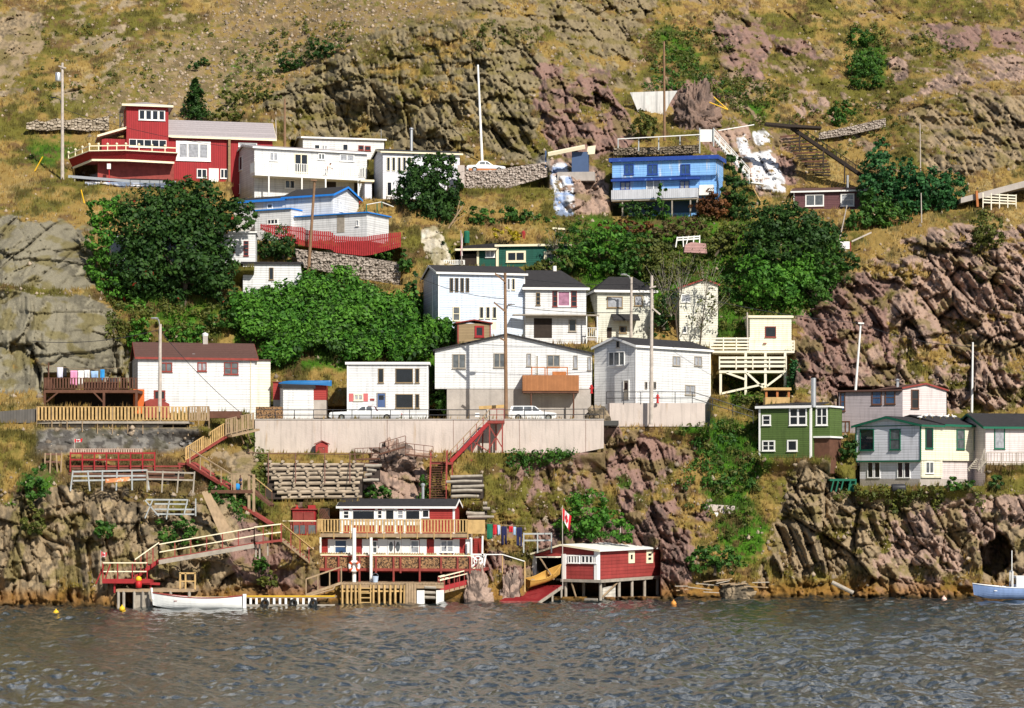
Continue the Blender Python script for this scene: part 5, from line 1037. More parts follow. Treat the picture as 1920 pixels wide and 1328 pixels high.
# ---- boathouse
h = H('boathouse', 'red boathouse on stilts with a white roof and an open dark bay', 1121, 1086, 202.6, 58, cat='boathouse')
h.W = Wm = h.X(1237); Dp = h.sY(997.5); ze = h.Z(1180, 1030.5); zl = h.sZ(1060, 1041); am = h.sY(1054); rs = h.sZ(1054, 1024)-ze
zE = h.sZ(998, 1042)
h.part('wall', MB().prism([(0, -.05), (am, -.05), (am, zE), (Dp, zE), (am, ze+rs), (0, ze)], 'x', 0, Wm), mat('faded_red_board', (.30, .045, .04), var=.22, scale=.8, siding=.3, streak=.3, rough=.7))
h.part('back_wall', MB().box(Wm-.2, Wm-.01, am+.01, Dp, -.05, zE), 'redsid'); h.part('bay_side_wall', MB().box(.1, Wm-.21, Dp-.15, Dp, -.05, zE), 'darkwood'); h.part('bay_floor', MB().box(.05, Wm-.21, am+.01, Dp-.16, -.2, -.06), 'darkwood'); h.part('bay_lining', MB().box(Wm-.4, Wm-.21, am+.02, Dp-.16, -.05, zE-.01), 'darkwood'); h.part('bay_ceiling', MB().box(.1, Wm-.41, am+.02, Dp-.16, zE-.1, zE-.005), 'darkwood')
k = .0; g = MB(); g.prism([(-.35, ze-.05), (am, ze+rs+.04), (am, ze+rs+.16), (-.35, ze+.09)], 'x', -.3, Wm+.35); g.prism([(am+.001, ze+rs+.04), (Dp+.3, zE), (Dp+.3, zE+.12), (am+.001, ze+rs+.16)], 'x', -.3, Wm+.35)
r = h.part('roof', g, 'whiteroof'); fm = MB(); fm.prism([(-.37, ze-.06), (am, ze+rs+.02), (am, ze+rs+.17), (-.37, ze+.1)], 'x', -.36, -.305); fm.prism([(am+.002, ze+rs+.02), (Dp+.3, zE-.03), (Dp+.3, zE+.13), (am+.002, ze+rs+.17)], 'x', -.36, -.305); h.part('fascia', fm, 'creamtrim', r)
h.panel(1057, 1041, 1120, 1057.5, 'trim', side='l', name='white_band'); 
for a, b in ((1065.5, 1087), (1090.5, 1118.5)): h.win(a, 1042, b, 1056, side='l', n=4, off=-.032, fw=.06, bars=.07)
each('corner_board', [MB().box(-.06, -.003, .0, .35, -.1, ze), MB().box(-.055, -.003, am-.4, am, -.1, zE+.2), MB().box(.0, .3, -.05, -.003, -.1, ze-.03), MB().box(-.04, .3, Dp-.3, Dp+.02, -.05, zE)], 'trim', h.o)
h.win(1178, 1033.5, 1189, 1056, tm='creamtrim', fw=.32, sill=False); h.win(1211.5, 1032, 1223.5, 1056, tm='creamtrim', fw=.28, k=2, bars=.12, sill=False)
h.part('awning', MB().prism([(am-.1, zE-.1), (am+1.9, zE-.12), (am+1.9, zE-.04), (am-.1, zE)], 'x', -1.3, -.37), 'creamwood')
g = [MB().bar((-1.2, am+.1, -.1), (-1.25, am+1.5, zE-.12), .1, .1)]; each('awning_prop', g, 'tanwood', h.o)
h.part('floor_deck', MB().box(-.25, Wm+2.6, -.5, am, -.3, -.06), 'greywood')
each('pile', [MB().tube((x, y, -2.4), (x, y, -.31), .14, n=8) for x, y in ((.1, -.2), (.1, am-.3), (3.2, -.3), (5.5, -.3), (7.8, -.3), (10.2, -.3), (5.5, 2.5), (2, 2.6))], 'greywood', h.o)
each('brace', [MB().bar((-.1, am-1, -.31), (-.1, am-1.6, -2.0), .1), MB().bar((.3, -.2, -1.6), (2.9, -.3, -.4), .1)], 'tanwood', h.o)
h.part('crate_boards', MB().prism([(.8, -1.9), (3.0, -1.7), (3.0, -.6), (.8, -.8)], 'y', -.05, .1), mat('whitish_boards', (.55, .52, .46), siding=.28, var=.3))
each('low_beam', [MB().bar((-.1, 0, -1.75), (-.1, am, -1.75), .16)], 'greywood', h.o)
# slip, dory
sp = wt('slip', 'pinkish red planked slip running down into the water', 'slip', P(985, 1125, 201)); q = [P(936, 1128, 200.4), P(1010, 1127.5, 199.4), P(1053, 1098, 203.0), P(988, 1099, 205.2)]
pt(sp, 'planking', MB().sheet(q, .12, (0, 0, -1)), 'slip'); pt(sp, 'side_beam', MB().bar(q[1]-UP*.15, q[2]-UP*.15, .14, .25), 'greywood')
g = MB()
for i in range(15):
    t = (i+.5)/15; g.bar(q[0].lerp(q[3], t)+UP*.04, q[1].lerp(q[2], t)+UP*.04, .12, .07)
pt(sp, 'rollers', g, 'fencered'); each('trestle', [MB().bar(q[2]-UP*.2, q[2]-UP*2.2, .15), MB().bar(q[1].lerp(q[2], .6)-UP*.3, q[1].lerp(q[2], .6)-UP*1.8, .15)], 'greywood', sp, sp.location)
def hull(mb, Ln, B, Hh, bow=.5, stern=.2, rake=.25, th=.05, tr=.55, n=16, m=7):
    """open boat along +x (bow at x=Ln): outer and inner skins"""
    def ring(t, inn):
        x = Ln*t; b = B/2*(1-(1-min(t*1.0, 1))**2.2*(1-tr))*(1-max(0, (t-.45)/.55)**2.3); b = max(b, .012)-inn*.6; b = max(b, .004)
        sh = Hh+bow*max(0, (t-.35)/.65)**2+stern*max(0, (.4-t)/.4)**2; k0 = .12*Hh*(max(0, (t-.7)/.3)**2)*3
        out = []
        for j in range(-m, m+1):
            s = j/m; a = abs(s); y = b*math.sin(a*math.pi/2)**.75*(1 if s >= 0 else -1); z = k0+inn+(sh-k0-inn)*(1-math.cos(a*math.pi/2))**1.05
            out.append((x+rake*max(0, t-.8)/.2*(z/Hh)*.5, y, z))
        return out
    for inn in (0, th):
        V = [v for i in range(n+1) for v in ring(i/n, inn)]; k = 2*m+1
        fs = [(i*k+j, i*k+j+1, (i+1)*k+j+1, (i+1)*k+j) for i in range(n) for j in range(k-1)]+[tuple(range(k))]
        mb.add(V, fs)
    return [ring(i/n, 0) for i in range(n+1)]
def boat(name, label, px, py, Y, Ln, B, Hh, ang, m, gm, tilt=0., roll=0., seats=3, sink=.2, **k):
    o = thing(name, label, 'boat', P(px, py, Y)-UP*sink); o.rotation_euler = (roll, tilt, R(ang)); g = MB(); rg = hull(g, Ln, B, Hh, **k); g.build('hull', m, o, smooth=False)
    gw = MB()
    for i in (0, -1): gw.pipe([r[i] for r in rg], .045)
    gw.build('gunwale', gm, o)
    for i in range(seats):
        t = .22+.52*i/max(1, seats-1); r = rg[int(t*16)]; hw = abs(r[0][1])*.9; MB().box(Ln*t-.13, Ln*t+.13, -hw, hw, Hh*.72, Hh*.78).build('seat', gm if i else 'tanwood', o)
    return o
bt = boat('rowing_boat', 'long white rowing boat with a red-brown gunwale moored by the red landing', 455, 1140, 190.8, 7.25, 1.9, .95, 180, 'boatwhite', 'redwood', bow=.42, stern=.18, sink=.12)
MB().tube((7.3, 0, .8), (7.42, 0, 1.75), .09).build('stem_post', 'boatwhite', bt); MB().box(.0, 7.0, -.012, .012, -.06, .05).build('keel', 'redwood', bt); MB().box(-.3, -.02, -.04, .04, .1, 1.25).build('rudder', 'boatwhite', bt); MB().tube((1.2, -.3, 1.0), (4.2, .2, 1.05), .03).build('oar', 'wood', bt); MB().box(1.6, 2.6, -.4, .4, .8, 1.05).build('engine_box', 'tanwood', bt)
boat('dory', 'weathered ochre dory hauled up on the red slip', 990, 1104, 202.3, 3.6, 1.3, .55, 38, 'dryhull', 'dryhull', tilt=R(-14), roll=R(14), sink=-.1, seats=2)
bt = boat('motor_boat', 'blue fishing boat moored at the foot of the right cliff', 1905, 1119, 203, 6.5, 2.2, 1.0, 180, 'boatblue', 'trim', bow=.35, sink=.2); bt.location.x += 2.9
MB().box(1.2, 3.0, -.7, .7, .7, 2.0).build('cabin', 'trim', bt); MB().box(3.01, 3.04, -.5, .5, 1.3, 1.8).build('window', 'glass', bt); MB().tube((3.3, .2, .9), (3.3, .2, 4.2), .04).build('mast', 'trim', bt); MB().pipe([(3.3, -.6, .9), (3.3, -.6, 2.4), (3.3, .6, 2.4), (3.3, .6, .9)], .05).build('rail_frame', 'trim', bt)
cn = thing('canoe', 'upturned blue canoe lying on the red shed roof', 'canoe', P(622, 715.5, 222.0)); cn.rotation_euler = (math.pi, 0, math.pi-R(2)); cn.location.z += .1
g = MB(); hull(g, 5.0, .85, .42, bow=.12, stern=.12, tr=.05, rake=.15); g.build('hull', 'canoe', cn, smooth=True); 
# ------------------------------------------------------------------ red staircase between road and shore
o = wt('red_staircase', 'long red wooden staircase from the road down past the concrete wall', 'staircase', P(824, 938, 207))
Yt = 214.6; A1 = P(918, 789, Yt); B1 = P(845, 866, Yt-.6)
pt(o, 'top_landing', MB().box(P(914, 0, Yt).x, P(946, 0, Yt).x, Yt-.1, Yt+1.7, A1.z-.25, A1.z), 'redwood')
stairs(o, A1+Vector((0, 0, -.1)), B1, (0, 1.3, 0), 22, 'fencered', 'redwood', th=.34)
handrail(o, A1, B1, 1.0, 6, 'tanwood', 'redwood', .07, mid=True); handrail(o, P(945, 789, Yt), A1, 1.05, 2, 'redwood', 'redwood', .07, mid=True)
each('trestle_post', [MB().bar(P(a, b, Yt+c), P(a, t, Yt+c), .13, .13, (0, 1, 0)) for a, b, t, c in ((918, 855, 793, 0), (942, 850, 793, 0), (930, 845, 793, 1.5), (884, 865, 826, .0), (868, 858, 842, 1.2), (905, 845, 805, 1.2))], 'redwood', o, o.location)
each('brace', [MB().bar(P(a, b, Yt), P(c, d, Yt), .1) for a, b, c, d in ((884, 826, 918, 848), (918, 800, 942, 840), (942, 800, 918, 840), (884, 850, 905, 810))], 'redwood', o, o.location)
L0 = P(826, 867, Yt-.9); pt(o, 'middle_landing', MB().box(P(824, 0, Yt-1).x, P(850, 0, Yt-1).x, Yt-1.9, Yt+.6, L0.z-.22, L0.z), 'redwood')
F0 = P(808, 866, Yt-2.0); F1 = P(806, 938, 208.0); stairs(o, F0, F1, (1.45, 0, 0), 16, 'fencered', 'brownwood', th=.3)
pt(o, 'middle_landing', MB().box(P(806, 0, Yt-2).x, P(826, 0, Yt-2).x, Yt-2.2, Yt-1.0, L0.z-.22, L0.z), 'redwood')
for q in (Vector((0, 0, 0)), Vector((1.45, 0, 0))): handrail(o, F0+q, F1+q, 1.0, 5, 'redwood', 'redwood', .09)
each('landing_post', [MB().bar(P(a, 905, Yt-1.8), P(a, 868, Yt-1.8), .12, .12, (0, 1, 0)) for a in (828, 848)], 'redwood', o, o.location)
o = wt('brown_walkway', 'rusty brown railed walkway crossing the brown boulder to the red stairs', 'walkway', P(712, 860, 212.6)); Yk = 212.2
for a, b in (((712, 852), (760, 838)), ((760, 852), (812, 858)), ((665, 862), (712, 860))):
    p_, q_ = P(*a, Yk), P(*b, Yk); pt(o, 'deck', MB().bar(p_, q_, .9, .14), 'brownwood'); handrail(o, p_, q_, 1.0, 3, 'rust', 'rust', .06, mid=True)
o = wt('rusty_railing', 'rusty pipe railing in front of the grey log cribbing', 'railing', P(465, 862, 209)); g = MB().pipe([P(465, 849, 209.3), P(500, 850.5, 209.2), P(668, 852, 209.2)], .045); g.pipe([P(665, 853, 209.2), P(668, 868, 209.2), P(710, 870, 211)], .045); pt(o, 'rails', g, 'rust')
each('post', [MB().tube(P(a, 906, 205.8), P(a, 850, 209.2), .05) for a in (503, 554, 609, 656)], 'rust', o, o.location)
# ---- log cribbing
def crib(name, label, rows, Y0, dY, m='log', dark=True, ends=True):
    o = wt(name, label, 'log wall', P(rows[-1][0], rows[-1][2]+4, Y0))
    for i, (a, b, c) in enumerate(rows):
        Y = Y0+dY*(len(rows)-1-i); g = MB(); r = .125+.06*random.random(); p_ = P(a+random.uniform(-3, 9), c+random.uniform(-1.5, 1.5), Y); q_ = P(b-random.uniform(-4, 7), c+random.uniform(-2, 2), Y); mid = p_.lerp(q_, .5)+Vector((0, 0, random.uniform(-.06, .06)))
        g.tube(p_, mid, r, r*.95, 8); g.tube(mid, q_, r*.95, r*.85, 8)
        if ends:
            n = int((b-a)/26)
            for k in range(n):
                t = (k+.3+.4*random.random())/n; e = p_.lerp(q_, t)+Vector((0, 0, r+.1)); g.tube(e+Vector((0, -.28, 0)), e+Vector((0, .6, 0)), .13, n=8)
        pt(o, 'log', g, m)
    x0 = P(rows[0][0], 0, Y0).x; x1 = P(rows[0][1], 0, Y0).x; zt = P(0, rows[0][2], Y0+dY*len(rows)).z; zb = P(0, rows[-1][2]+4, Y0).z
    g = MB(); g.prism([(Y0+.35, zb), (Y0+1.2+dY*len(rows), zb), (Y0+1.2+dY*len(rows), zt), (Y0+.35+dY*len(rows), zt)], 'x', x0+.3, x1-.1); pt(o, 'earth_fill', g, 'darkwood' if dark else 'bark')
    return o
crib('log_cribbing', 'tall stack of pale grey logs cribbing the slope above the red shed', [(490+max(0, (i-0))*4.5, 679, 872+i*8.6) for i in range(8)], 206.2, .33)
crib('log_cribbing', 'dark log cribbing right of the long red stairs', [(838+i*1.5, 908-((i*37) % 9), 893+i*9.5) for i in range(5)], 207.2, .3, 'greywood', ends=False)
crib('log_cribbing', 'short end of logs between the grey cribbing and the brown boulder', [(681, 712-(i % 3)*5, 873+i*9) for i in range(4)], 207.6, .33, 'greywood', ends=False)
crib('log_cribbing', 'grey log steps behind the end of the waterfront house deck', [(874, 915+(i % 2)*10, 944+i*9) for i in range(4)], 206.5, .3, 'greywood', ends=False)
crib('log_wall', 'low dark log wall under the yellow fence', [(72, 352-(i % 2)*40, 793+i*7) for i in range(3)], 207.8, .15, 'greywood', ends=False)
# ---- outhouse and red shed
h = H('outhouse', 'tiny maroon outhouse standing against the concrete wall', 592, 864, 214.9, 6, cat='outhouse'); h.W = Wm = h.X(615); ze = h.Z(600, 833)
h.walls_y(Wm, 1.1, -.3, ze, Wm/2, .25, 'redsid'); h.roof_y(Wm, 1.1, ze, Wm/2, .25, 'redwood', ov=.15, th=.07, fm=None); h.door(597, 838, 610, 862, m='redwood', tm='redwood')
h = H('red_shed', 'red two-door shed with junk on its flat roof beside the waterfront house', 548, 1004, 204.8, -3, cat='shed'); h.W = Wm = h.X(591); ze = h.Z(570, 956)
h.part('wall', MB().box(0, Wm, 0, 2.5, -1.2, ze), 'red'); h.part('roof', MB().box(-.1, Wm+.15, -.15, 2.6, ze+.005, ze+.1), 'redwood'); h.door(549, 960, 568.5, 1001, m='redwood', tm='redwood'); h.door(569.5, 960, 589, 1001, m='redwood', tm='redwood')
one('red_crate', MB().box(P(578, 0, 205.5).x, P(592, 0, 205.5).x, 205.2, 206.2, h.O.z+ze+.102, h.O.z+ze+.4), 'fencered', 'red crate on the red shed roof', 'crate', P(585, 955, 205.5)); one('red_cap_barrel', MB().lathe([(0, 0), (.22, 0), (.24, .3), (.2, .45), (0, .5)], P(556, 955, 205.6), 10), 'redpaint', 'round red tub on the red shed roof', 'tub', P(556, 955, 205.6))
o = wt('side_deck', 'red-brown deck with grey screens in front of the red shed', 'deck', P(540, 1010, 203.6)); pt(o, 'deck', MB().box(P(528, 0, 203).x, P(593, 0, 203).x, 202.8, 204.7, P(0, 1004, 203).z-.25, P(0, 1004, 203).z), 'redwood'); handrail(o, P(530, 1004, 202.9), P(593, 1004, 202.9), 1.25, 4, 'creamtrim', 'redwood', .08)
for a, b, mm in ((538, 547, 'trim'), (551, 572, 'greyglass'), (575, 592, 'greyglass')): pt(o, 'screen', MB().box(P(a, 0, 203).x, P(b, 0, 203).x, 202.95, 203.0, P(0, 1001, 203).z, P(0, 985, 203).z), mm)
each('post', [MB().bar(P(a, 1050, 203), P(a, 1006, 203), .12, .12, (0, 1, 0)) for a in (531, 562, 590)], 'redwood', o, o.location)
o = wt('lattice_screen', 'dark lattice screen between the red shed and the waterfront house', 'screen', P(605, 972, 205.6)); g = MB()
for i in range(6): g.bar(P(592+i*4, 974, 205.4), P(604+i*4 if i < 4 else 616, 954, 205.4), .06); g.bar(P(604+i*3, 974, 205.45), P(592+i*3, 954, 205.45), .06)
pt(o, 'lattice', g, 'brownwood'); pt(o, 'frame', MB().box(P(591, 0, 205.5).x, P(618, 0, 205.5).x, 205.5, 205.6, P(0, 976, 205).z, P(0, 953, 205).z), 'darkwood')

# ---- left side: decks, yellow fence, stairs
o = wt('dark_deck', 'dark brown raised deck with a washing line beside the brown-roofed house', 'deck', P(85, 762, 216.5)); Yd = 216.3; zd = P(0, 731, Yd).z; x0 = P(83, 0, Yd).x; x1 = P(257, 0, Yd).x
pt(o, 'deck', MB().box(x0, x1, Yd, Yd+5, zd-.28, zd), 'brownwood'); railing(o, [Vector((x0, Yd+4.5, zd)), Vector((x0, Yd, zd)), Vector((x1, Yd, zd))], P(0, 709, Yd).z-zd, 'brownwood', org=o.location, post=1.7, pk=.26, pw=.12)
each('support_post', [MB().bar(P(a, 765, Yd+.1), P(a, 733, Yd+.1), .2, .2, (0, 1, 0)) for a in (84, 195, 256)], 'brownwood', o, o.location); each('brace', [MB().bar(P(a, 735, Yd+.05), P(b, 754, Yd+.05), .13) for a, b in ((110, 87), (175, 193))], 'brownwood', o, o.location)
pt(o, 'line_pole', MB().tube(Vector((x0, Yd+2, zd)), Vector((x0, Yd+2, P(0, 680, Yd+2).z)), .07), 'brownwood'); pt(o, 'under_boards', MB().box(x0+.3, x1-.2, Yd+3.4, Yd+3.5, zd-1.9, zd-.29), 'darkwood')
pt(o, 'deck_bench', MB().box(P(157, 0, Yd+.5).x, P(222, 0, Yd+.5).x, Yd+.5, Yd+.9, zd+.02, zd+.75), 'brownwood')
one('barrel', MB().lathe([(0, 0), (.42, 0), (.46, .5), (.42, 1.0), (0, 1.0)], P(211, 729, 218.5), 14), 'iron', 'dark round barrel on the dark deck by the house door', 'barrel', P(211, 729, 218.5)); one('barrel', MB().lathe([(0, 0), (.3, 0), (.33, .5), (.3, 1.0), (0, 1.0)], P(198, 727, 219), 14), 'greywood', 'smaller grey barrel on the dark deck left of the black one', 'barrel', P(198, 727, 219))
def rope(name, label, p_, q_, sag, r=.02, m='iron', n=14, cat='cable', group=None):
    g = MB().pipe([p_.lerp(q_, i/n)-UP*sag*4*(i/n)*(1-i/n) for i in range(n+1)], r, 4); return one(name, g, m, label, cat, p_, group)
rope('washing_line', 'washing line above the dark deck beside the grey rock', P(83, 684, 218.3), P(225, 690, 218.3), .25, m='tanwood', cat='washing line')
def cloth(name, label, px0, py0, px1, py1, Y, col, cat, legs=False, group=None, mname=None, taper=0.):
    n, k = 8, 6; a = P(px0, py0, Y); b = P(px1, py1, Y); V = []; w_ = b.x-a.x; hh = a.z-b.z; ph = random.random()*6
    for i in range(n+1):
        t = i/n
        for j in range(k+1):
            s = j/k; V.append((a.x+w_*(taper*t*(.5-s)+s), Y+.07*t*math.sin(s*9+ph)+.03*math.sin(t*5+ph), a.z-hh*t*(1+.03*math.sin(s*5+ph))))
    K = k+1; fs = []
    for i in range(n):
        for j in range(k):
            if legs and i >= 3 and j in (2, 3) and abs(j-2.5) < .4 and i > 3: continue
            if legs and i > 3 and j == k//2: continue
            fs.append((i*K+j, i*K+j+1, (i+1)*K+j+1, (i+1)*K+j))
    g = MB(); g.add(V, fs); o = one(name, g, clothm(mname or label[:24], col), label, cat, P((px0+px1)/2, py1, Y), group, smooth=True)
    s = o.modifiers.new('thickness', 'SOLIDIFY'); s.thickness = .02
    return o
LG = 'washing on the line above the dark deck'
cloth('sheet', 'pale lilac cloth leftmost on the line above the dark deck', 107, 689, 118, 709, 218.2, (.6, .6, .72), 'washing', group=LG)
cloth('towel', 'black towel on the line above the dark deck', 119, 690, 125, 707, 218.2, (.02, .02, .025), 'washing', group=LG)
cloth('towel', 'pink towel on the line above the dark deck', 132, 695, 145, 722, 218.2, (.75, .30, .48), 'washing', group=LG)
cloth('shirt', 'white shirt beside the pink towel above the dark deck', 146, 695, 157, 722, 218.2, (.78, .76, .74), 'washing', group=LG)
cloth('sheet', 'short white cloth in the middle of the line above the dark deck', 158, 694, 168, 709, 218.2, (.76, .74, .74), 'washing', group=LG)
cloth('towel', 'pale blue towel on the line above the dark deck', 170, 696, 184, 709, 218.2, (.30, .46, .70), 'washing', group=LG)
cloth('towel', 'bright blue towel rightmost on the line above the dark deck', 188, 693, 196, 713, 218.2, (.03, .26, .60), 'washing', group=LG)

o = wt('yellow_fence', 'long yellow wooden fence on posts below the brown-roofed house', 'fence', P(70, 815, 207.4)); Yf = 207.2
pts = [P(69, 788, Yf), P(353, 788, Yf+.6)]; railing(o, pts, P(0, 763, Yf).z-P(0, 788, Yf).z, 'wood', pm='tanwood', org=o.location, post=1.38, pk=.31, pw=.16, rails=(0., 1.0), tw=.1, drop=1.2, sub=False)
pt(o, 'walk', MB().box(P(66, 0, Yf).x, P(353, 0, Yf).x, Yf+.2, Yf+4, P(0, 790, Yf).z-.2, P(0, 790, Yf).z), 'greywood')
a, b = P(353, 792, Yf+.6), P(392, 792, Yf+1.2); railing(o, [a, b], P(0, 760, Yf).z-P(0, 790, Yf).z, 'tanwood', org=o.location, post=.95, pk=.22, pw=.14, drop=1.2, sub=False)
one('grey_fence', MB().prism([(P(-60, 0, Yf).x, P(0, 793, Yf).z), (P(67, 0, Yf).x, P(0, 793, Yf).z), (P(67, 0, Yf).x, P(0, 766, Yf).z), (P(-60, 0, Yf).x, P(0, 776, Yf).z)], 'y', Yf+.3, Yf+.36), mat('dark_grey_pickets', (.12, .11, .10), siding=.25, vert=True), 'dark grey picket fence at the left end of the yellow fence', 'fence', P(30, 793, Yf))
one('stacked_timber', MB().box(P(392, 0, 211).x, P(450, 0, 211).x, 211, 212.4, P(0, 784, 211).z, P(0, 771, 211).z), 'brownwood', 'dark stack of timber beside the foot of the brown-roofed house', 'timber stack', P(420, 784, 211))
o = wt('wooden_stairs', 'yellow railed wooden stairs from the road wall down to the left rocks', 'staircase', P(345, 868, 204)); Ys = 211.5
a, b = P(477, 806, 213.5), P(425, 818, 210.5); pt(o, 'upper_landing', MB().bar(a, b, 1.3, .18), 'tanwood'); railing(o, [a+Vector((0, -.6, 0)), b+Vector((0, -.6, 0))], 1.5, 'tanwood', org=o.location, post=.8, pk=.24, pw=.09, sub=False)
each('brace', [MB().bar(P(c, 806, 211.8), P(c+9, 832, 212.5), .09) for c in (430, 448, 462)], 'tanwood', o, o.location)
a, b = P(424, 818, 210.3), P(348, 866, 206.4); stairs(o, a, b, (0, 1.2, 0), 16, 'redwood', 'redwood'); railing(o, [a, b], 1.25, 'wood', org=o.location, post=1.0, pk=.24, pw=.09, sub=False); LANDY = 206.0
pt(o, 'lower_landing', MB().box(P(336, 0, 206).x, P(360, 0, 206).x, 205.2, 207.0, P(0, 868, 206).z-.2, P(0, 868, 206).z), 'redwood'); each('landing_post', [MB().bar(P(c, 925, 205), P(c, 869, 205), .13, .13, (0, 1, 0)) for c in (337, 352)], 'redwood', o, o.location)
o = wt('brown_stairs', 'brown walkway stairs slanting right down to the boy on the landing', 'staircase', P(470, 975, 202.5))
a, b = P(358, 869, 205), P(436, 917, 202.6); pt(o, 'ramp', MB().bar(a, b, 1.2, .25), 'redwood'); handrail(o, a+Vector((0, -.6, 0)), b+Vector((0, -.6, 0)), 1.25, 4, 'tanwood', 'tanwood', .08); 
pt(o, 'landing', MB().box(P(398, 0, 202.4).x, P(474, 0, 202.4).x, 201.6, 203.6, P(0, 919, 202.4).z-.28, P(0, 919, 202.4).z), 'brownwood'); handrail(o, b+Vector((0, -.6, 0)), P(474, 919, 201.7), 1.35, 2, 'tanwood', 'tanwood', .07)
each('landing_post', [MB().bar(P(c, d, 201.9), P(c, 890, 201.9), .22, .22, (0, 1, 0)) for c, d in ((467, 985), (476, 960), (440, 940))], 'tanwood', o, o.location)
a, b = P(474, 919, 202.4), P(510, 948, 202.0); pt(o, 'ramp', MB().bar(a, b, 1.0, .2), 'brownwood'); handrail(o, a, b, 1.2, 3, 'wood', 'brownwood', .06)
a, b = P(434, 935, 202.6), P(510, 983, 201.6); pt(o, 'lower_flight', MB().bar(a, b, .8, .22), 'redwood')
# terrace fences on the left rocks
def rails_fence(name, label, px0, py0, px1, py1, h, n, k, Y, m, pm=None, lean=0, base=None, **kw):
    o = wt(name, label, 'fence', P(px0, py0, Y)); a, b = P(px0, py0, Y), P(px1, py1, Y)
    for i in range(k): z = h*(i+1)/k; pt(o, 'rail', MB().bar(a+UP*z, b+UP*(z+random.uniform(-.05, .05)), .05, .14), m)
    each('post', [MB().bar(a.lerp(b, i/n)-UP*.5+Vector((lean*random.uniform(-1, 1), 0, 0)), a.lerp(b, i/n)+UP*(h+.1), .11, .11, (0, 1, 0)) for i in range(n+1)], pm or m, o, o.location)
    return o
Yr = TM(130, 845, 260, 880)-.5
rails_fence('red_fence', 'red rail fence on the terrace under the dark rubble wall', 132, 874, 290, 874, 1.1, 7, 2, Yr, 'fencered')
crib('log_wall', 'dark timber step wall under the red rail fence', [(130, 342-12*(i % 2), 881+i*7) for i in range(3)], Yr-.1, .2, 'brownwood', ends=False)
o = wt('pink_picket', 'pinkish picket strip on top of the red rail fence', 'fence', P(132, 850, Yr+.1)); railing(o, [P(132, 851, Yr+.15), P(266, 851, Yr+.15)], .42, mat('faded_pink_wood', (.52, .36, .29), var=.2), org=o.location, post=1.6, pk=.2, pw=.09, rails=(.0, 1.0), sub=False)
one('red_ledge', MB().box(P(128, 0, Yr).x, P(338, 0, Yr).x, Yr+.2, Yr+1.6, P(0, 876, Yr).z, P(0, 873, Yr).z), 'redwood', 'flat red ledge boards below the red rail fence', 'ledge', P(230, 875, Yr))
Yr2 = TM(138, 885, 360, 915)-.5
rails_fence('grey_fence', 'bluish grey rail fence with an orange board on the left rocks', 137, 910, 275, 908, 1.15, 5, 3, Yr2, 'bluewood', lean=.25); rails_fence('grey_fence', 'bluish grey rail fence right of the orange board', 276, 912, 365, 914, 1.25, 3, 2, Yr2-.1, 'greywood', lean=.2)
one('orange_board', MB().bar(P(198, 902, Yr2-.1), P(243, 898, Yr2-.1), .08, .34), mat('faded_orange_board', (.62, .24, .10), var=.3, second=(.6, .5, .4), sthr=.55, sscale=3), 'faded orange board fixed to the bluish grey fence', 'board', P(220, 902, Yr2))
Yr3 = TM(270, 940, 370, 970)-.5
o = wt('rail_stand', 'weathered white rail frame with crossed legs on the left cliff', 'rail', P(275, 968, Yr3)); 
for z in (937, 945, 955, 964): pt(o, 'rail', MB().bar(P(274 if z < 940 else 290, z, Yr3), P(352 if z < 950 else 366, z+.5, Yr3), .06, .13), 'bluewood')
each('leg', [MB().bar(P(a, b, Yr3-.1), P(c, d, Yr3-.1), .1) for a, b, c, d in ((272, 972, 287, 936), (298, 968, 272, 938), (312, 974, 318, 937), (345, 966, 352, 937), (367, 968, 367, 935))], 'bluewood', o, o.location)
rails_fence('pole_fence', 'thin leaning pole fence left of the red rail fence', 85, 880, 116, 880, 1.3, 3, 2, Yr, 'rust', 'tanwood', lean=.2)
Yp = TM(385, 930, 432, 1015)-.3
for i, (a, b, c, d) in enumerate(((381, 922, 420, 1012), (386, 922, 427, 1014), (392, 926, 436, 1016), (400, 940, 440, 1012))):
    one('plank', MB().bar(P(a, b, Yp+1.6), P(c, d, Yp), .28, .06, (0, -1, .3)), 'tanwood', 'grey-tan plank leaning on the rock behind the ramp, %s from the left' % ('first', 'second', 'third', 'fourth')[i], 'plank', P(c, d, Yp), 'planks leaning on the rock')
# ramp with the white handrail and the red landing
Ya = TM(300, 1015, 470, 1060)-.9; o = wt('red_ramp', 'long red-brown ramp with a white handrail along the left rocks', 'ramp', P(300, 1060, Ya))
a, b, c = P(300, 1050, Ya), P(478, 1019, Ya+.3), P(528, 1013, Ya+.8)
pt(o, 'deck', MB().bar(a, b, 1.1, .16), 'redwood'); pt(o, 'deck', MB().bar(b, c, 1.1, .16), 'redwood'); pt(o, 'side_beam', MB().bar(a+Vector((0, -.6, -.18)), b+Vector((0, -.6, -.18)), .08, .36), 'greywood')
handrail(o, a+Vector((0, -.55, 0)), b+Vector((0, -.55, 0)), 1.3, 6, 'creamtrim', 'redwood', .085, mid=True); handrail(o, b+Vector((0, -.55, 0)), c+Vector((0, -.55, 0)), 1.35, 3, 'creamtrim', 'redwood', .085, mid=True)
e, f_ = P(255, 1082, Ya-.4), a; stairs(o, f_, e, (0, 1.0, 0), 8, 'fencered', 'redwood'); handrail(o, a+Vector((0, -.55, 0)), e+Vector((0, -.55, 0)), 1.45, 4, 'creamtrim', 'redwood', .085)
g0, g1 = c, P(596, 1067, 202.0); stairs(o, g0, g1, (0, 1.1, 0), 12, 'tanwood', 'redwood'); handrail(o, g0+Vector((0, -.1, 0)), g1+Vector((0, -.1, 0)), 1.35, 4, 'wood', 'redwood', .085)
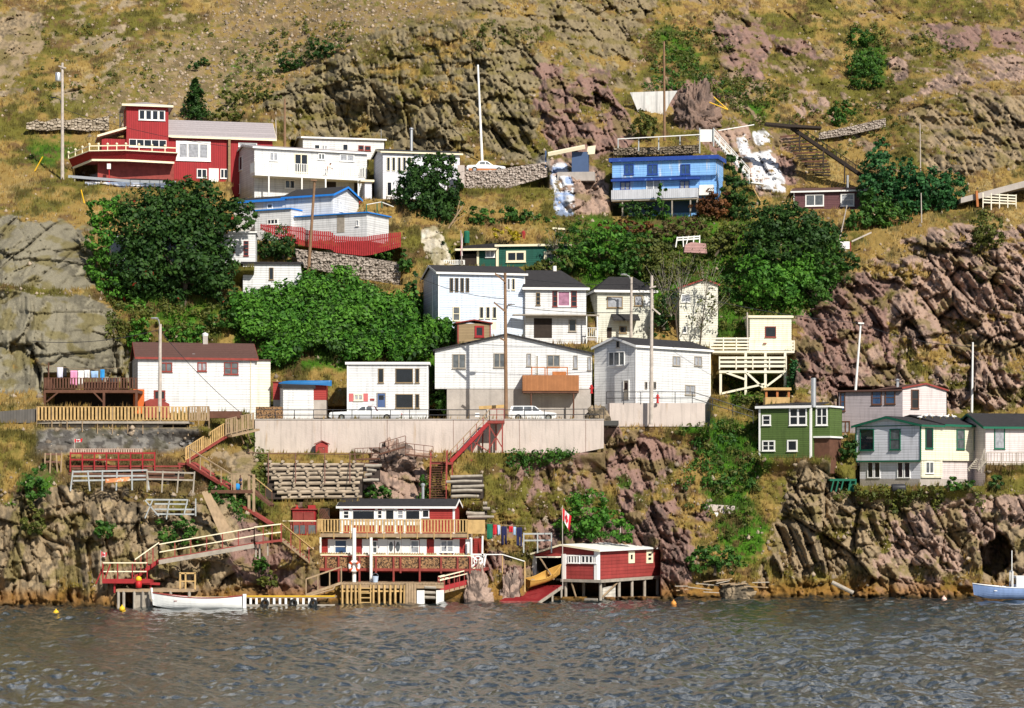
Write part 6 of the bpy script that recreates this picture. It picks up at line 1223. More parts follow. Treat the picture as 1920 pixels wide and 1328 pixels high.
each('support_post', [MB().bar(P(q, w_, Ya+.4), P(q, 1018, Ya+.4), .12, .12, (0, 1, 0)) for q, w_ in ((480, 1045), (487, 1048), (502, 1042))], 'greywood', o, o.location)
Yl = 192.6; o = wt('red_landing', 'bright red landing stage with a white handrail above the rowing boat', 'landing stage', P(200, 1110, Yl)); z = P(0, 1088, Yl).z
pt(o, 'deck', MB().box(P(193, 0, Yl).x, P(283, 0, Yl).x, Yl-.3, Yl+2.2, z-.2, z), 'fencered'); pt(o, 'kick_board', MB().box(P(193, 0, Yl).x, P(283, 0, Yl).x, Yl-.36, Yl-.31, z-.25, z+.12), 'fencered'); handrail(o, P(193, 1088, Yl-.25), P(276, 1088, Yl-.25), 1.42, 3, 'creamtrim', 'fencered', .09, mid=True)
each('leg', [MB().bar(P(q, 1112, Yl), P(q, 1089, Yl), .14, .14, (0, 1, 0)) for q in (215, 283)], 'fencered', o, o.location); pt(o, 'cross_rail', MB().bar(P(215, 1092, Yl-.2), P(300, 1095, Yl-.2), .12, .2), 'fencered'); each('brace', [MB().bar(P(180, 1095, Yl), P(195, 1060, Yl), .1), MB().bar(P(196, 1088, Yl-.3), P(207, 1058, Yl-.3), .09)], 'fencered', o, o.location)
Yk = 191.6; o = wt('low_jetty', 'low tan jetty deck under the red landing stage, on dark piles', 'jetty', P(220, 1136, Yk)); z = P(0, 1105, Yk).z; pt(o, 'deck', MB().box(P(218, 0, Yk).x, P(365, 0, Yk).x, Yk-.1, Yk+2.6, z-.22, z), 'tanwood'); each('pile', [MB().tube(P(q, 1146, Yk), P(q, 1108, Yk), .12) for q in (222, 232, 252, 268, 280, 320, 355)], 'greywood', o, o.location)
pt(o, 'crib', MB().box(P(252, 0, Yk).x, P(286, 0, Yk).x, Yk+.2, Yk+.5, -.3, z-.23), 'greywood')
o = wt('timber_stand', 'tan timber frame standing on the low jetty', 'frame', P(352, 1106, Yk+.6)); g = MB()
for q in (338, 348, 366): g.bar(P(q, 1107, Yk+.5), P(q, 1075, Yk+.5), .13, .13, (0, 1, 0))
g.bar(P(336, 1075, Yk+.5), P(367, 1075, Yk+.5), .13); g.bar(P(338, 1090, Yk+.5), P(366, 1090, Yk+.5), .1); pt(o, 'frame', g, 'wood')
o = wt('float_marker', 'red and yellow float standing on the low jetty', 'float', P(260, 1103, Yk)); pt(o, 'red_body', MB().lathe([(0, 0), (.24, .02), (.27, .3), (.22, .6), (0, .62)], P(260, 1103, Yk), 12), 'redpaint', smooth=True); pt(o, 'yellow_cap', MB().lathe([(.2, .61), (.26, .68), (.2, .9), (.06, .98), (0, 1.0)], P(260, 1103, Yk), 12), 'yellow', smooth=True)
# small extras at the waterline
for lb, q, m_ in (('yellow buoy floating at the far left of the harbour', (105, 1150), 'yellow'), ('yellow buoy floating beside the low jetty piles', (229, 1142), 'yellow'), ('pale pink buoy floating under the right cliff', (1770, 1124), mat('pale_pink_float', (.75, .50, .42), rough=.5)), ('small orange buoy floating off the boathouse end', (1263, 1132), mat('orange_float', (.6, .25, .05), rough=.5))):
    Y = 44000/(q[1]-910+2); one('buoy', MB().lathe([(0, -.2), (.2, -.12), (.25, .04), (.16, .22), (.05, .27), (.05, .36), (0, .37)], (P(q[0], 0, Y).x, Y, .06), 12), m_, lb, 'buoy', (P(q[0], 0, Y).x, Y, 0), smooth=True)
one('log_debris', MB().tube(P(1560, 1092, 206), P(1600, 1112, 205.6), .18), 'greywood', 'grey drift log on the reddish shore rocks', 'drift log', P(1580, 1104, 206))
for i in range(12):
    a = random.uniform(1265, 1420); b = 1090+random.random()*24; Y = 206.2-.3*random.random(); t = random.uniform(-.3, .3)
    one('drift_plank', MB().bar(P(a, b, Y), P(a+random.uniform(18, 46), b+t*20, Y+.4), .22, .07), 'tanwood' if i % 2 else 'greywood', 'drift plank strewn on the shore right of the boathouse', 'plank', P(a, b, Y), 'planks strewn on the shore right of the boathouse')

# ---- washing by the waterfront house
Yq = 203.2; LG2 = 'washing on the line beside the waterfront house'
rope('washing_line', 'washing line from the waterfront deck to the rail posts on the right', P(900, 979, Yq), P(985, 986, Yq), .1, .02, 'tanwood', cat='washing line')
cloth('towel', 'dark green towel on the line beside the waterfront house', 913, 983, 923.5, 1011, Yq, (.01, .13, .07), 'washing', group=LG2); cloth('shirt', 'red shirt on the line beside the waterfront house', 924.5, 984, 931.5, 1003, Yq, (.45, .02, .03), 'washing', group=LG2); cloth('shirt', 'pale blue shirt between red shirt and navy trousers on the line', 932.5, 984, 938, 1004, Yq, (.35, .45, .62), 'washing', group=LG2)
cloth('trousers', 'navy trousers hanging beside the pale blue shirt, left pair', 939.5, 987, 950, 1022, Yq, (.012, .015, .06), 'washing', legs=True, group=LG2); cloth('shirt', 'small red shirt between the two pairs of navy trousers', 954, 987, 961.5, 998, Yq, (.5, .02, .03), 'washing', group=LG2); cloth('shirt', 'pale blue shirt beside the right pair of navy trousers', 962.5, 988, 967.5, 1004, Yq, (.32, .45, .60), 'washing', group=LG2); cloth('trousers', 'navy trousers hanging at the right end of the line', 968.5, 989, 979, 1024, Yq, (.012, .015, .06), 'washing', legs=True, group=LG2)
rails_fence('white_rail_fence', 'thin white rail fence right of the navy trousers', 982, 1026, 1034, 1026, 1.15, 2, 2, 204.2, 'bluewood')
# concrete slab and panel
YS = TD(1350, 960)-.05; one('concrete_slab', MB().prism([(P(1321, 0, YS).x, P(0, 964, YS).z), (P(1378, 0, YS).x, P(0, 972, YS).z), (P(1378, 0, YS).x, P(0, 949, YS).z), (P(1321, 0, YS).x, P(0, 945, YS).z)], 'y', YS, YS+4), 'concrete', 'pale concrete slab on the grassy slope above the shore bush', 'slab', P(1350, 966, YS)); one('leaning_sheet', MB().prism([(P(1346, 0, 211).x, P(0, 980, 211).z), (P(1354, 0, 211).x, P(0, 980, 211).z), (P(1353, 0, 211).x, P(0, 962, 211).z), (P(1346, 0, 211).x, P(0, 962, 211).z)], 'y', YS-.4, YS-.2), 'trim', 'small white panel leaning under the concrete slab', 'panel', P(1350, 980, 211))
Yh = TD(1225, 205)-.5; one('white_hill_wall', MB().prism([(P(a, 0, Yh).x, P(0, b, Yh).z) for a, b in ((1181, 174), (1270, 171), (1258, 190), (1243, 220), (1223, 221), (1212, 208), (1196, 210))], 'y', Yh-.25, Yh), mat('white_hill_panels', (.66, .65, .63), siding=1.5, vert=True, var=.12, streak=.3), 'white panelled wall on the hillside beside the dark boulder', 'wall', P(1225, 221, Yh)); 
# terrace rail and white staircase by the blue house
Yb = 262.5; o = wt('terrace_rail', 'white terrace rail on posts above the blue house', 'railing', P(1159, 275, Yb)); g = MB().bar(P(1158, 261, Yb), P(1313, 252.5, Yb-1), .14, .1); pt(o, 'rail', g, 'whitewood'); each('post', [MB().bar(P(a, b, Yb), P(a, c, Yb), .13, .13, (0, 1, 0)) for a, b, c in ((1159, 278, 261), (1197.5, 284, 259), (1235, 282, 257), (1275, 272, 255))], 'bluewood', o, o.location)
o = wt('white_staircase', 'white wooden staircase with crossed rails climbing left above the painted rock', 'staircase', P(1410, 350, 262)); Yw = TM(1340, 240, 1440, 345)-.6
pt(o, 'head_platform', MB().box(P(1313, 0, Yw).x, P(1338, 0, Yw).x, Yw, Yw+.08, P(0, 266, Yw).z, P(0, 243, Yw).z), 'whitewood'); each('post', [MB().bar(P(a, b, Yw-.1), P(a, c, Yw-.1), .14, .14, (0, 1, 0)) for a, b, c in ((1312, 288, 240), (1338, 275, 240))], 'bluewood', o, o.location)
a, b = P(1339, 258, Yw), P(1405, 332, Yw-.8); stairs(o, a, b, (0, 1.1, 0), 18, 'whitewood', 'whitewood', th=.2); handrail(o, a, b, .95, 6, 'whitewood', 'whitewood', .08, mid=True); handrail(o, a+Vector((0, 1.1, 0)), b+Vector((0, 1.1, 0)), .95, 6, 'whitewood', 'whitewood', .08)
c, d_ = P(1405, 343, Yw-.9), P(1432, 346, Yw-.7); pt(o, 'landing', MB().bar(c, d_, 1.0, .15), 'whitewood'); handrail(o, c, d_, 1.2, 3, 'whitewood', 'whitewood', .08, mid=True); pt(o, 'top_rail', MB().bar(P(1347, 245, Yw), P(1414, 234, Yw+.6), .1, .1), 'whitewood'); pt(o, 'prop', MB().tube(P(1408, 345, Yw-.9), P(1428, 382, Yw-1.4), .06), 'wood')
# black stairway
Ys = TM(1470, 235, 1650, 350)-1.6; o = wt('black_stairway', 'long dark wooden stairway slanting down to the maroon house', 'staircase', P(1640, 348, Ys-1)); a, b = P(1480, 236, Ys+2.4), P(1640, 345, Ys-.6)
stairs(o, a, b, (.2, 1.3, 0), 40, 'darkwood', 'brownwood', th=.36, tw=.3); handrail(o, a, b, .7, 9, 'darkwood', 'darkwood', .09); each('trestle', [MB().bar(a.lerp(b, t)-UP*.1, a.lerp(b, t)-UP*2.2, .14, .14, (0, 1, 0)) for t in (.12, .4, .65)], 'darkwood', o, o.location)
one('black_beam', MB().prism([(P(1435, 0, Ys+2).x, P(0, 234, Ys+2).z), (P(1480, 0, Ys+2).x, P(0, 239, Ys+2).z), (P(1540, 0, Ys+2).x, P(0, 242, Ys+2).z), (P(1540, 0, Ys+2).x, P(0, 238, Ys+2).z), (P(1480, 0, Ys+2).x, P(0, 234, Ys+2).z), (P(1435, 0, Ys+2).x, P(0, 230, Ys+2).z)], 'y', Ys+1.6, Ys+3.2), 'darkwood', 'dark timber landing at the head of the black stairway', 'landing', P(1490, 242, Ys+2))
o = wt('dark_bars', 'curved row of dark timber bars beside the black stairway', 'steps', P(1540, 330, 268))  # dark timber bars laid in a curve across the slope
for i in range(15):
    t = i/14; px = 1478+64*t+8*math.sin(t*3); py = 255+72*t; w_ = 11+14*math.sin(t*2.6+.3); Y = TM(px-w_, py-3, px+w_, py+4)-.15; pt(o, 'timber_bar', MB().bar(P(px-w_, py+2, Y), P(px+w_, py-4*(.5-t), Y), .22, .16), 'darkwood' if i % 3 else 'brownwood')
# ---- platforms of the cream cabin
o = wt('stilt_platform', 'two-level cream timber platform on tall stilts carrying the cream cabin', 'platform', P(1400, 740, 234)); Yu = 235.4; zu = P(0, 658, Yu).z; x0 = P(1336, 0, Yu).x; x1 = P(1489, 0, Yu).x
pt(o, 'upper_deck', MB().box(x0, x1, Yu-.3, Yu+4.6, zu-.22, zu), 'creamwood')
def hr_fence(a, b, h, n, k):
    for i in range(k): pt(o, 'rail', MB().bar(a+UP*h*(i+.8)/k, b+UP*h*(i+.8)/k, .05, h/k*.55), 'creamwood')
    each('post', [MB().bar(a.lerp(b, i/n), a.lerp(b, i/n)+UP*(h+.05), .12, .12, (0, 1, 0)) for i in range(n+1)], 'creamwood', o, o.location)
hr_fence(P(1332, 658, Yu-.25), P(1405, 658, Yu-.25), 1.3, 3, 4); hr_fence(P(1484.5, 658, Yu-.25), P(1489, 658, Yu-.25), 1.0, 1, 3)
Yv = 234.4; zv = P(0, 695, Yv).z; pt(o, 'lower_deck', MB().box(P(1348, 0, Yv).x, P(1475, 0, Yv).x, Yv-.2, Yv+3, zv-.25, zv), 'creamwood'); hr_fence(P(1349, 693, Yv-.2), P(1474, 693, Yv-.2), 1.25, 4, 3)
each('stilt', [MB().bar(P(a, 742, Yv), P(a, c, Yv), .24, .24, (0, 1, 0)) for a, c in ((1351, 698), (1398, 661), (1435, 661), (1472, 661))], 'creamwood', o, o.location); each('brace', [MB().bar(P(a, b, Yv-.15), P(c, d, Yv-.15), .1, .2) for a, b, c, d in ((1353, 738, 1434, 720), (1362, 699, 1398, 712), (1400, 699, 1435, 731), (1438, 724, 1470, 700))], 'creamwood', o, o.location)
one('aerial_pole', MB().tube(P(1402, 658, 235.2), P(1401, 586, 235.2), .07), 'palepole', 'thin pole at the left corner of the cream cabin', 'pole', P(1402, 658, 235.2))
h = H('gazebo', 'small orange timber gazebo with open sides behind the olive house', 1435, 760, 223, 0, cat='gazebo'); Wm = h.X(1481); 
h.part('base', MB().box(0, Wm, 0, 2, -.5, h.Z(1450, 745)), 'wood'); each('post', [MB().box(x, x+.2, 0, .2, h.Z(1450, 745)+.002, h.Z(1450, 732)) for x in (0, Wm*.45, Wm-.2)], 'orange', h.o); h.part('roof', MB().prism([(-.2, h.Z(1450, 732)+.002), (Wm+.15, h.Z(1450, 732)+.002), (Wm+.1, h.Z(1450, 727)), (-.15, h.Z(1450, 727))], 'y', -.2, 2.2), 'wood'); h.part('back_board', MB().box(.1, Wm-.1, 1.8, 1.9, h.Z(1450, 745), h.Z(1450, 732)), 'darkwood')
# ---- sheds by the road
h = H('white_shed', 'small white shed with a dark roof beside the upturned blue canoe', 531, 775, 220.2, 14, cat='shed'); h.W = Wm = h.X(588); ze = h.Z(560, 729); h.walls_x(Wm, 2.6, -.6, ze, 0, 'white', zback=ze+.3); h.flat(Wm, 2.6, ze, ze+.3, 'tarroof', ov=.12, fm='tarroof', th=.3, fw=.3)
h = H('brick_red_shed', 'brick-red outbuilding under the upturned blue canoe', 512, 740, 222.2, 2, cat='outbuilding'); h.W = Wm = h.X(612); h.part('wall', MB().box(0, Wm, 0, 3, -.5, h.Z(560, 717)), 'redsid'); h.part('base', MB().box(.02, Wm-.02, .03, 2.9, -2.2, -.502), 'greyconc'); h.part('roof', MB().box(-.1, Wm+.1, -.12, 3.1, h.Z(560, 717)+.002, h.Z(560, 716)), 'redwood')
one('log_pile', MB().box(P(480, 0, 218.6).x, P(529, 0, 218.6).x, 218.4, 219.4, zr-.05, P(0, 763, 218.6).z), 'firewood', 'brown stack of split logs beside the white shed', 'log pile', P(505, 787, 218.6))
one('timber_pile', MB().bar(P(898, 765, 219.6), P(946, 762, 219.6), .5, .3), 'wood', 'pale stacked boards lying behind the railing by the utility pole', 'boards', P(920, 766, 219.6))
one('road_sign', MB().box(P(891, 0, 217.2).x, P(899, 0, 217.2).x, 217.15, 217.2, P(0, 782, 217).z, P(0, 774, 217).z), 'trim', 'small white notice on the road railing', 'notice', P(895, 782, 217.2))
h = H('lean_to_shed', 'small blue lean-to with a slanting cream roof on the rocks', 1072, 306, 263.8, -5, cat='shed'); h.part('wall', MB().box(0, h.X(1103), 0, 1.6, -1, h.Z(1088, 285)), 'bluewall'); h.part('roof', MB().bar((h.X(1028), -.3, h.Z(1028, 290)), (h.X(1097), -.3, h.Z(1097, 276)), .9, .35, (0, -.3, 1)), 'creamtrim'); h.part('cream_panel', MB().prism([(h.X(1100), h.Z(1100, 290)), (h.X(1115), h.Z(1100, 289)), (h.X(1117), h.Z(1100, 273)), (h.X(1102), h.Z(1100, 275))], 'y', .0, .1), 'creamtrim'); h.part('side_post', MB().box(h.X(1022), h.X(1025), -.2, 0, -.5, h.Z(1024, 283)), 'bluewall'); h.part('base', MB().box(h.X(1045), h.X(1115), -.1, 1.8, -2, -1.01), 'greyconc')
# ---- fences up the hill
o = wt('red_picket_fence', 'curving red picket fence in front of the blue-trimmed house', 'fence', P(690, 470, 248)); pk = [(488, 430, 420.5), (530, 450, 424), (569, 461, 427), (574, 463, 432), (621, 468, 435), (629, 474, 443), (681, 480, 445), (698, 478, 442), (752, 463, 435.5)]
Yf = 247.5
for i, ((a, b, c), (d, e, f_)) in enumerate(zip(pk, pk[1:])):
    n = max(2, round((d-a)/3.6)); g = MB()
    for k in range(n):
        t = (k+.5)/n; px = a+(d-a)*t; w_ = (d-a)/n*.38; y = random.uniform(-.03, .03); Y = Yf+.05*i*0
        q = [P(px-w_, b+(e-b)*t, Y+y), P(px+w_, b+(e-b)*t, Y+y), P(px+w_, c+(f_-c)*t-random.random(), Y+y), P(px-w_, c+(f_-c)*t-random.random(), Y+y)]; g.sheet(q, .04, (0, 1, 0))
    for s in (.25, .75): g.bar(P(a, c+(b-c)*s, Yf+.1), P(d, f_+(e-f_)*s, Yf+.1), .06, .1)
    pt(o, 'fence_panel', g, 'fencered')
o = wt('white_picket_fence', 'white picket fence at the foot of the gabion wall', 'fence', P(672, 556, 245)); railing(o, [P(672, 550, 245), P(764, 560, 245)], 1.15, 'whitewood', org=o.location, post=1.3, pk=.19, pw=.13, rails=(.15, .9))
o = wt('red_fence', 'short red fence beside the balcony house porch', 'fence', P(670, 388, 257)); railing(o, [P(661, 387, 258), P(679, 386, 258)], .75, 'fencered', org=o.location, post=.6, pk=.16, pw=.1)
o = wt('green_rail', 'thin green clothes-rail on the grass right of the balcony house', 'rail', P(705, 402, 256)); pt(o, 'rail', MB().pipe([P(687, 384, 256), P(715, 379, 256), P(738, 388, 256.5)], .05), 'whitewood'); each('post', [MB().tube(P(a, b, 256), P(a, c, 256), .06) for a, b, c in ((687, 398, 383), (707, 405, 382), (716, 390, 378))], 'tealtrim', o, o.location)
o = wt('guard_rail', 'silver guard rail along the lane below the red house', 'guard rail', P(130, 340, 262)); Yg = 260.3; pt(o, 'beam', MB().bar(P(128, 331, Yg), P(245, 340, Yg), .08, .3).bar(P(245, 340, Yg), P(330, 342, Yg), .08, .3), 'metal'); each('post', [MB().bar(P(a, b+8, Yg+.1), P(a, b-1, Yg+.1), .12, .12, (0, 1, 0)) for a, b in ((140, 333), (190, 336), (245, 340), (290, 341))], 'greywood', o, o.location)
pipe_rail('lane_railing', 'thin dark pipe railing below the red house lattice', [P(244, 354, 259.6), P(318, 356, 259.6)], 1.1, [4], r=.03)
o = wt('sign', 'small white sign on a red post in front of the red house lattice', 'sign', P(204.6, 338, 261.5)); pt(o, 'post', MB().tube(P(204.6, 345, 261.5), P(204.6, 304, 261.5), .05), 'redpaint'); pt(o, 'board', MB().box(P(201, 0, 261.5).x, P(208, 0, 261.5).x, 261.38, 261.44, P(0, 317, 261.4).z, P(0, 307, 261.4).z), 'trim')
for lb, a, b, c, d in (('yellow guy-wire guard leaning on the slope left of the silver pole', 66, 322, 80, 294), ('yellow guy-wire guard on the slope below the guard rail', 159, 382, 152, 356)): one('yellow_rod', MB().tube(G(a, b)-Vector((0, .3, 0)), P(c, d, TD(a, b)-.4), .07), 'yellow', lb, 'rod', G(a, b))
one('yellow_pipe', MB().pipe([P(1330, 192, TD(1330, 232)-4.2), P(1365, 206, TD(1330, 232)-4.2), P(1338, 182, TD(1330, 232)-4.0)], .07), 'yellow', 'bent yellow pipe lying over the big dark boulder', 'pipe', P(1350, 206, TD(1330, 232)-4))
one('green_tank', MB().lathe([(0, 0), (.3, 0), (.32, 1.15), (.25, 1.3), (0, 1.35)], P(875, 456, 252.5), 12), 'tealtrim', 'green upright tank left of the green house roof', 'tank', P(875, 456, 252.5)); o = wt('green_panel_shed', 'small green board shed edged in cream behind the green house', 'shed', P(1052, 462, 254.5)); pt(o, 'wall', MB().box(P(1038, 0, 254.5).x, P(1069, 0, 254.5).x, 254.4, 256, P(0, 462, 254.5).z, P(0, 431, 254.5).z), 'teal'); pt(o, 'roof_edge', MB().bar(P(1036, 428.5, 254.4), P(1076, 431, 254.4), .3, .2), 'creamtrim'); one('red_post_box', MB().lathe([(0, 0), (.22, 0), (.22, .9), (.1, 1.1), (0, 1.15)], P(981.5, 452, 253.6), 8), 'fencered', 'red lantern-like box rising behind the green house', 'box', P(981.5, 452, 253.6))
o = wt('balcony_fence', 'low white balcony rail left of the green house porch', 'railing', P(845, 497, 250)); railing(o, [P(832, 497, 250), P(871, 497, 250)], .5, 'whitewood', org=o.location, post=1.1, pk=.2, pw=.1, sub=False)
o = wt('notice_box', 'white box on red legs under a leaning grey pole on the ridge', 'box', P(1583, 470, 246)); Yn = TM(1570, 440, 1610, 475)-.8; pt(o, 'panel', MB().box(P(1575, 0, Yn).x, P(1593, 0, Yn).x, Yn, Yn+.5, P(0, 467, Yn).z, P(0, 453, Yn).z), 'trim'); each('leg', [MB().bar(P(a, 473, Yn+.1), P(a, 453, Yn+.1), .1, .1, (0, 1, 0)) for a in (1574, 1595)], 'redwood', o, o.location)
one('leaning_pole', MB().tube(P(1573, 455, Yn), P(1588, 385, Yn-.5), .08, .06), 'palepole', 'leaning thin grey pole above the white box on the ridge', 'pole', P(1573, 455, Yn)); one('ridge_beam', MB().bar(P(1597, 453, Yn), P(1634, 436, Yn), .16), 'palepole', 'pale beam slanting up right of the white box', 'beam', P(1597, 453, Yn))
rails_fence('white_gate', 'white slatted gate at the right edge beside the lane', 1843, 385, 1905, 388, 1.25, 4, 4, TM(1840, 360, 1900, 385)-.5, 'creamwood')
one('lane_slab', MB().prism([(P(1800, 0, 258).x, P(0, 372, 258).z), (P(1920, 0, 258).x, P(0, 340, 258).z), (P(1990, 0, 258).x, P(0, 322, 258).z), (P(1990, 0, 258).x, P(0, 345, 258).z), (P(1920, 0, 258).x, P(0, 352, 258).z), (P(1800, 0, 258).x, P(0, 382, 258).z)], 'y', 257.5, 262), 'greyconc', 'grey concrete lane edge climbing out at the right', 'slab', P(1850, 370, 258)); one('orange_post', MB().bar(P(1833, 388, 257.2), P(1831, 358, 257.2), .25, .25, (0, 1, 0)), 'orange', 'rusty orange post beside the white slatted gate', 'post', P(1833, 388, 257))
one('pink_block', MB().prism([(P(a, 0, 246.5).x, P(0, b, 246.5).z) for a, b in ((1282, 474), (1325, 476), (1323, 458), (1296, 455), (1284, 460))], 'y', 246, 248), mat('pink_brick', (.42, .24, .22), siding=.3, var=.2), 'pink brick stub among the bushes below the blue house', 'wall', P(1300, 476, 246)); rails_fence('white_fence', 'broken white fence lying above the pink brick stub', 1270, 455, 1312, 452, .5, 4, 2, 246.2, 'whitewood', lean=.3)
o = wt('stair_steps', 'grey wooden steps at the end of the cream wing', 'steps', P(1825, 882, 214.6)); stairs(o, P(1832, 862, 214.4), P(1815, 882, 213.4), (.9, .4, 0), 6, 'greywood', 'greywood'); handrail(o, P(1846, 862, 214.4), P(1840, 884, 213.4), 1.0, 2, 'greywood', 'greywood', .06)
o = wt('oil_tank', 'black oil tank lying against the grey foundation', 'tank', P(1685, 921, 212.6)); pt(o, 'tank', MB().lathe([(0, 0), (.32, .03), (.36, .12), (.36, 1.2), (.32, 1.3), (0, 1.33)], P(1671, 915, 212.6), 16, 'x'), 'iron', smooth=True); each('cradle', [MB().bar(P(a, 926, 212.6), P(a, 915, 212.6), .08, .1, (0, 1, 0)) for a in (1677, 1694)], 'greywood', o, o.location)
o = wt('green_deck', 'dark green deck on slanted struts in the shade left of the house', 'deck', P(1580, 922, 215)); Yg = 215.2; pt(o, 'deck', MB().box(P(1556, 0, Yg).x, P(1606, 0, Yg).x, Yg, Yg+2.5, P(0, 902, Yg).z, P(0, 898, Yg).z), 'tealtrim'); each('strut', [MB().bar(P(a, 922, Yg-.1), P(a+5, 902, Yg-.1), .12) for a in (1558, 1567, 1576, 1590, 1600)], 'tealtrim', o, o.location); pt(o, 'side_board', MB().box(P(1592, 0, Yg).x, P(1607, 0, Yg).x, Yg+.3, Yg+.36, P(0, 922, Yg).z, P(0, 903, Yg).z), 'tealtrim')
# ---- poles
def pole(label, px, pb, pt_, Y, r=.15, m='polewood', lean=0, arms=(), group=None, trans=None, cap=None):
    o = wt('utility_pole', label, 'pole', P(px, pb, Y), group); top = P(px+lean, pt_, Y); base = P(px, pb+6, Y); pt(o, 'shaft', MB().tube(base, top, r*1.15, r*.8, 10), m)
    for a, b, c, d in arms: pt(o, 'crossarm', MB().bar(P(a, b, Y-.2), P(c, d, Y-.2), .12, .14), m)
    if trans: 
        a, b, c = trans; pt(o, 'transformer', MB().lathe([(0, 0), (.3, 0), (.32, .1), (.32, .9), (.25, 1.0), (0, 1.02)], P(a, c, Y-.1), 12), 'metal', smooth=True)
    return o
def lamp(o, px, pb, hx, hy, Y, m='metal'):
    pt(o, 'lamp_arm', MB().pipe([P(px, pb, Y), P(px+(hx-px)*.25, hy+3, Y-.1), P(hx, hy, Y-.3)], .05), m); g = MB().lathe([(0, -.35), (.14, -.3), (.18, 0), (.12, .3), (0, .35)], (0, 0, 0), 8, 'x'); c = P(hx, hy, Y-.3); g.v = [(v[0]+c.x, v[1]+c.y, v[2]*.5+c.z) for v in g.v]; pt(o, 'lamp_head', g, m)
o = pole('silvery pole with a white transformer left of the red house', 117, 331, 118, 259.5, .17, 'palepole', 0, ((110, 124, 124, 128),), trans=(109, 138, 153)); lamp(o, 116, 200, 100, 183, 259.5, 'iron')
pole('brown pole rising behind the red house roof', 534, 275, 185, 272, .14, 'polewood'); pole('leaning brown pole in front of the blue-trimmed house', 578, 508, 340, 246.5, .16, 'polewood', 12, ((583, 338, 594, 338.5),))
one('white_pole', MB().tube(P(904, 302, 269.5), P(896, 122, 271), .16, .11, 10), 'whitewood', 'tall white pole in front of the upper cliff', 'pole', P(904, 302, 269.5)); pole('tall brown pole on the hill above the blue house terrace', 1246, 258, 78, 268, .14, 'polewood', -1)
o = pole('dark brown utility pole with slanted arms beside the station wagon', 949, 788, 512, 217.4, .17, 'polewood', -2, ((928, 513, 949, 530), (926, 567, 948, 585), (938, 634, 948, 640))); lamp(o, 949, 583, 959, 571, 217.4)
pole('pale pole standing in front of the white corner house', 1221, 790, 517, 218.6, .17, 'palepole', 1, ((1224, 578, 1238, 590), (1218, 540, 1230, 537))); o = pole('grey pole with a street lamp beside the cream house', 1183, 640, 520, 239, .15, 'palepole', 1); lamp(o, 1183, 524, 1170, 515, 239)
o = pole('pale street lamp pole in front of the brown-roofed house', 299.5, 785, 608, 208.4, .16, 'palepole', 1); lamp(o, 300, 612, 290, 597, 208.4)
pole('white pole leaning in front of the right cliff', 1604, 727, 605, 229.5, .11, 'whitewood', 10, ((1609, 606, 1620, 606.5),)); pole('white pole behind the green-trimmed house roof', 1822, 775, 642, 231.5, .11, 'whitewood', 2)
for lb, a, b, c, Y in (('thin grey mast left of the balcony house', 518, 262, 225, 272), ('thin pale mast rising behind the boathouse roof', 1163.5, 1012, 975, 210), ('thin pale stake on the grassy ridge at the right', 1728, 418, 362, TD(1728, 418)-.3), ('thin rusty pole on the ridge behind the feathery trees', 1726, 330, 232, TD(1726, 330)-.4)): one('mast', MB().tube(P(a, b, Y), P(a-1, c, Y), .07, .05), 'palepole', lb, 'mast', P(a, b, Y))
# wires
for lb, a, b in (('wire from the dark brown pole to the pale pole by the corner house', P(930, 514, 217.3), P(1222, 530, 218.6)), ('lower wire between the two poles by the road', P(928, 569, 217.3), P(1222, 582, 218.6)), ('wire falling from the dark brown pole to the pale blue house', P(945, 560, 217.4), P(775, 515, 237)), ('wire from the pale pole to the white leaning pole on the right', P(1222, 535, 218.6), P(1613, 606, 229.5)), ('wire from the street lamp pole down to the white shed', P(300, 620, 208.4), P(478, 795, 213)), ('wire across the front of the red house', P(118, 205, 259.5), P(430, 275, 263)), ('wire from the white leaning pole to the white pole at right', P(1613, 607, 229.5), P(1823, 650, 231.5)), ('wire along the left end of the street lamp pole', P(300, 618, 208.4), P(60, 640, 206))): rope('power_line', lb, a, b, .5, .026, 'iron', cat='wire')
# hydrants
for lb, q, Y in (('red fire hydrant in front of the corner house', (1233, 756), 219.2), ('red hydrant post between the gabled house and the corner house', (1109, 738), 220.5)):
    o = wt('fire_hydrant', lb, 'hydrant', P(*q, Y)); pt(o, 'body', MB().lathe([(0, 0), (.15, 0), (.15, .06), (.1, .1), (.1, .6), (.14, .62), (.12, .75), (0, .85)], P(*q, Y), 10), 'redpaint'); pt(o, 'outlet', MB().tube(P(*q, Y)+Vector((-.2, 0, .5)), P(*q, Y)+Vector((.2, 0, .5)), .07), 'redpaint')
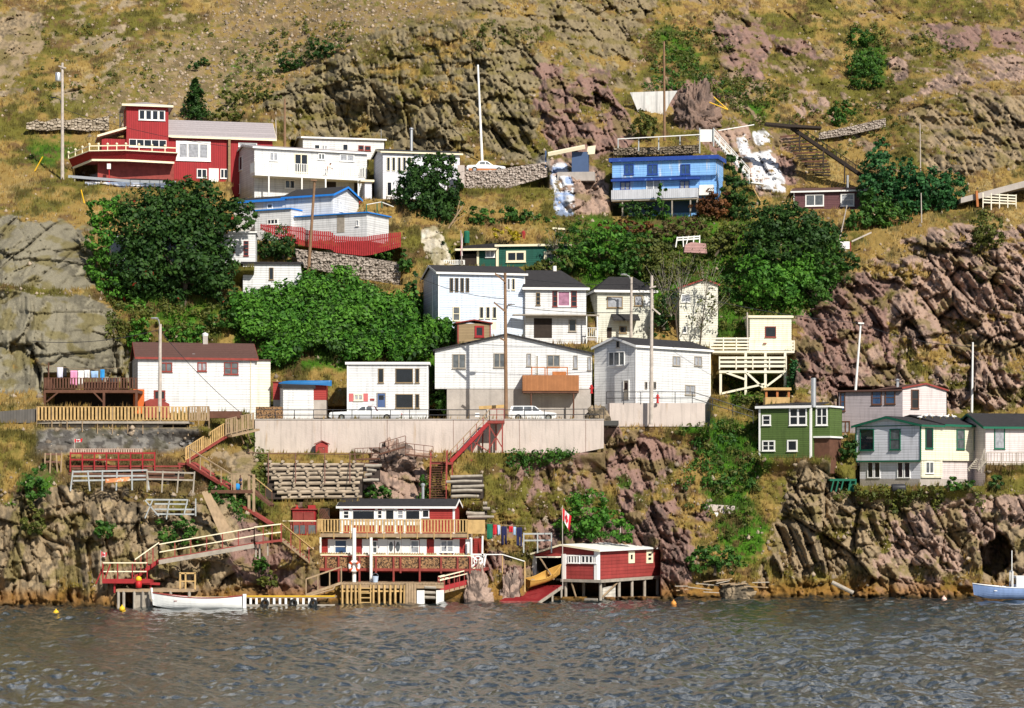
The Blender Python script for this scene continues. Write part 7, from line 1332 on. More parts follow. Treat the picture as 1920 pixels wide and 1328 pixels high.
# ---- flags
def flag(label, pole_b, pole_t, Y, hoist, fly, leaf=True, bands=((0, .25), (.25, .75), (.75, 1.0)), r=.04):
    """Canadian flag; hoist and fly are ((px,py) top, (px,py) bottom) edges of the hanging cloth"""
    o = wt('flag', label, 'flag', P(*pole_b, Y)); pt(o, 'pole', MB().tube(P(*pole_b, Y), P(*pole_t, Y), r, r*.8), 'palepole')
    def S_(s, t): 
        a = P(*hoist[0], Y).lerp(P(*hoist[1], Y), t); b = P(*fly[0], Y).lerp(P(*fly[1], Y), t); v = a.lerp(b, s); return v+Vector((0, .14*math.sin(s*8+t*2)*(.3+s), -.05*math.sin(s*math.pi)*(1-t)))
    for i, (s0, s1) in enumerate(bands):
        g = MB(); n, k = 8, 8; g.add([S_(s0+(s1-s0)*a/n, b/k) for a in range(n+1) for b in range(k+1)], [(a*(k+1)+b, (a+1)*(k+1)+b, (a+1)*(k+1)+b+1, a*(k+1)+b+1) for a in range(n) for b in range(k)])
        pt(o, 'red_band' if i != 1 else 'white_field', g, clothm('flag_red', (.55, .02, .03)) if i != 1 else clothm('flag_white', (.78, .76, .75)), smooth=True)
    if leaf:
        L_ = [(0, -.5), (.12, -.28), (.24, -.34), (.19, -.05), (.34, -.2), (.38, -.1), (.5, -.1), (.44, .03), (.5, .08), (.2, .28), (.24, .38), (.03, .34), (.03, .5)]; L_ += [(-x, y) for x, y in L_[::-1]]
        g = MB(); g.add([S_(.5+x*.42, .5+y*.8)+Vector((0, -.03, 0)) for x, y in L_], [tuple(range(len(L_)))]); pt(o, 'maple_leaf', g, clothm('flag_red', (.55, .02, .03)))
    return o
flag('Canadian flag drooping from a pole in front of the boathouse', (1055, 1105), (1054.5, 948), 201.6, ((1055, 952), (1055, 974)), ((1071.5, 968), (1068, 997)))
flag('small faded red flag on a stick below the yellow fence', (140, 842), (139, 822), Yr+.1, ((139, 823), (139, 830)), ((154, 822), (154, 829)), leaf=True, r=.03); flag('tiny Canadian flag at the red landing stage', (189, 1062), (189, 1032), Yl-.3, ((190, 1034), (190, 1044)), ((200, 1036), (199, 1045)), r=.03)
o = wt('pennant', 'long faded pink and white pennant on a pole by the green house', 'pennant', P(866, 500, 249.5)); pt(o, 'pole', MB().tube(P(866, 500, 249.5), P(864, 432, 249.5), .05), 'palepole')
for nm, a, b, mm in (('pink_cloth', 0, .5, (.62, .20, .24)), ('white_cloth', .5, 1, (.75, .68, .66))):
    g = MB(); g.add([P(865-1.5*t+4*s*(.6+.4*t), 438+42*t, 249.5)+Vector((0, .08*math.sin(t*7+s*5), 0)) for s in (a, (a+b)/2, b) for t in (0, .2, .4, .6, .8, 1)], [(i*6+j, (i+1)*6+j, (i+1)*6+j+1, i*6+j+1) for i in range(2) for j in range(5)]); pt(o, nm, g, clothm('pennant_'+nm, mm))
# ---- cars
def car(label, px0, px1, py, Y, face, paint, Wd=1.85, body=None, cab=None, roofm=None, ang=0., half=None):
    s_ = -1 if face == 'l' else 1; Ln = (px1-px0)*Y/F; o = thing('car', label, 'car', P((px0+px1)/2, py, Y), R(ang)); X = lambda t: (t-.5)*Ln*s_*-1 if False else (t-.5)*Ln*(-s_)
    # t = 0 at the nose; the nose points left for face 'l'
    X = lambda t: (t-.5)*Ln*(1 if face == 'l' else -1); h2 = Wd/2
    MB().prism([(X(t), z) for t, z in body], 'y', -h2, h2).build('body', paint, o)
    g = MB(); n = len(cab); lo = [(X(t), z) for t, z in cab]; vs = [(x, -h2+.04+.16*(z-cab[0][1])/.6, z) for x, z in lo]+[(x, h2-.04-.16*(z-cab[0][1])/.6, z) for x, z in lo]; g.add(vs, [tuple(range(n-1, -1, -1)), tuple(range(n, 2*n))]+[(i, (i+1) % n, n+(i+1) % n, n+i) for i in range(n)]); g.build('cabin', roofm or paint, o)
    zb, zt = cab[0][1]+.05, max(z for _, z in cab)-.07
    def side(t0, t1, t2, t3, nm='side_window'):
        for sg in (-1, 1):
            y0 = sg*(h2-.035-.16*(zb-cab[0][1])/.6); y1 = sg*(h2-.035-.16*(zt-cab[0][1])/.6); q = [Vector((X(t0), y0, zb)), Vector((X(t1), y0, zb)), Vector((X(t2), y1, zt)), Vector((X(t3), y1, zt))]; MB().sheet(q, .012, (0, sg, 0)).build(nm, 'greyglass', o)
    for w_ in half: side(*w_)
    for t in (.17, .80):
        for sg in (-1, 1):
            w = MB().lathe([(.12, -.1), (.30, -.11), (.335, -.07), (.335, .07), (.30, .11), (.12, .1)], (X(t), sg*(h2-.09), .335), 18, 'y').build('wheel', 'rubber', o); MB().lathe([(0, -.10), (.17, -.105), (.19, -.06), (.19, .06), (.17, .105), (0, .10)], (X(t), sg*(h2-.085), .335), 14, 'y').build('rim', 'chrome', w)
    a, b = sorted((X(-.012), X(.01))); MB().box(a, b, -h2+.02, h2-.02, .38, .52).build('bumper', 'chrome', o); a, b = sorted((X(.99), X(1.012))); MB().box(a, b, -h2+.02, h2-.02, .38, .52).build('bumper', 'chrome', o)
    for sg in (-1, 1):
        a, b = sorted((X(-.004), X(.006))); MB().box(a, b, sg*(h2-.3)-.15, sg*(h2-.3)+.15, .56, .70).build('headlight', 'trim', o); a, b = sorted((X(.996), X(1.004))); MB().box(a, b, sg*(h2-.25)-.15, sg*(h2-.25)+.15, .55, .72).build('taillight', 'redpaint', o)
    MB().box(X(.03), X(.97), -h2-.012, -h2-.002, .50, .55).build('side_trim', 'chrome', o)
    return o
zc = zr-.05
o = car('long white saloon with a maroon vinyl half roof parked behind the railing', 619, 753, 789, 219.0, 'l', 'carwhite', 1.9, [(0, .35), (.08, .22), (.93, .22), (1, .4), (1, .78), (.97, .86), (.66, .92), (.62, .94), (.36, .94), (.3, .90), (.02, .82), (0, .74)], [(.36, .93), (.655, .93), (.62, 1.36), (.58, 1.40), (.46, 1.40), (.44, 1.38)], half=((.385, .50, .50, .455), (.515, .60, .585, .515)))
o.location.z = zc; MB().prism([((t-.5)*134*219/F, z) for t, z in ((.56, .95), (.67, .935), (.632, 1.37), (.585, 1.415), (.53, 1.415))], 'y', -.80, .80).build('vinyl_roof', 'vinyl', o)
MB().box((.02-.5)*6.67, (.98-.5)*6.67, -.96, -.953, .24, .44).build('sill_trim', 'cargrey', o)
o = car('white station wagon parked beside the dark brown utility pole', 954, 1043, 786, 219.2, 'r', 'carwhite', 1.75, [(0, .35), (.06, .22), (.95, .22), (1, .4), (1, .86), (.66, .92), (.3, .90), (.03, .78), (0, .68)], [(.30, .89), (.985, .89), (.95, 1.38), (.90, 1.42), (.50, 1.42), (.44, 1.38)], half=((.35, .50, .50, .46), (.52, .68, .68, .52), (.70, .93, .90, .70))); o.location.z = zc
o = car('white and rust coloured car on the upper lane above the gabion wall', 873, 946, 326, 264.8, 'r', 'carwhite', 1.8, [(0, .38), (.06, .22), (.94, .22), (1, .42), (1, .72), (.96, .82), (.68, .88), (.3, .88), (.03, .76), (0, .66)], [(.32, .87), (.76, .87), (.68, 1.28), (.62, 1.34), (.50, 1.34), (.46, 1.30)], half=((.37, .51, .51, .47), (.525, .69, .65, .525)), ang=9)
MB().box(-2.0, 2.0, -.915, -.903, .22, .46).build('rusty_sill', 'orange', o); one('upper_lane_edge', MB().box(P(866, 0, 263.5).x, P(960, 0, 263.5).x, 263.4, 268, P(0, 345, 265).z, P(910, 326.5, 264).z), 'greyconc', 'concrete lane edge under the parked car by the gabion wall', 'slab', P(910, 330, 263.5)); one('gate_post', MB().box(P(858, 0, 262).x, P(871, 0, 262).x, 261.5, 262.5, P(0, 350, 262).z, P(0, 311, 262).z), 'concrete', 'thick concrete post at the left end of the upper gabion wall', 'post', P(864, 350, 262))
# ---- gulls
for i, (px, flip) in enumerate(((1725, 0), (1735, 0), (1748, 1), (1763, 0), (1775, 0), (1789, 1))):
    H2 = GTH; t = (px-1722)/70; lx = H2.X(px, GD*.32); z = GZE+.13+(1.0/ (GD*.5))*GD*.32+.04 if lx > 3.55 else GZE+GRISE*.64+.16
    c = H2.w(lx, GD*.32, z); g = MB(); g.lathe([(0, -.28), (.04, -.24), (.10, -.1), (.12, .04), (.09, .15), (.05, .2), (0, .22)], (0, 0, .2), 8, 'x'); g.lathe([(0, -.07), (.06, -.03), (.06, .03), (0, .07)], (.2, 0, .36), 8, 'x'); g.tube((.14, 0, .24), (.2, 0, .36), .06, .05)
    if flip: g.v = [(-v[0], v[1], v[2]) for v in g.v]
    b = thing('gull', 'white gull on the black roof, %s of the six from the left' % ('first', 'second', 'third', 'fourth', 'fifth', 'sixth')[i], 'gull', c, 0, 'gulls on the black roof'); bo = g.build('body', 'trim', b, smooth=True)
    w = MB(); sg = -1 if flip else 1
    for y in (-.11, .11): w.add([(sg*.1, y, .27), (sg*-.02, y*1.1, .25), (sg*-.3, y*.5, .22), (sg*-.1, y*1.05, .17)], [(0, 1, 2, 3)])
    w.build('wings', 'cargrey', b); MB().tube((sg*.26, 0, .35), (sg*.33, 0, .34), .018, .006).build('beak', 'yellow', b); l_ = MB(); l_.tube((0, .04, 0), (0, .04, .12), .012); l_.tube((0, -.04, 0), (0, -.04, .12), .012); l_.build('legs', 'yellow', b)
# ---- people
def figure(name, pts, edges, m, parent, root=0):
    me = bpy.data.meshes.new(name); me.from_pydata([p[:3] for p in pts], edges, []); o = bpy.data.objects.new(name, me); COL.objects.link(o); o.parent = parent; me.materials.append(M[m] if isinstance(m, str) else m)
    md = o.modifiers.new('skin', 'SKIN'); sk = me.skin_vertices[0].data
    for i, p in enumerate(pts): sk[i].radius = (p[3], p[4] if len(p) > 4 else p[3])
    for i in range(len(pts)): sk[i].use_root = (i == root)
    s = o.modifiers.new('smooth', 'SUBSURF'); s.levels = 1; s.render_levels = 2; return o
def person(label, loc, rz, lean, skin, top, shorts, arms='rail', k=1.0, hairm=None):
    """standing figure facing local -y; lean = forward bend of the trunk in radians"""
    o = thing('person', label, 'person', loc, rz); c, s = math.cos(lean), math.sin(lean)
    def T(x, y, z): return (x, -(z)*s+y*c, .90+z*c+y*s)      # trunk frame, pivot at the hips
    pts = [(0, 0, .92, .13, .10), T(0, 0, .22)+(.125, .09), T(0, 0, .42)+(.16, .10), T(0, 0, .52)+(.07, .07), T(0, -.01, .60)+(.055,), T(0, -.02, .69)+(.085, .10), T(0, -.02, .79)+(.07, .085)]
    ed = [(0, 1), (1, 2), (2, 3), (3, 4), (4, 5), (5, 6)]
    for sg in (-1, 1):
        b = len(pts); sh = T(.19*sg, 0, .46); 
        if arms == 'rail': el = (.30*sg, sh[1]-.16, sh[2]-.22); wr = (.26*sg, sh[1]-.38, sh[2]-.30)
        else: el = (.26*sg, sh[1]+.02, sh[2]-.27); wr = (.28*sg, sh[1]-.14, sh[2]-.48)
        pts += [sh+(.055,), el+(.042,), wr+(.03,), (wr[0], wr[1]-.06, wr[2]-.03, .034, .018)]; ed += [(2, b), (b, b+1), (b+1, b+2), (b+2, b+3)]
        hd = len(pts)-1
        for f in range(4): p0 = pts[hd]; pts.append((p0[0]+(f-1.5)*.022, p0[1]-.045, p0[2]-.01-.006*abs(f-1.5), .010)); pts.append((p0[0]+(f-1.5)*.024, p0[1]-.065, p0[2]-.04, .008)); ed += [(hd, len(pts)-2), (len(pts)-2, len(pts)-1)]
        pts.append((wr[0]-sg*.04, wr[1]-.06, wr[2]-.02, .011)); ed.append((hd-1, len(pts)-1))
        b = len(pts); pts += [(.095*sg, 0, .84, .085), (.11*sg, -.03, .48, .06), (.11*sg, .02, .10, .042), (.115*sg, -.14, .03, .04, .03)]; ed += [(0, b), (b, b+1), (b+1, b+2), (b+2, b+3)]
    body = figure('body', pts, ed, skin, o)
    hp = T(0, 0, .80); g = MB().lathe([(0, -.02), (.095, -.03), (.10, .02), (.07, .07), (0, .09)], (hp[0], hp[1]+.01, hp[2]), 12); g.build('hair', hairm or 'brownwood', o, smooth=True)
    fx = T(0, -.11, .69); f = MB()
    f.lathe([(0, -.03), (.018, 0), (0, .03)], (0, fx[1]-.005, fx[2]-.0), 6); f.build('nose', skin, o)
    for sg in (-1, 1): e = T(.035*sg, -.105, .715); MB().lathe([(0, -.012), (.012, 0), (0, .012)], e, 6).build('eye', 'iron', o); e = T(.088*sg, -.01, .70); MB().lathe([(0, -.03), (.02, 0), (0, .03)], e, 6).build('ear', skin, o)
    e = T(0, -.10, .64); MB().box(-.028, .028, e[1]-.008, e[1]+.004, e[2]-.006, e[2]+.006).build('mouth', 'redwood', o)
    sp = [(0, 0, .94, .14, .115), (.1, 0, .84, .10), (.112, -.025, .52, .08), (-.1, 0, .84, .10), (-.112, -.025, .52, .08)]; figure('shorts', sp, [(0, 1), (1, 2), (0, 3), (3, 4)], shorts, o)
    if top:
        p2 = [(0, 0, .93, .14, .115), T(0, 0, .22)+(.14, .105), T(0, 0, .44)+(.175, .115), T(.2, 0, .46)+(.068,), T(.24, -.02, .33)+(.06,), T(-.2, 0, .46)+(.068,), T(-.24, -.02, .33)+(.06,)]; figure('shirt', p2, [(0, 1), (1, 2), (2, 3), (3, 4), (2, 5), (5, 6)], top, o)
    o.scale = (k, k, k); return o
c = BALC.w(BALC.X(612, -1.0), -1.0, BALZ+.005); person('bare-chested person in dark shorts bending at the white balcony rail', c, R(17+70), .65, 'skin', None, 'navy')
c = P(452, 919, 202.3)+UP*.005; person('child in a blue shirt and dark shorts on the brown stair landing', c, R(-40), .15, 'skin', clothm('blue_shirt', (.06, .14, .42)), 'navy', arms='side', k=.72)
one('blue_bag', MB().lathe([(0, 0), (.2, 0), (.24, .25), (.2, .5), (.08, .56), (0, .56)], P(445, 919, 202.1)+UP*.005, 10), clothm('bright_blue_bag', (.02, .22, .55)), 'bright blue bag beside the child on the stair landing', 'bag', P(445, 919, 202.1), smooth=True)
# ------------------------------------------------------------------ vegetation
m, n, l, b = nodes('leaves'); at = n.new('ShaderNodeAttribute'); at.attribute_name = 'tone'; b.inputs['Roughness'].default_value = .6; b.inputs['Specular IOR Level'].default_value = .25
l.new(at.outputs['Color'], b.inputs['Base Color']); tr = n.new('ShaderNodeBsdfTranslucent'); l.new(at.outputs['Color'], tr.inputs['Color']); mx = n.new('ShaderNodeMixShader'); mx.inputs[0].default_value = .22
l.new(b.outputs[0], mx.inputs[1]); l.new(tr.outputs[0], mx.inputs[2]); l.new(mx.outputs[0], n['Material Output'].inputs['Surface']); LEAF = m
PAL = {'dark': ((.016,.050,.010), (.050,.115,.018)), 'mid': ((.025,.080,.012), (.075,.175,.022)), 'bright': ((.035,.125,.012), (.105,.26,.025)), 'olive': ((.055,.075,.014), (.15,.16,.03)),
       'spruce': ((.014,.065,.018), (.048,.165,.042)), 'rust': ((.09,.035,.014), (.20,.08,.025)), 'yellow': ((.30,.25,.02), (.62,.48,.03)), 'tan': ((.16,.11,.04), (.34,.25,.10)), 'brown': ((.09,.07,.03), (.17,.13,.05))}
def unit(v): return v/np.maximum(np.linalg.norm(v, axis=-1, keepdims=True), 1e-6)
def leafcards(ctr, out, size, pal, tone, aspect=.6, droop=.0):
    """diamond leaves at points ctr facing roughly along out"""
    N = len(ctr); nr = unit(out+rng.normal(0, .55, (N, 3))+np.array([0, 0, .25])); t = unit(np.cross(nr, rng.normal(0, 1, (N, 3)))+np.array([0, 0, -droop])); bt = unit(np.cross(nr, t))
    s = size*(.45+1.15*rng.random((N, 1))**1.6); w = s*aspect*.5
    V = np.stack([ctr-t*s*.5, ctr+bt*w+nr*s*.08, ctr+t*s*.5, ctr-bt*w+nr*s*.08], 1).reshape(-1, 3)
    p0, p1 = np.array(PAL[pal][0]), np.array(PAL[pal][1]); c = p0+(p1-p0)*np.clip(tone[:, None]+rng.normal(0, .22, (N, 1)), 0, 1); return V, np.repeat(c, 4, 0)
def crown_pts(blobs, dens, size, sub=.30):
    """clumps of leaves spread through ellipsoids (cx,cy,cz,rx,ry,rz)"""
    P_, O_, T_ = [], [], []
    for (cx, cy, cz, rx, ry, rz) in blobs:
        area = (rx*rz+rx*ry+ry*rz)*4.19; k = max(8, int(area*1.5)); d = unit(rng.normal(0, 1, (k, 3))); d[:, 1] -= .25; d = unit(d); rr = (.62+.42*rng.random((k, 1)))*np.where(rng.random((k, 1)) < .24, 1.26, 1)
        c = np.array([cx, cy, cz])+d*rr*np.array([rx, ry, rz]); cr = sub*min(rx, rz)*(.5+.9*rng.random(k)); cr = np.clip(cr, .22, 1.1)
        m_ = max(6, int(area*dens/k)); q = unit(rng.normal(0, 1, (k, m_, 3))); ln = (.35+.65*rng.random((k, m_, 1)))
        pts = c[:, None]+q*ln*cr[:, None, None]*np.array([1, 1, .75]); P_.append(pts.reshape(-1, 3)); O_.append((q*.6+d[:, None]*.7).reshape(-1, 3)); T_.append(np.repeat(rng.random(k)*.8, m_))
    return np.concatenate(P_), np.concatenate(O_), np.concatenate(T_)
def wblob(px, py, rx, ry, Y, dk=.8): c = P(px, py, Y); s = Y/F; return (c.x, c.y+random.uniform(-.3, .3)*min(rx, ry)*s, c.z, rx*s, min(rx, ry)*s*dk, ry*s)
def tree(name, label, base, blobs, Y, pal, dens=46, size=.36, trunk=True, cat='tree', group=None, fruit=None, r=.16, aspect=.6):
    o = thing(name, label, cat, P(base[0], base[1], Y), 0, group); bl = [wblob(*q, Y) for q in blobs]
    p_, d_, t_ = crown_pts(bl, dens, size); V, C_ = leafcards(p_, d_, size, pal, t_, aspect)
    if fruit:
        k = rng.choice(len(p_), int(len(p_)*fruit[1])); C_ = C_.reshape(-1, 4, 3); C_[k] = np.array(fruit[0])*(.7+.6*rng.random((len(k), 1, 1))); C_ = C_.reshape(-1, 3)
    npmesh('crown', V-np.array(o.location), np.arange(len(V)).reshape(-1, 4), LEAF, C_, parent=o)
    if trunk:
        g = MB(); b0 = P(base[0], base[1]+4, Y); cen = Vector(np.mean([q[:3] for q in bl], 0)); fork = b0.lerp(cen, .45)+Vector((random.uniform(-.2, .2), 0, 0)); g.tube(b0, fork, r, r*.75)
        for q in bl:
            e = Vector(q[:3]); md = fork.lerp(e, .5)+Vector((random.uniform(-.3, .3), random.uniform(-.3, .1), .2)); g.tube(fork, md, r*.55, r*.38, 6); g.tube(md, e, r*.38, r*.12, 6)
            for _ in range(4): e2 = e+Vector(np.random.normal(0, .5, 3)*np.array(q[3:])); g.tube(md.lerp(e, .6), e2, r*.16, r*.05, 4)
        pt(o, 'trunk', g, 'bark')
    return o
def conifer(name, label, px, pb, pt_, Y, wpx, pal='spruce', tiers=14, per=110, size=.34, group=None):
    o = thing(name, label, 'tree', P(px, pb, Y), 0, group); b0, t0 = P(px, pb, Y), P(px, pt_, Y); hgt = t0.z-b0.z; rad = wpx*Y/F; pp, dd, tt_ = [], [], []
    for i in range(tiers):
        t = (i+.6)/tiers; rr = rad*(1-t)**.85*(.85+.3*random.random())+.12
        for k in range(7):
            a = random.random()*6.28; dr = np.array([math.cos(a), math.sin(a), -.25]); s = rng.random((per//7, 1)); w_ = rng.normal(0, .10+.12*(1-t), (per//7, 3))
            pp.append(np.array(b0)+np.array([0, 0, hgt*(.06+.92*t)])+dr*rr*s*(.8+.3*random.random())+w_); dd.append(np.tile(dr*.6+np.array([0, 0, .6]), (per//7, 1))); tt_.append(np.full(per//7, random.random()*.7))
    V, C_ = leafcards(np.concatenate(pp), np.concatenate(dd), size, pal, np.concatenate(tt_), .42); npmesh('crown', V-np.array(o.location), np.arange(len(V)).reshape(-1, 4), LEAF, C_, parent=o)
    pt(o, 'trunk', MB().tube(b0-UP*.4, t0, .13, .02), 'bark'); return o
tree('big_tree', 'huge dark rowan tree with red berries left of the white house', (345, 585), [(325,395,72,48),(268,425,55,58),(385,410,55,48),(335,470,85,65),(258,510,52,52),(398,498,42,52),(325,535,70,38),(442,402,42,30),(352,362,60,28),(420,545,30,30)], 238.5, 'dark', 44, .40, fruit=((.20,.025,.012), .010), r=.3)
tree('leafy_tree', 'lighter green leafy tree between the grey rock and the huge dark tree', (225, 600), [(200,395,38,26),(190,445,28,38),(188,505,27,40),(212,552,33,34),(250,578,30,24)], 238, 'bright', 40, .36)
tree('dark_tree', 'dense dark tree hiding the right half of the pale grey house', (835, 460), [(800,325,46,34),(785,362,42,38),(822,392,44,36),(842,345,26,46),(832,432,24,26),(764,350,22,22),(815,300,26,14)], 256.5, 'dark', 50, .38, r=.22)
one('dead_trunk', MB().pipe([P(824, 456, 255), P(846, 420, 255), P(868, 386, 255)], .09).pipe([P(846, 420, 255), P(872, 402, 255)], .04).pipe([P(856, 404, 255), P(862, 376, 255)], .04), 'tanwood', 'bare pale leaning trunk below the dense dark tree', 'dead tree', P(824, 456, 255))
tree('hedge', 'rounded dark hedge behind the green house', (930, 440), [(905,408,32,18),(945,403,36,17),(990,412,36,18),(1020,420,22,14),(888,425,20,15)], TD(950, 415)-.4, 'mid', 46, .32, trunk=False, cat='hedge'); tree('yellow_bush', 'bush covered in yellow flowers behind the green house roof', (950, 452), [(942,438,16,12),(962,440,14,12)], TM(925, 425, 980, 452)-1.3, 'yellow', 60, .26, trunk=False, cat='bush')
conifer('spruce', 'lone dark spruce on the scree above the red house', 366, 222, 148, TD(366, 224)-.8, 34, 'dark', 16, 240, .42); conifer('young_spruce', 'small blue-green spruce beside the stilt platform', 1490, 745, 676, 233, 22, 'spruce', 14, 130, .3)
for lb, q, pl in (('tiny dark bush high on the scree, left of its twin', (362,124,11,7), 'dark'), ('tiny dark bush high on the scree, right and higher', (383,116,11,7), 'dark'), ('dark bush at the left edge of the upper cliff top', (545,112,24,18), 'dark'), ('larger dark bush at the top of the upper cliff', (602,90,26,18), 'dark'), ('dark scrub strip running down from the upper cliff', (470,178,52,12), 'olive'), ('low dark scrub right of the lone spruce', (425,215,34,12), 'olive'),
   ('round dark bush on the left shore cliff', (194,990,19,18), 'mid'), ('tangled green bush at the far left edge under the yellow fence', (66,905,24,34), 'mid'), ('lower tangled bush at the far left edge', (62,975,20,30), 'olive'), ('green bush on the left cliff under the white rail frame', (335,995,36,24), 'mid'), ('green bush below the red ramp landing', (488,1055,12,16), 'mid'), ('olive bush lower on the purple rock by the ramp', (502,1085,16,16), 'olive'),
   ('green bush in front of the log cribbing end', (708,922,28,16), 'mid'), ('ivy hanging beside the long red stairs', (797,905,10,34), 'mid'), ('bush by the foot of the wooden stairs landing', (465,822,12,20), 'olive'), ('green bush on the brown slope behind the brown-roofed house', (350,626,40,22), 'bright'), ('bush above the chimney of the brown-roofed house', (420,600,36,16), 'mid'), ('leafy bush on the slope left of the street lamp', (262,628,22,36), 'bright'),
   ('dark bush at the left end of the red picket fence', (520,456,36,32), 'dark'), ('bush on the grass right of the red picket fence', (760,490,14,22), 'mid'), ('bush under the right end of the red picket fence', (712,476,26,13), 'mid'), ('small dark bush right of the cream house wing', (1865,905,14,14), 'dark'), ('dark bush in front of the pinkish house cliff', (1800,908,26,12), 'mid'), ('dark bush on the lane bank at the right edge', (1850,430,30,36), 'olive'),
   ('green scrub clump high on the right hill', (1612,70,24,18), 'mid'), ('dark green scrub on the right hill, in the middle of the clump row', (1622,118,36,26), 'mid'), ('lower dark scrub on the right hill', (1625,150,30,16), 'mid'), ('small dark bush left of the dry stone wall', (1578,205,22,16), 'mid'), ('low dark bush below the small one by the dry stone wall', (1572,222,14,14), 'mid'), ('bush in the corner right of the white hill wall', (1208,235,22,26), 'olive'),
   ('bush against the upper lean-to shed', (1088,305,8,18), 'dark'), ('dark bush in the shade left of the green-trimmed house', (1592,845,18,22), 'dark'), ('green bush beside the bay of the olive house', (1548,832,16,8), 'mid'), ('ivy climbing the blue-trimmed house extension', (632,420,16,26), 'olive'), ('dark hedge on the green slope under the road railing', (830,745,24,30), 'mid'), ('bush on the foundation corner of the gabled house', (980,750,16,8), 'olive'), ('green weeds beside the hydrant post', (1100,752,28,10), 'mid'), ('bushy weeds on the bank above the lower purple cliff', (1000,830,40,14), 'mid')):
    Yb_ = TM(q[0]-6, q[1]-6, q[0]+6, q[1]+q[3])-.35*q[2]*.05; tree('bush', lb, (q[0], q[1]+q[3]), [(q[0], q[1], q[2], q[3]), (q[0]-q[2]*.5, q[1]+q[3]*.35, q[2]*.55, q[3]*.6), (q[0]+q[2]*.5, q[1]+q[3]*.3, q[2]*.55, q[3]*.6)], Yb_, pl, 44, .30, trunk=False, cat='bush')
tree('dense_tree', 'dark olive leafy tree under the maroon house', (1470, 545), [(1450,425,48,36),(1490,415,46,34),(1475,465,62,40),(1425,460,34,40),(1520,455,36,36)], 245, 'dark', 46, .36); tree('dense_tree', 'bright green tree left of the right cliff', (1440, 590), [(1425,520,46,36),(1465,545,46,40),(1410,560,34,28),(1500,515,36,34)], 242.5, 'bright', 46, .36)
tree('dense_tree', 'mid green tree at the foot of the right cliff ridge', (1520, 590), [(1525,545,34,40),(1555,500,32,34),(1500,580,34,24)], 243.5, 'mid', 46, .36); tree('dense_tree', 'dark leafy tree below the white box on the ridge', (1565, 505), [(1555,455,26,30),(1590,490,26,22),(1540,430,26,24)], 247, 'dark', 46, .34)
tree('tall_tree', 'tall feathery green tree above the maroon house roof', (1652, 405), [(1650,285,17,26),(1646,318,32,32),(1664,358,36,34),(1630,352,26,26)], 262, 'spruce', 48, .36); tree('tall_tree', 'second feathery green tree, lower and right of the tall one', (1705, 400), [(1697,318,18,24),(1704,348,34,28),(1722,376,36,26)], 261, 'spruce', 48, .36)
tree('larch', 'feathery bright green larch right of the two tall feathery trees', (1750, 405), [(1745,355,44,34),(1785,350,24,26),(1715,380,40,28),(1765,385,36,22)], 259, 'spruce', 50, .38); tree('leafy_tree', 'mid green tree over the right end of the maroon house', (1640, 430), [(1640,390,30,30),(1615,412,34,22),(1670,405,34,26)], 256, 'mid', 46, .36)
tree('shore_bush', 'large bright green bush behind the boathouse', (1110, 1015), [(1100,955,46,34),(1135,985,42,28),(1080,985,32,30),(1165,1000,24,18)], 208.2, 'bright', 46, .32, cat='bush'); tree('shore_bush', 'dark green bush on the shore right of the boathouse', (1340, 1075), [(1335,1040,42,24),(1365,1058,26,20),(1308,1048,20,22)], 207.6, 'mid', 46, .32, cat='bush')
tree('young_tree', 'slim dark tree in front of the blue house corner', (1378, 410), [(1376,320,17,30),(1380,355,26,30),(1385,390,34,24),(1370,300,10,16)], 258.5, 'dark', 44, .34); tree('red_bush', 'rust red berried bush at the right foot of the blue house', (1340, 415), [(1338,385,30,24),(1320,400,24,18),(1352,405,26,18)], 258, 'rust', 44, .32, cat='bush'); tree('young_tree', 'thin young tree before the blue house balcony', (1242, 412), [(1241,365,10,22),(1240,392,16,20)], 258.5, 'mid', 40, .32, r=.07); tree('garden_bush', 'dark bush under the blue house balcony', (1190, 415), [(1190,396,26,20),(1215,402,18,16)], 259, 'dark', 42, .32, cat='bush')
for lb, bl, pl, Y in (('green bush mass left above the white cottage', [(1085,455,42,28),(1060,490,34,26)], 'mid', 248), ('bright bush above the cream house roof', [(1145,448,42,26),(1120,485,42,26)], 'bright', 247.5), ('green bush right of the bright one, above the cream house', [(1195,475,46,34),(1165,508,36,22)], 'mid', 246.5), ('bushy green growth around the bare trees', [(1245,505,38,34),(1222,465,34,24)], 'olive', 246), ('brown autumn bush below the blue house', [(1290,425,46,18),(1250,435,34,16)], 'brown', 251), ('rust coloured bush beside the blue house posts', [(1185,425,40,14),(1140,428,30,12)], 'rust', 254), ('green bush behind the cream gabled house', [(1365,540,24,34),(1380,590,30,26)], 'mid', 243.5), ('olive bush between the cream house and its gable', [(1245,575,20,40),(1235,615,18,22)], 'dark', 240), ('green bush under the brown autumn bush', [(1340,455,44,22),(1375,440,30,22)], 'olive', 250), ('dark bush beside the pale blue house corner', [(768,560,14,30),(780,530,10,20)], 'dark', 239.5), ('green bush at the left foot of the pale blue house', [(815,610,34,20),(838,628,22,14)], 'mid', 235.5), ('bush over the left end of the green house', [(835,470,16,16)], 'dark', 252), ('leafy bush in front of the green house end', [(1045,498,36,20),(1010,505,24,14)], 'olive', 247.5)):
    tree('wild_bush', lb, (bl[0][0], bl[0][1]+bl[0][3]), bl, Y, pl, 42, .34, cat='bush')
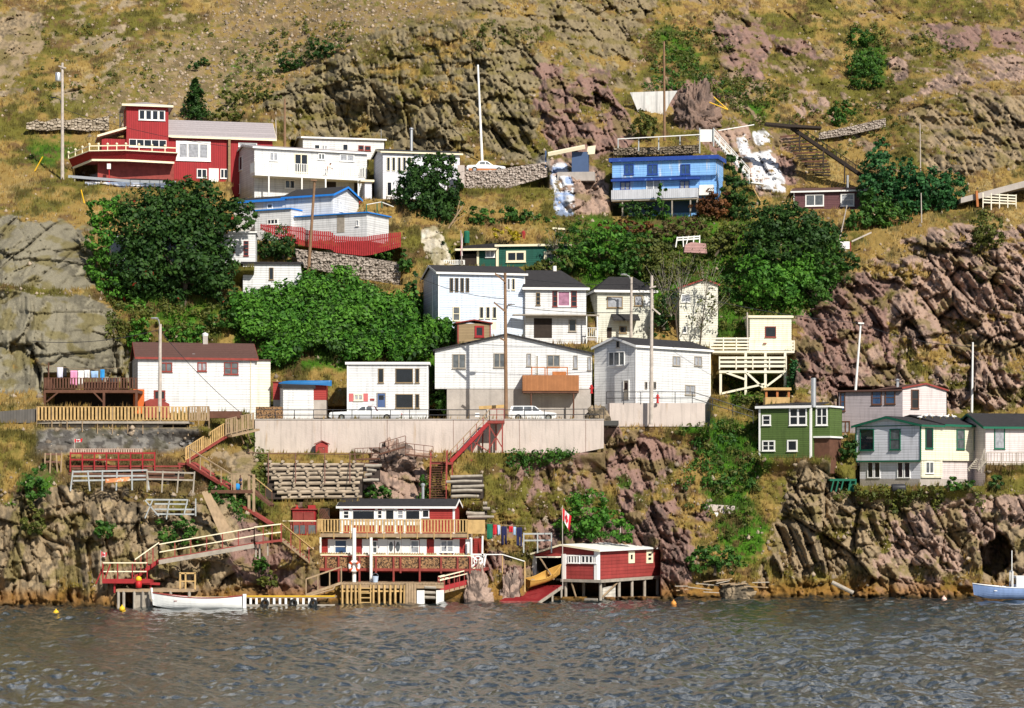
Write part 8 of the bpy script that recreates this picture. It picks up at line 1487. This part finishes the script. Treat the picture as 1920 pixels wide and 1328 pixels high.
for lb, a, b, Y in (('bare spreading tree left of the cream gable', (1272, 645), [(1250,560,26,40),(1235,510,34,34),(1280,500,30,34)], 239.5), ('bare twiggy tree in front of the cream gable', (1312, 645), [(1312,590,24,30),(1330,500,30,40),(1345,560,24,34)], 238.3), ('thin bare tree above the green house', (1042, 500), [(1040,450,22,30),(1060,480,18,18)], 249.5)):
    o = tree('bare_tree', lb, a, b, Y, 'olive', 5, .26, r=.10); g = MB()
    for i in range(60):
        q = b[i % len(b)]; c = P(q[0]+random.gauss(0, q[2]*.5), q[1]+random.gauss(0, q[3]*.5), Y+random.uniform(-.6, .6)); rt = P(a[0]+(q[0]-a[0])*.6, a[1]+(q[1]-a[1])*.6, Y); g.tube(rt.lerp(c, random.random()*.5), c, .022, .008, 4, False)
    pt(o, 'twigs', g, 'greywood')
# knotweed thicket and ground cover: nobody could count these
def cover(name, polys, pal, n, size, hgt, kind='stuff', seed=1, r0=.5, lift=.3):
    Vs, Cs = [], []
    for poly, wgt in polys:
        xs = [p[0] for p in poly]; ys = [p[1] for p in poly]; k = int(n*wgt); px = rng.uniform(min(xs), max(xs), k*3); py = rng.uniform(min(ys), max(ys), k*3); ok = inpoly(px+(fbm(px/40, py/40, seed+5, 3)-.5)*110, py+(fbm(px/40+9, py/40, seed+8, 3)-.5)*80, poly); px, py = px[ok][:k], py[ok][:k]
        c = np.array([tuple(P(a, b, TD(a, b)-lift)) for a, b in zip(px, py)]); cl = fbm(c[:, 0]/1.9, c[:, 2]/1.5, seed, 3); m_ = 26; q = unit(rng.normal(0, 1, (len(c), m_, 3))+np.array([0, -.35, .25])); rr = (r0*(.5+rng.random(len(c))))[:, None, None]
        pts = c[:, None]+q*rr*(.6+.5*rng.random((len(c), m_, 1)))+np.array([0, -.2, 0])*hgt+np.array([0, 0, 1])*hgt*cl[:, None, None]
        V, C_ = leafcards(pts.reshape(-1, 3), q.reshape(-1, 3), size, pal, np.repeat(rng.random(len(c))*.6+(cl-.4)*1.1, m_)); Vs.append(V); Cs.append(C_)
    V = np.concatenate(Vs); return tag(npmesh(name, V, np.arange(len(V)).reshape(-1, 4), LEAF, np.concatenate(Cs)), None, None, kind=kind)
cover('knotweed_thicket', [([(560,520),(640,525),(700,560),(770,585),(850,600),(862,640),(812,662),(806,690),(646,690),(640,660),(505,690),(480,665),(445,640),(440,570),(500,560)], 1)], 'bright', 1500, .40, 2.0, seed=31, r0=.66, lift=.9)
cover('thicket_shade_leaves', [([(540,530),(690,560),(840,600),(850,650),(800,690),(646,690),(520,690),(450,640),(450,580)], 1)], 'dark', 420, .40, 2.0, seed=31, r0=.62, lift=.85)  # darker leaf colour stands for shade inside the thicket
cover('green_undergrowth', [([(1070,420),(1340,420),(1420,400),(1580,430),(1590,500),(1500,600),(1360,640),(1340,530),(1110,530),(1060,500)], .42), ([(805,720),(870,755),(940,765),(805,785)], .06), ([(1240,780),(1420,800),(1430,900),(1400,1060),(1330,1000),(1300,860)], .07), ([(200,560),(440,570),(440,640),(230,640)], .12), ([(1340,700),(1440,700),(1430,760),(1350,760)], .05), ([(480,840),(540,910),(520,950),(480,930)], .04), ([(1560,930),(1850,905),(1850,935),(1600,960)], .06), ([(1200,70),(1300,70),(1330,150),(1470,190),(1400,230),(1270,150)], .09)], 'olive', 1300, .30, .4, seed=41, r0=.42, lift=.2)
cover('bright_weeds', [([(1250,790),(1420,820),(1420,920),(1320,960)], .3), ([(950,830),(1060,820),(1080,860),(960,890)], .2), ([(390,880),(460,900),(470,980),(420,960)], .15), ([(1180,150),(1300,60),(1330,130),(1420,200),(1300,170)], .35)], 'mid', 420, .28, .3, seed=51, r0=.35, lift=.15)
cover('hill_scrub', [([(1180,40),(1340,40),(1360,140),(1480,160),(1420,250),(1270,150)], .3), ([(1580,50),(1680,50),(1690,165),(1590,170)], .16), ([(400,90),(660,30),(640,100),(470,190),(380,230)], .2), ([(860,40),(1000,40),(1010,90),(880,80)], .05), ([(1700,60),(1890,90),(1800,110),(1700,110)], .06), ([(1440,230),(1700,170),(1700,260),(1540,330)], .12), ([(60,40),(420,40),(300,160),(60,210)], .1)], 'olive', 800, .30, .25, seed=77, r0=.36, lift=.12)
# grass: bent blades over everything that is not rock
gm = (rock < .35) & (prm < .3) & (scree < .5) & (GZW > 1.2) & (PX > -40) & (PX < 1970) & (PY > -20) & (cave < .01) & (rub < .3)
jj, ii_ = np.where(gm); wgt = np.clip(n2[jj, ii_]*2.2-.55, .05, 1.6)*(.35+.65*(PY[jj, ii_] > -20)); wgt /= wgt.sum(); pick = rng.choice(len(jj), 72000, p=wgt); jj, ii_ = jj[pick], ii_[pick]; N = len(jj)
base = np.stack([GXW[jj, ii_], D[jj, ii_], GZW[jj, ii_]], -1)+rng.normal(0, .05, (N, 3)); col = C[jj, ii_]*(.75+.7*rng.random((N, 1))); gre = (col[:, 1] > col[:, 0])[:, None]; col = np.where(gre, col*np.array([1.1, 1.25, .9]), col*np.array([1.15, 1.08, .95]))
Vs, Cs = [], []
for k in range(3):
    hh = .20+.38*rng.random((N, 1))**1.5; a = rng.random(N)*6.28; s = np.stack([np.cos(a), np.sin(a)*.4, 0*a], -1)*(.035+.035*rng.random((N, 1))); ln = np.stack([rng.normal(.12, .16, N), rng.normal(-.16, .1, N), np.ones(N)], -1)*hh; o_ = rng.normal(0, .12, (N, 3))*np.array([1, .3, .4])
    Vs.append(np.stack([base+o_-s, base+o_+s, base+o_+ln], 1).reshape(-1, 3)); Cs.append(np.repeat(col*(.85+.3*rng.random((N, 1))), 3, 0))
V = np.concatenate(Vs); tag(npmesh('hill_grass', V, np.arange(len(V)).reshape(-1, 3), LEAF, np.concatenate(Cs)), None, None, kind='stuff')
# loose stones on the scree and slopes
sm = (rock < .4) & (GZW > 1) & (PX > -40) & (PX < 1970) & (PY > -20) & (PY < 1120); jj, ii_ = np.where(sm); wgt = .12+3.*scree[jj, ii_]+1.2*blur(rock, 14, 14)[jj, ii_]; wgt /= wgt.sum(); pick = rng.choice(len(jj), 9000, p=wgt); jj, ii_ = jj[pick], ii_[pick]; N = len(jj)
ico = np.array([(0,0,1),(.9,0,.2),(.2,.85,.1),(-.8,.4,.0),(-.5,-.7,.1),(.5,-.75,-.1),(0,0,-.8)]); fc = np.array([(0,1,2),(0,2,3),(0,3,4),(0,4,5),(0,5,1),(6,2,1),(6,3,2),(6,4,3),(6,5,4),(6,1,5)])
ctr = np.stack([GXW[jj, ii_], D[jj, ii_], GZW[jj, ii_]], -1); sc_ = (.06+.30*rng.random((N, 1, 1))**4); V = ctr[:, None]+ico[None]*sc_*(.6+.8*rng.random((N, 7, 3))); cb = np.array((.34,.27,.20))*(.5+.8*rng.random((N, 1)))
tag(npmesh('loose_stones', V.reshape(-1, 3), (fc[None]+7*np.arange(N)[:, None, None]).reshape(-1, 3), bpy.data.materials['hillside_ground'], np.repeat(cb, 7, 0)), None, None, kind='stuff')
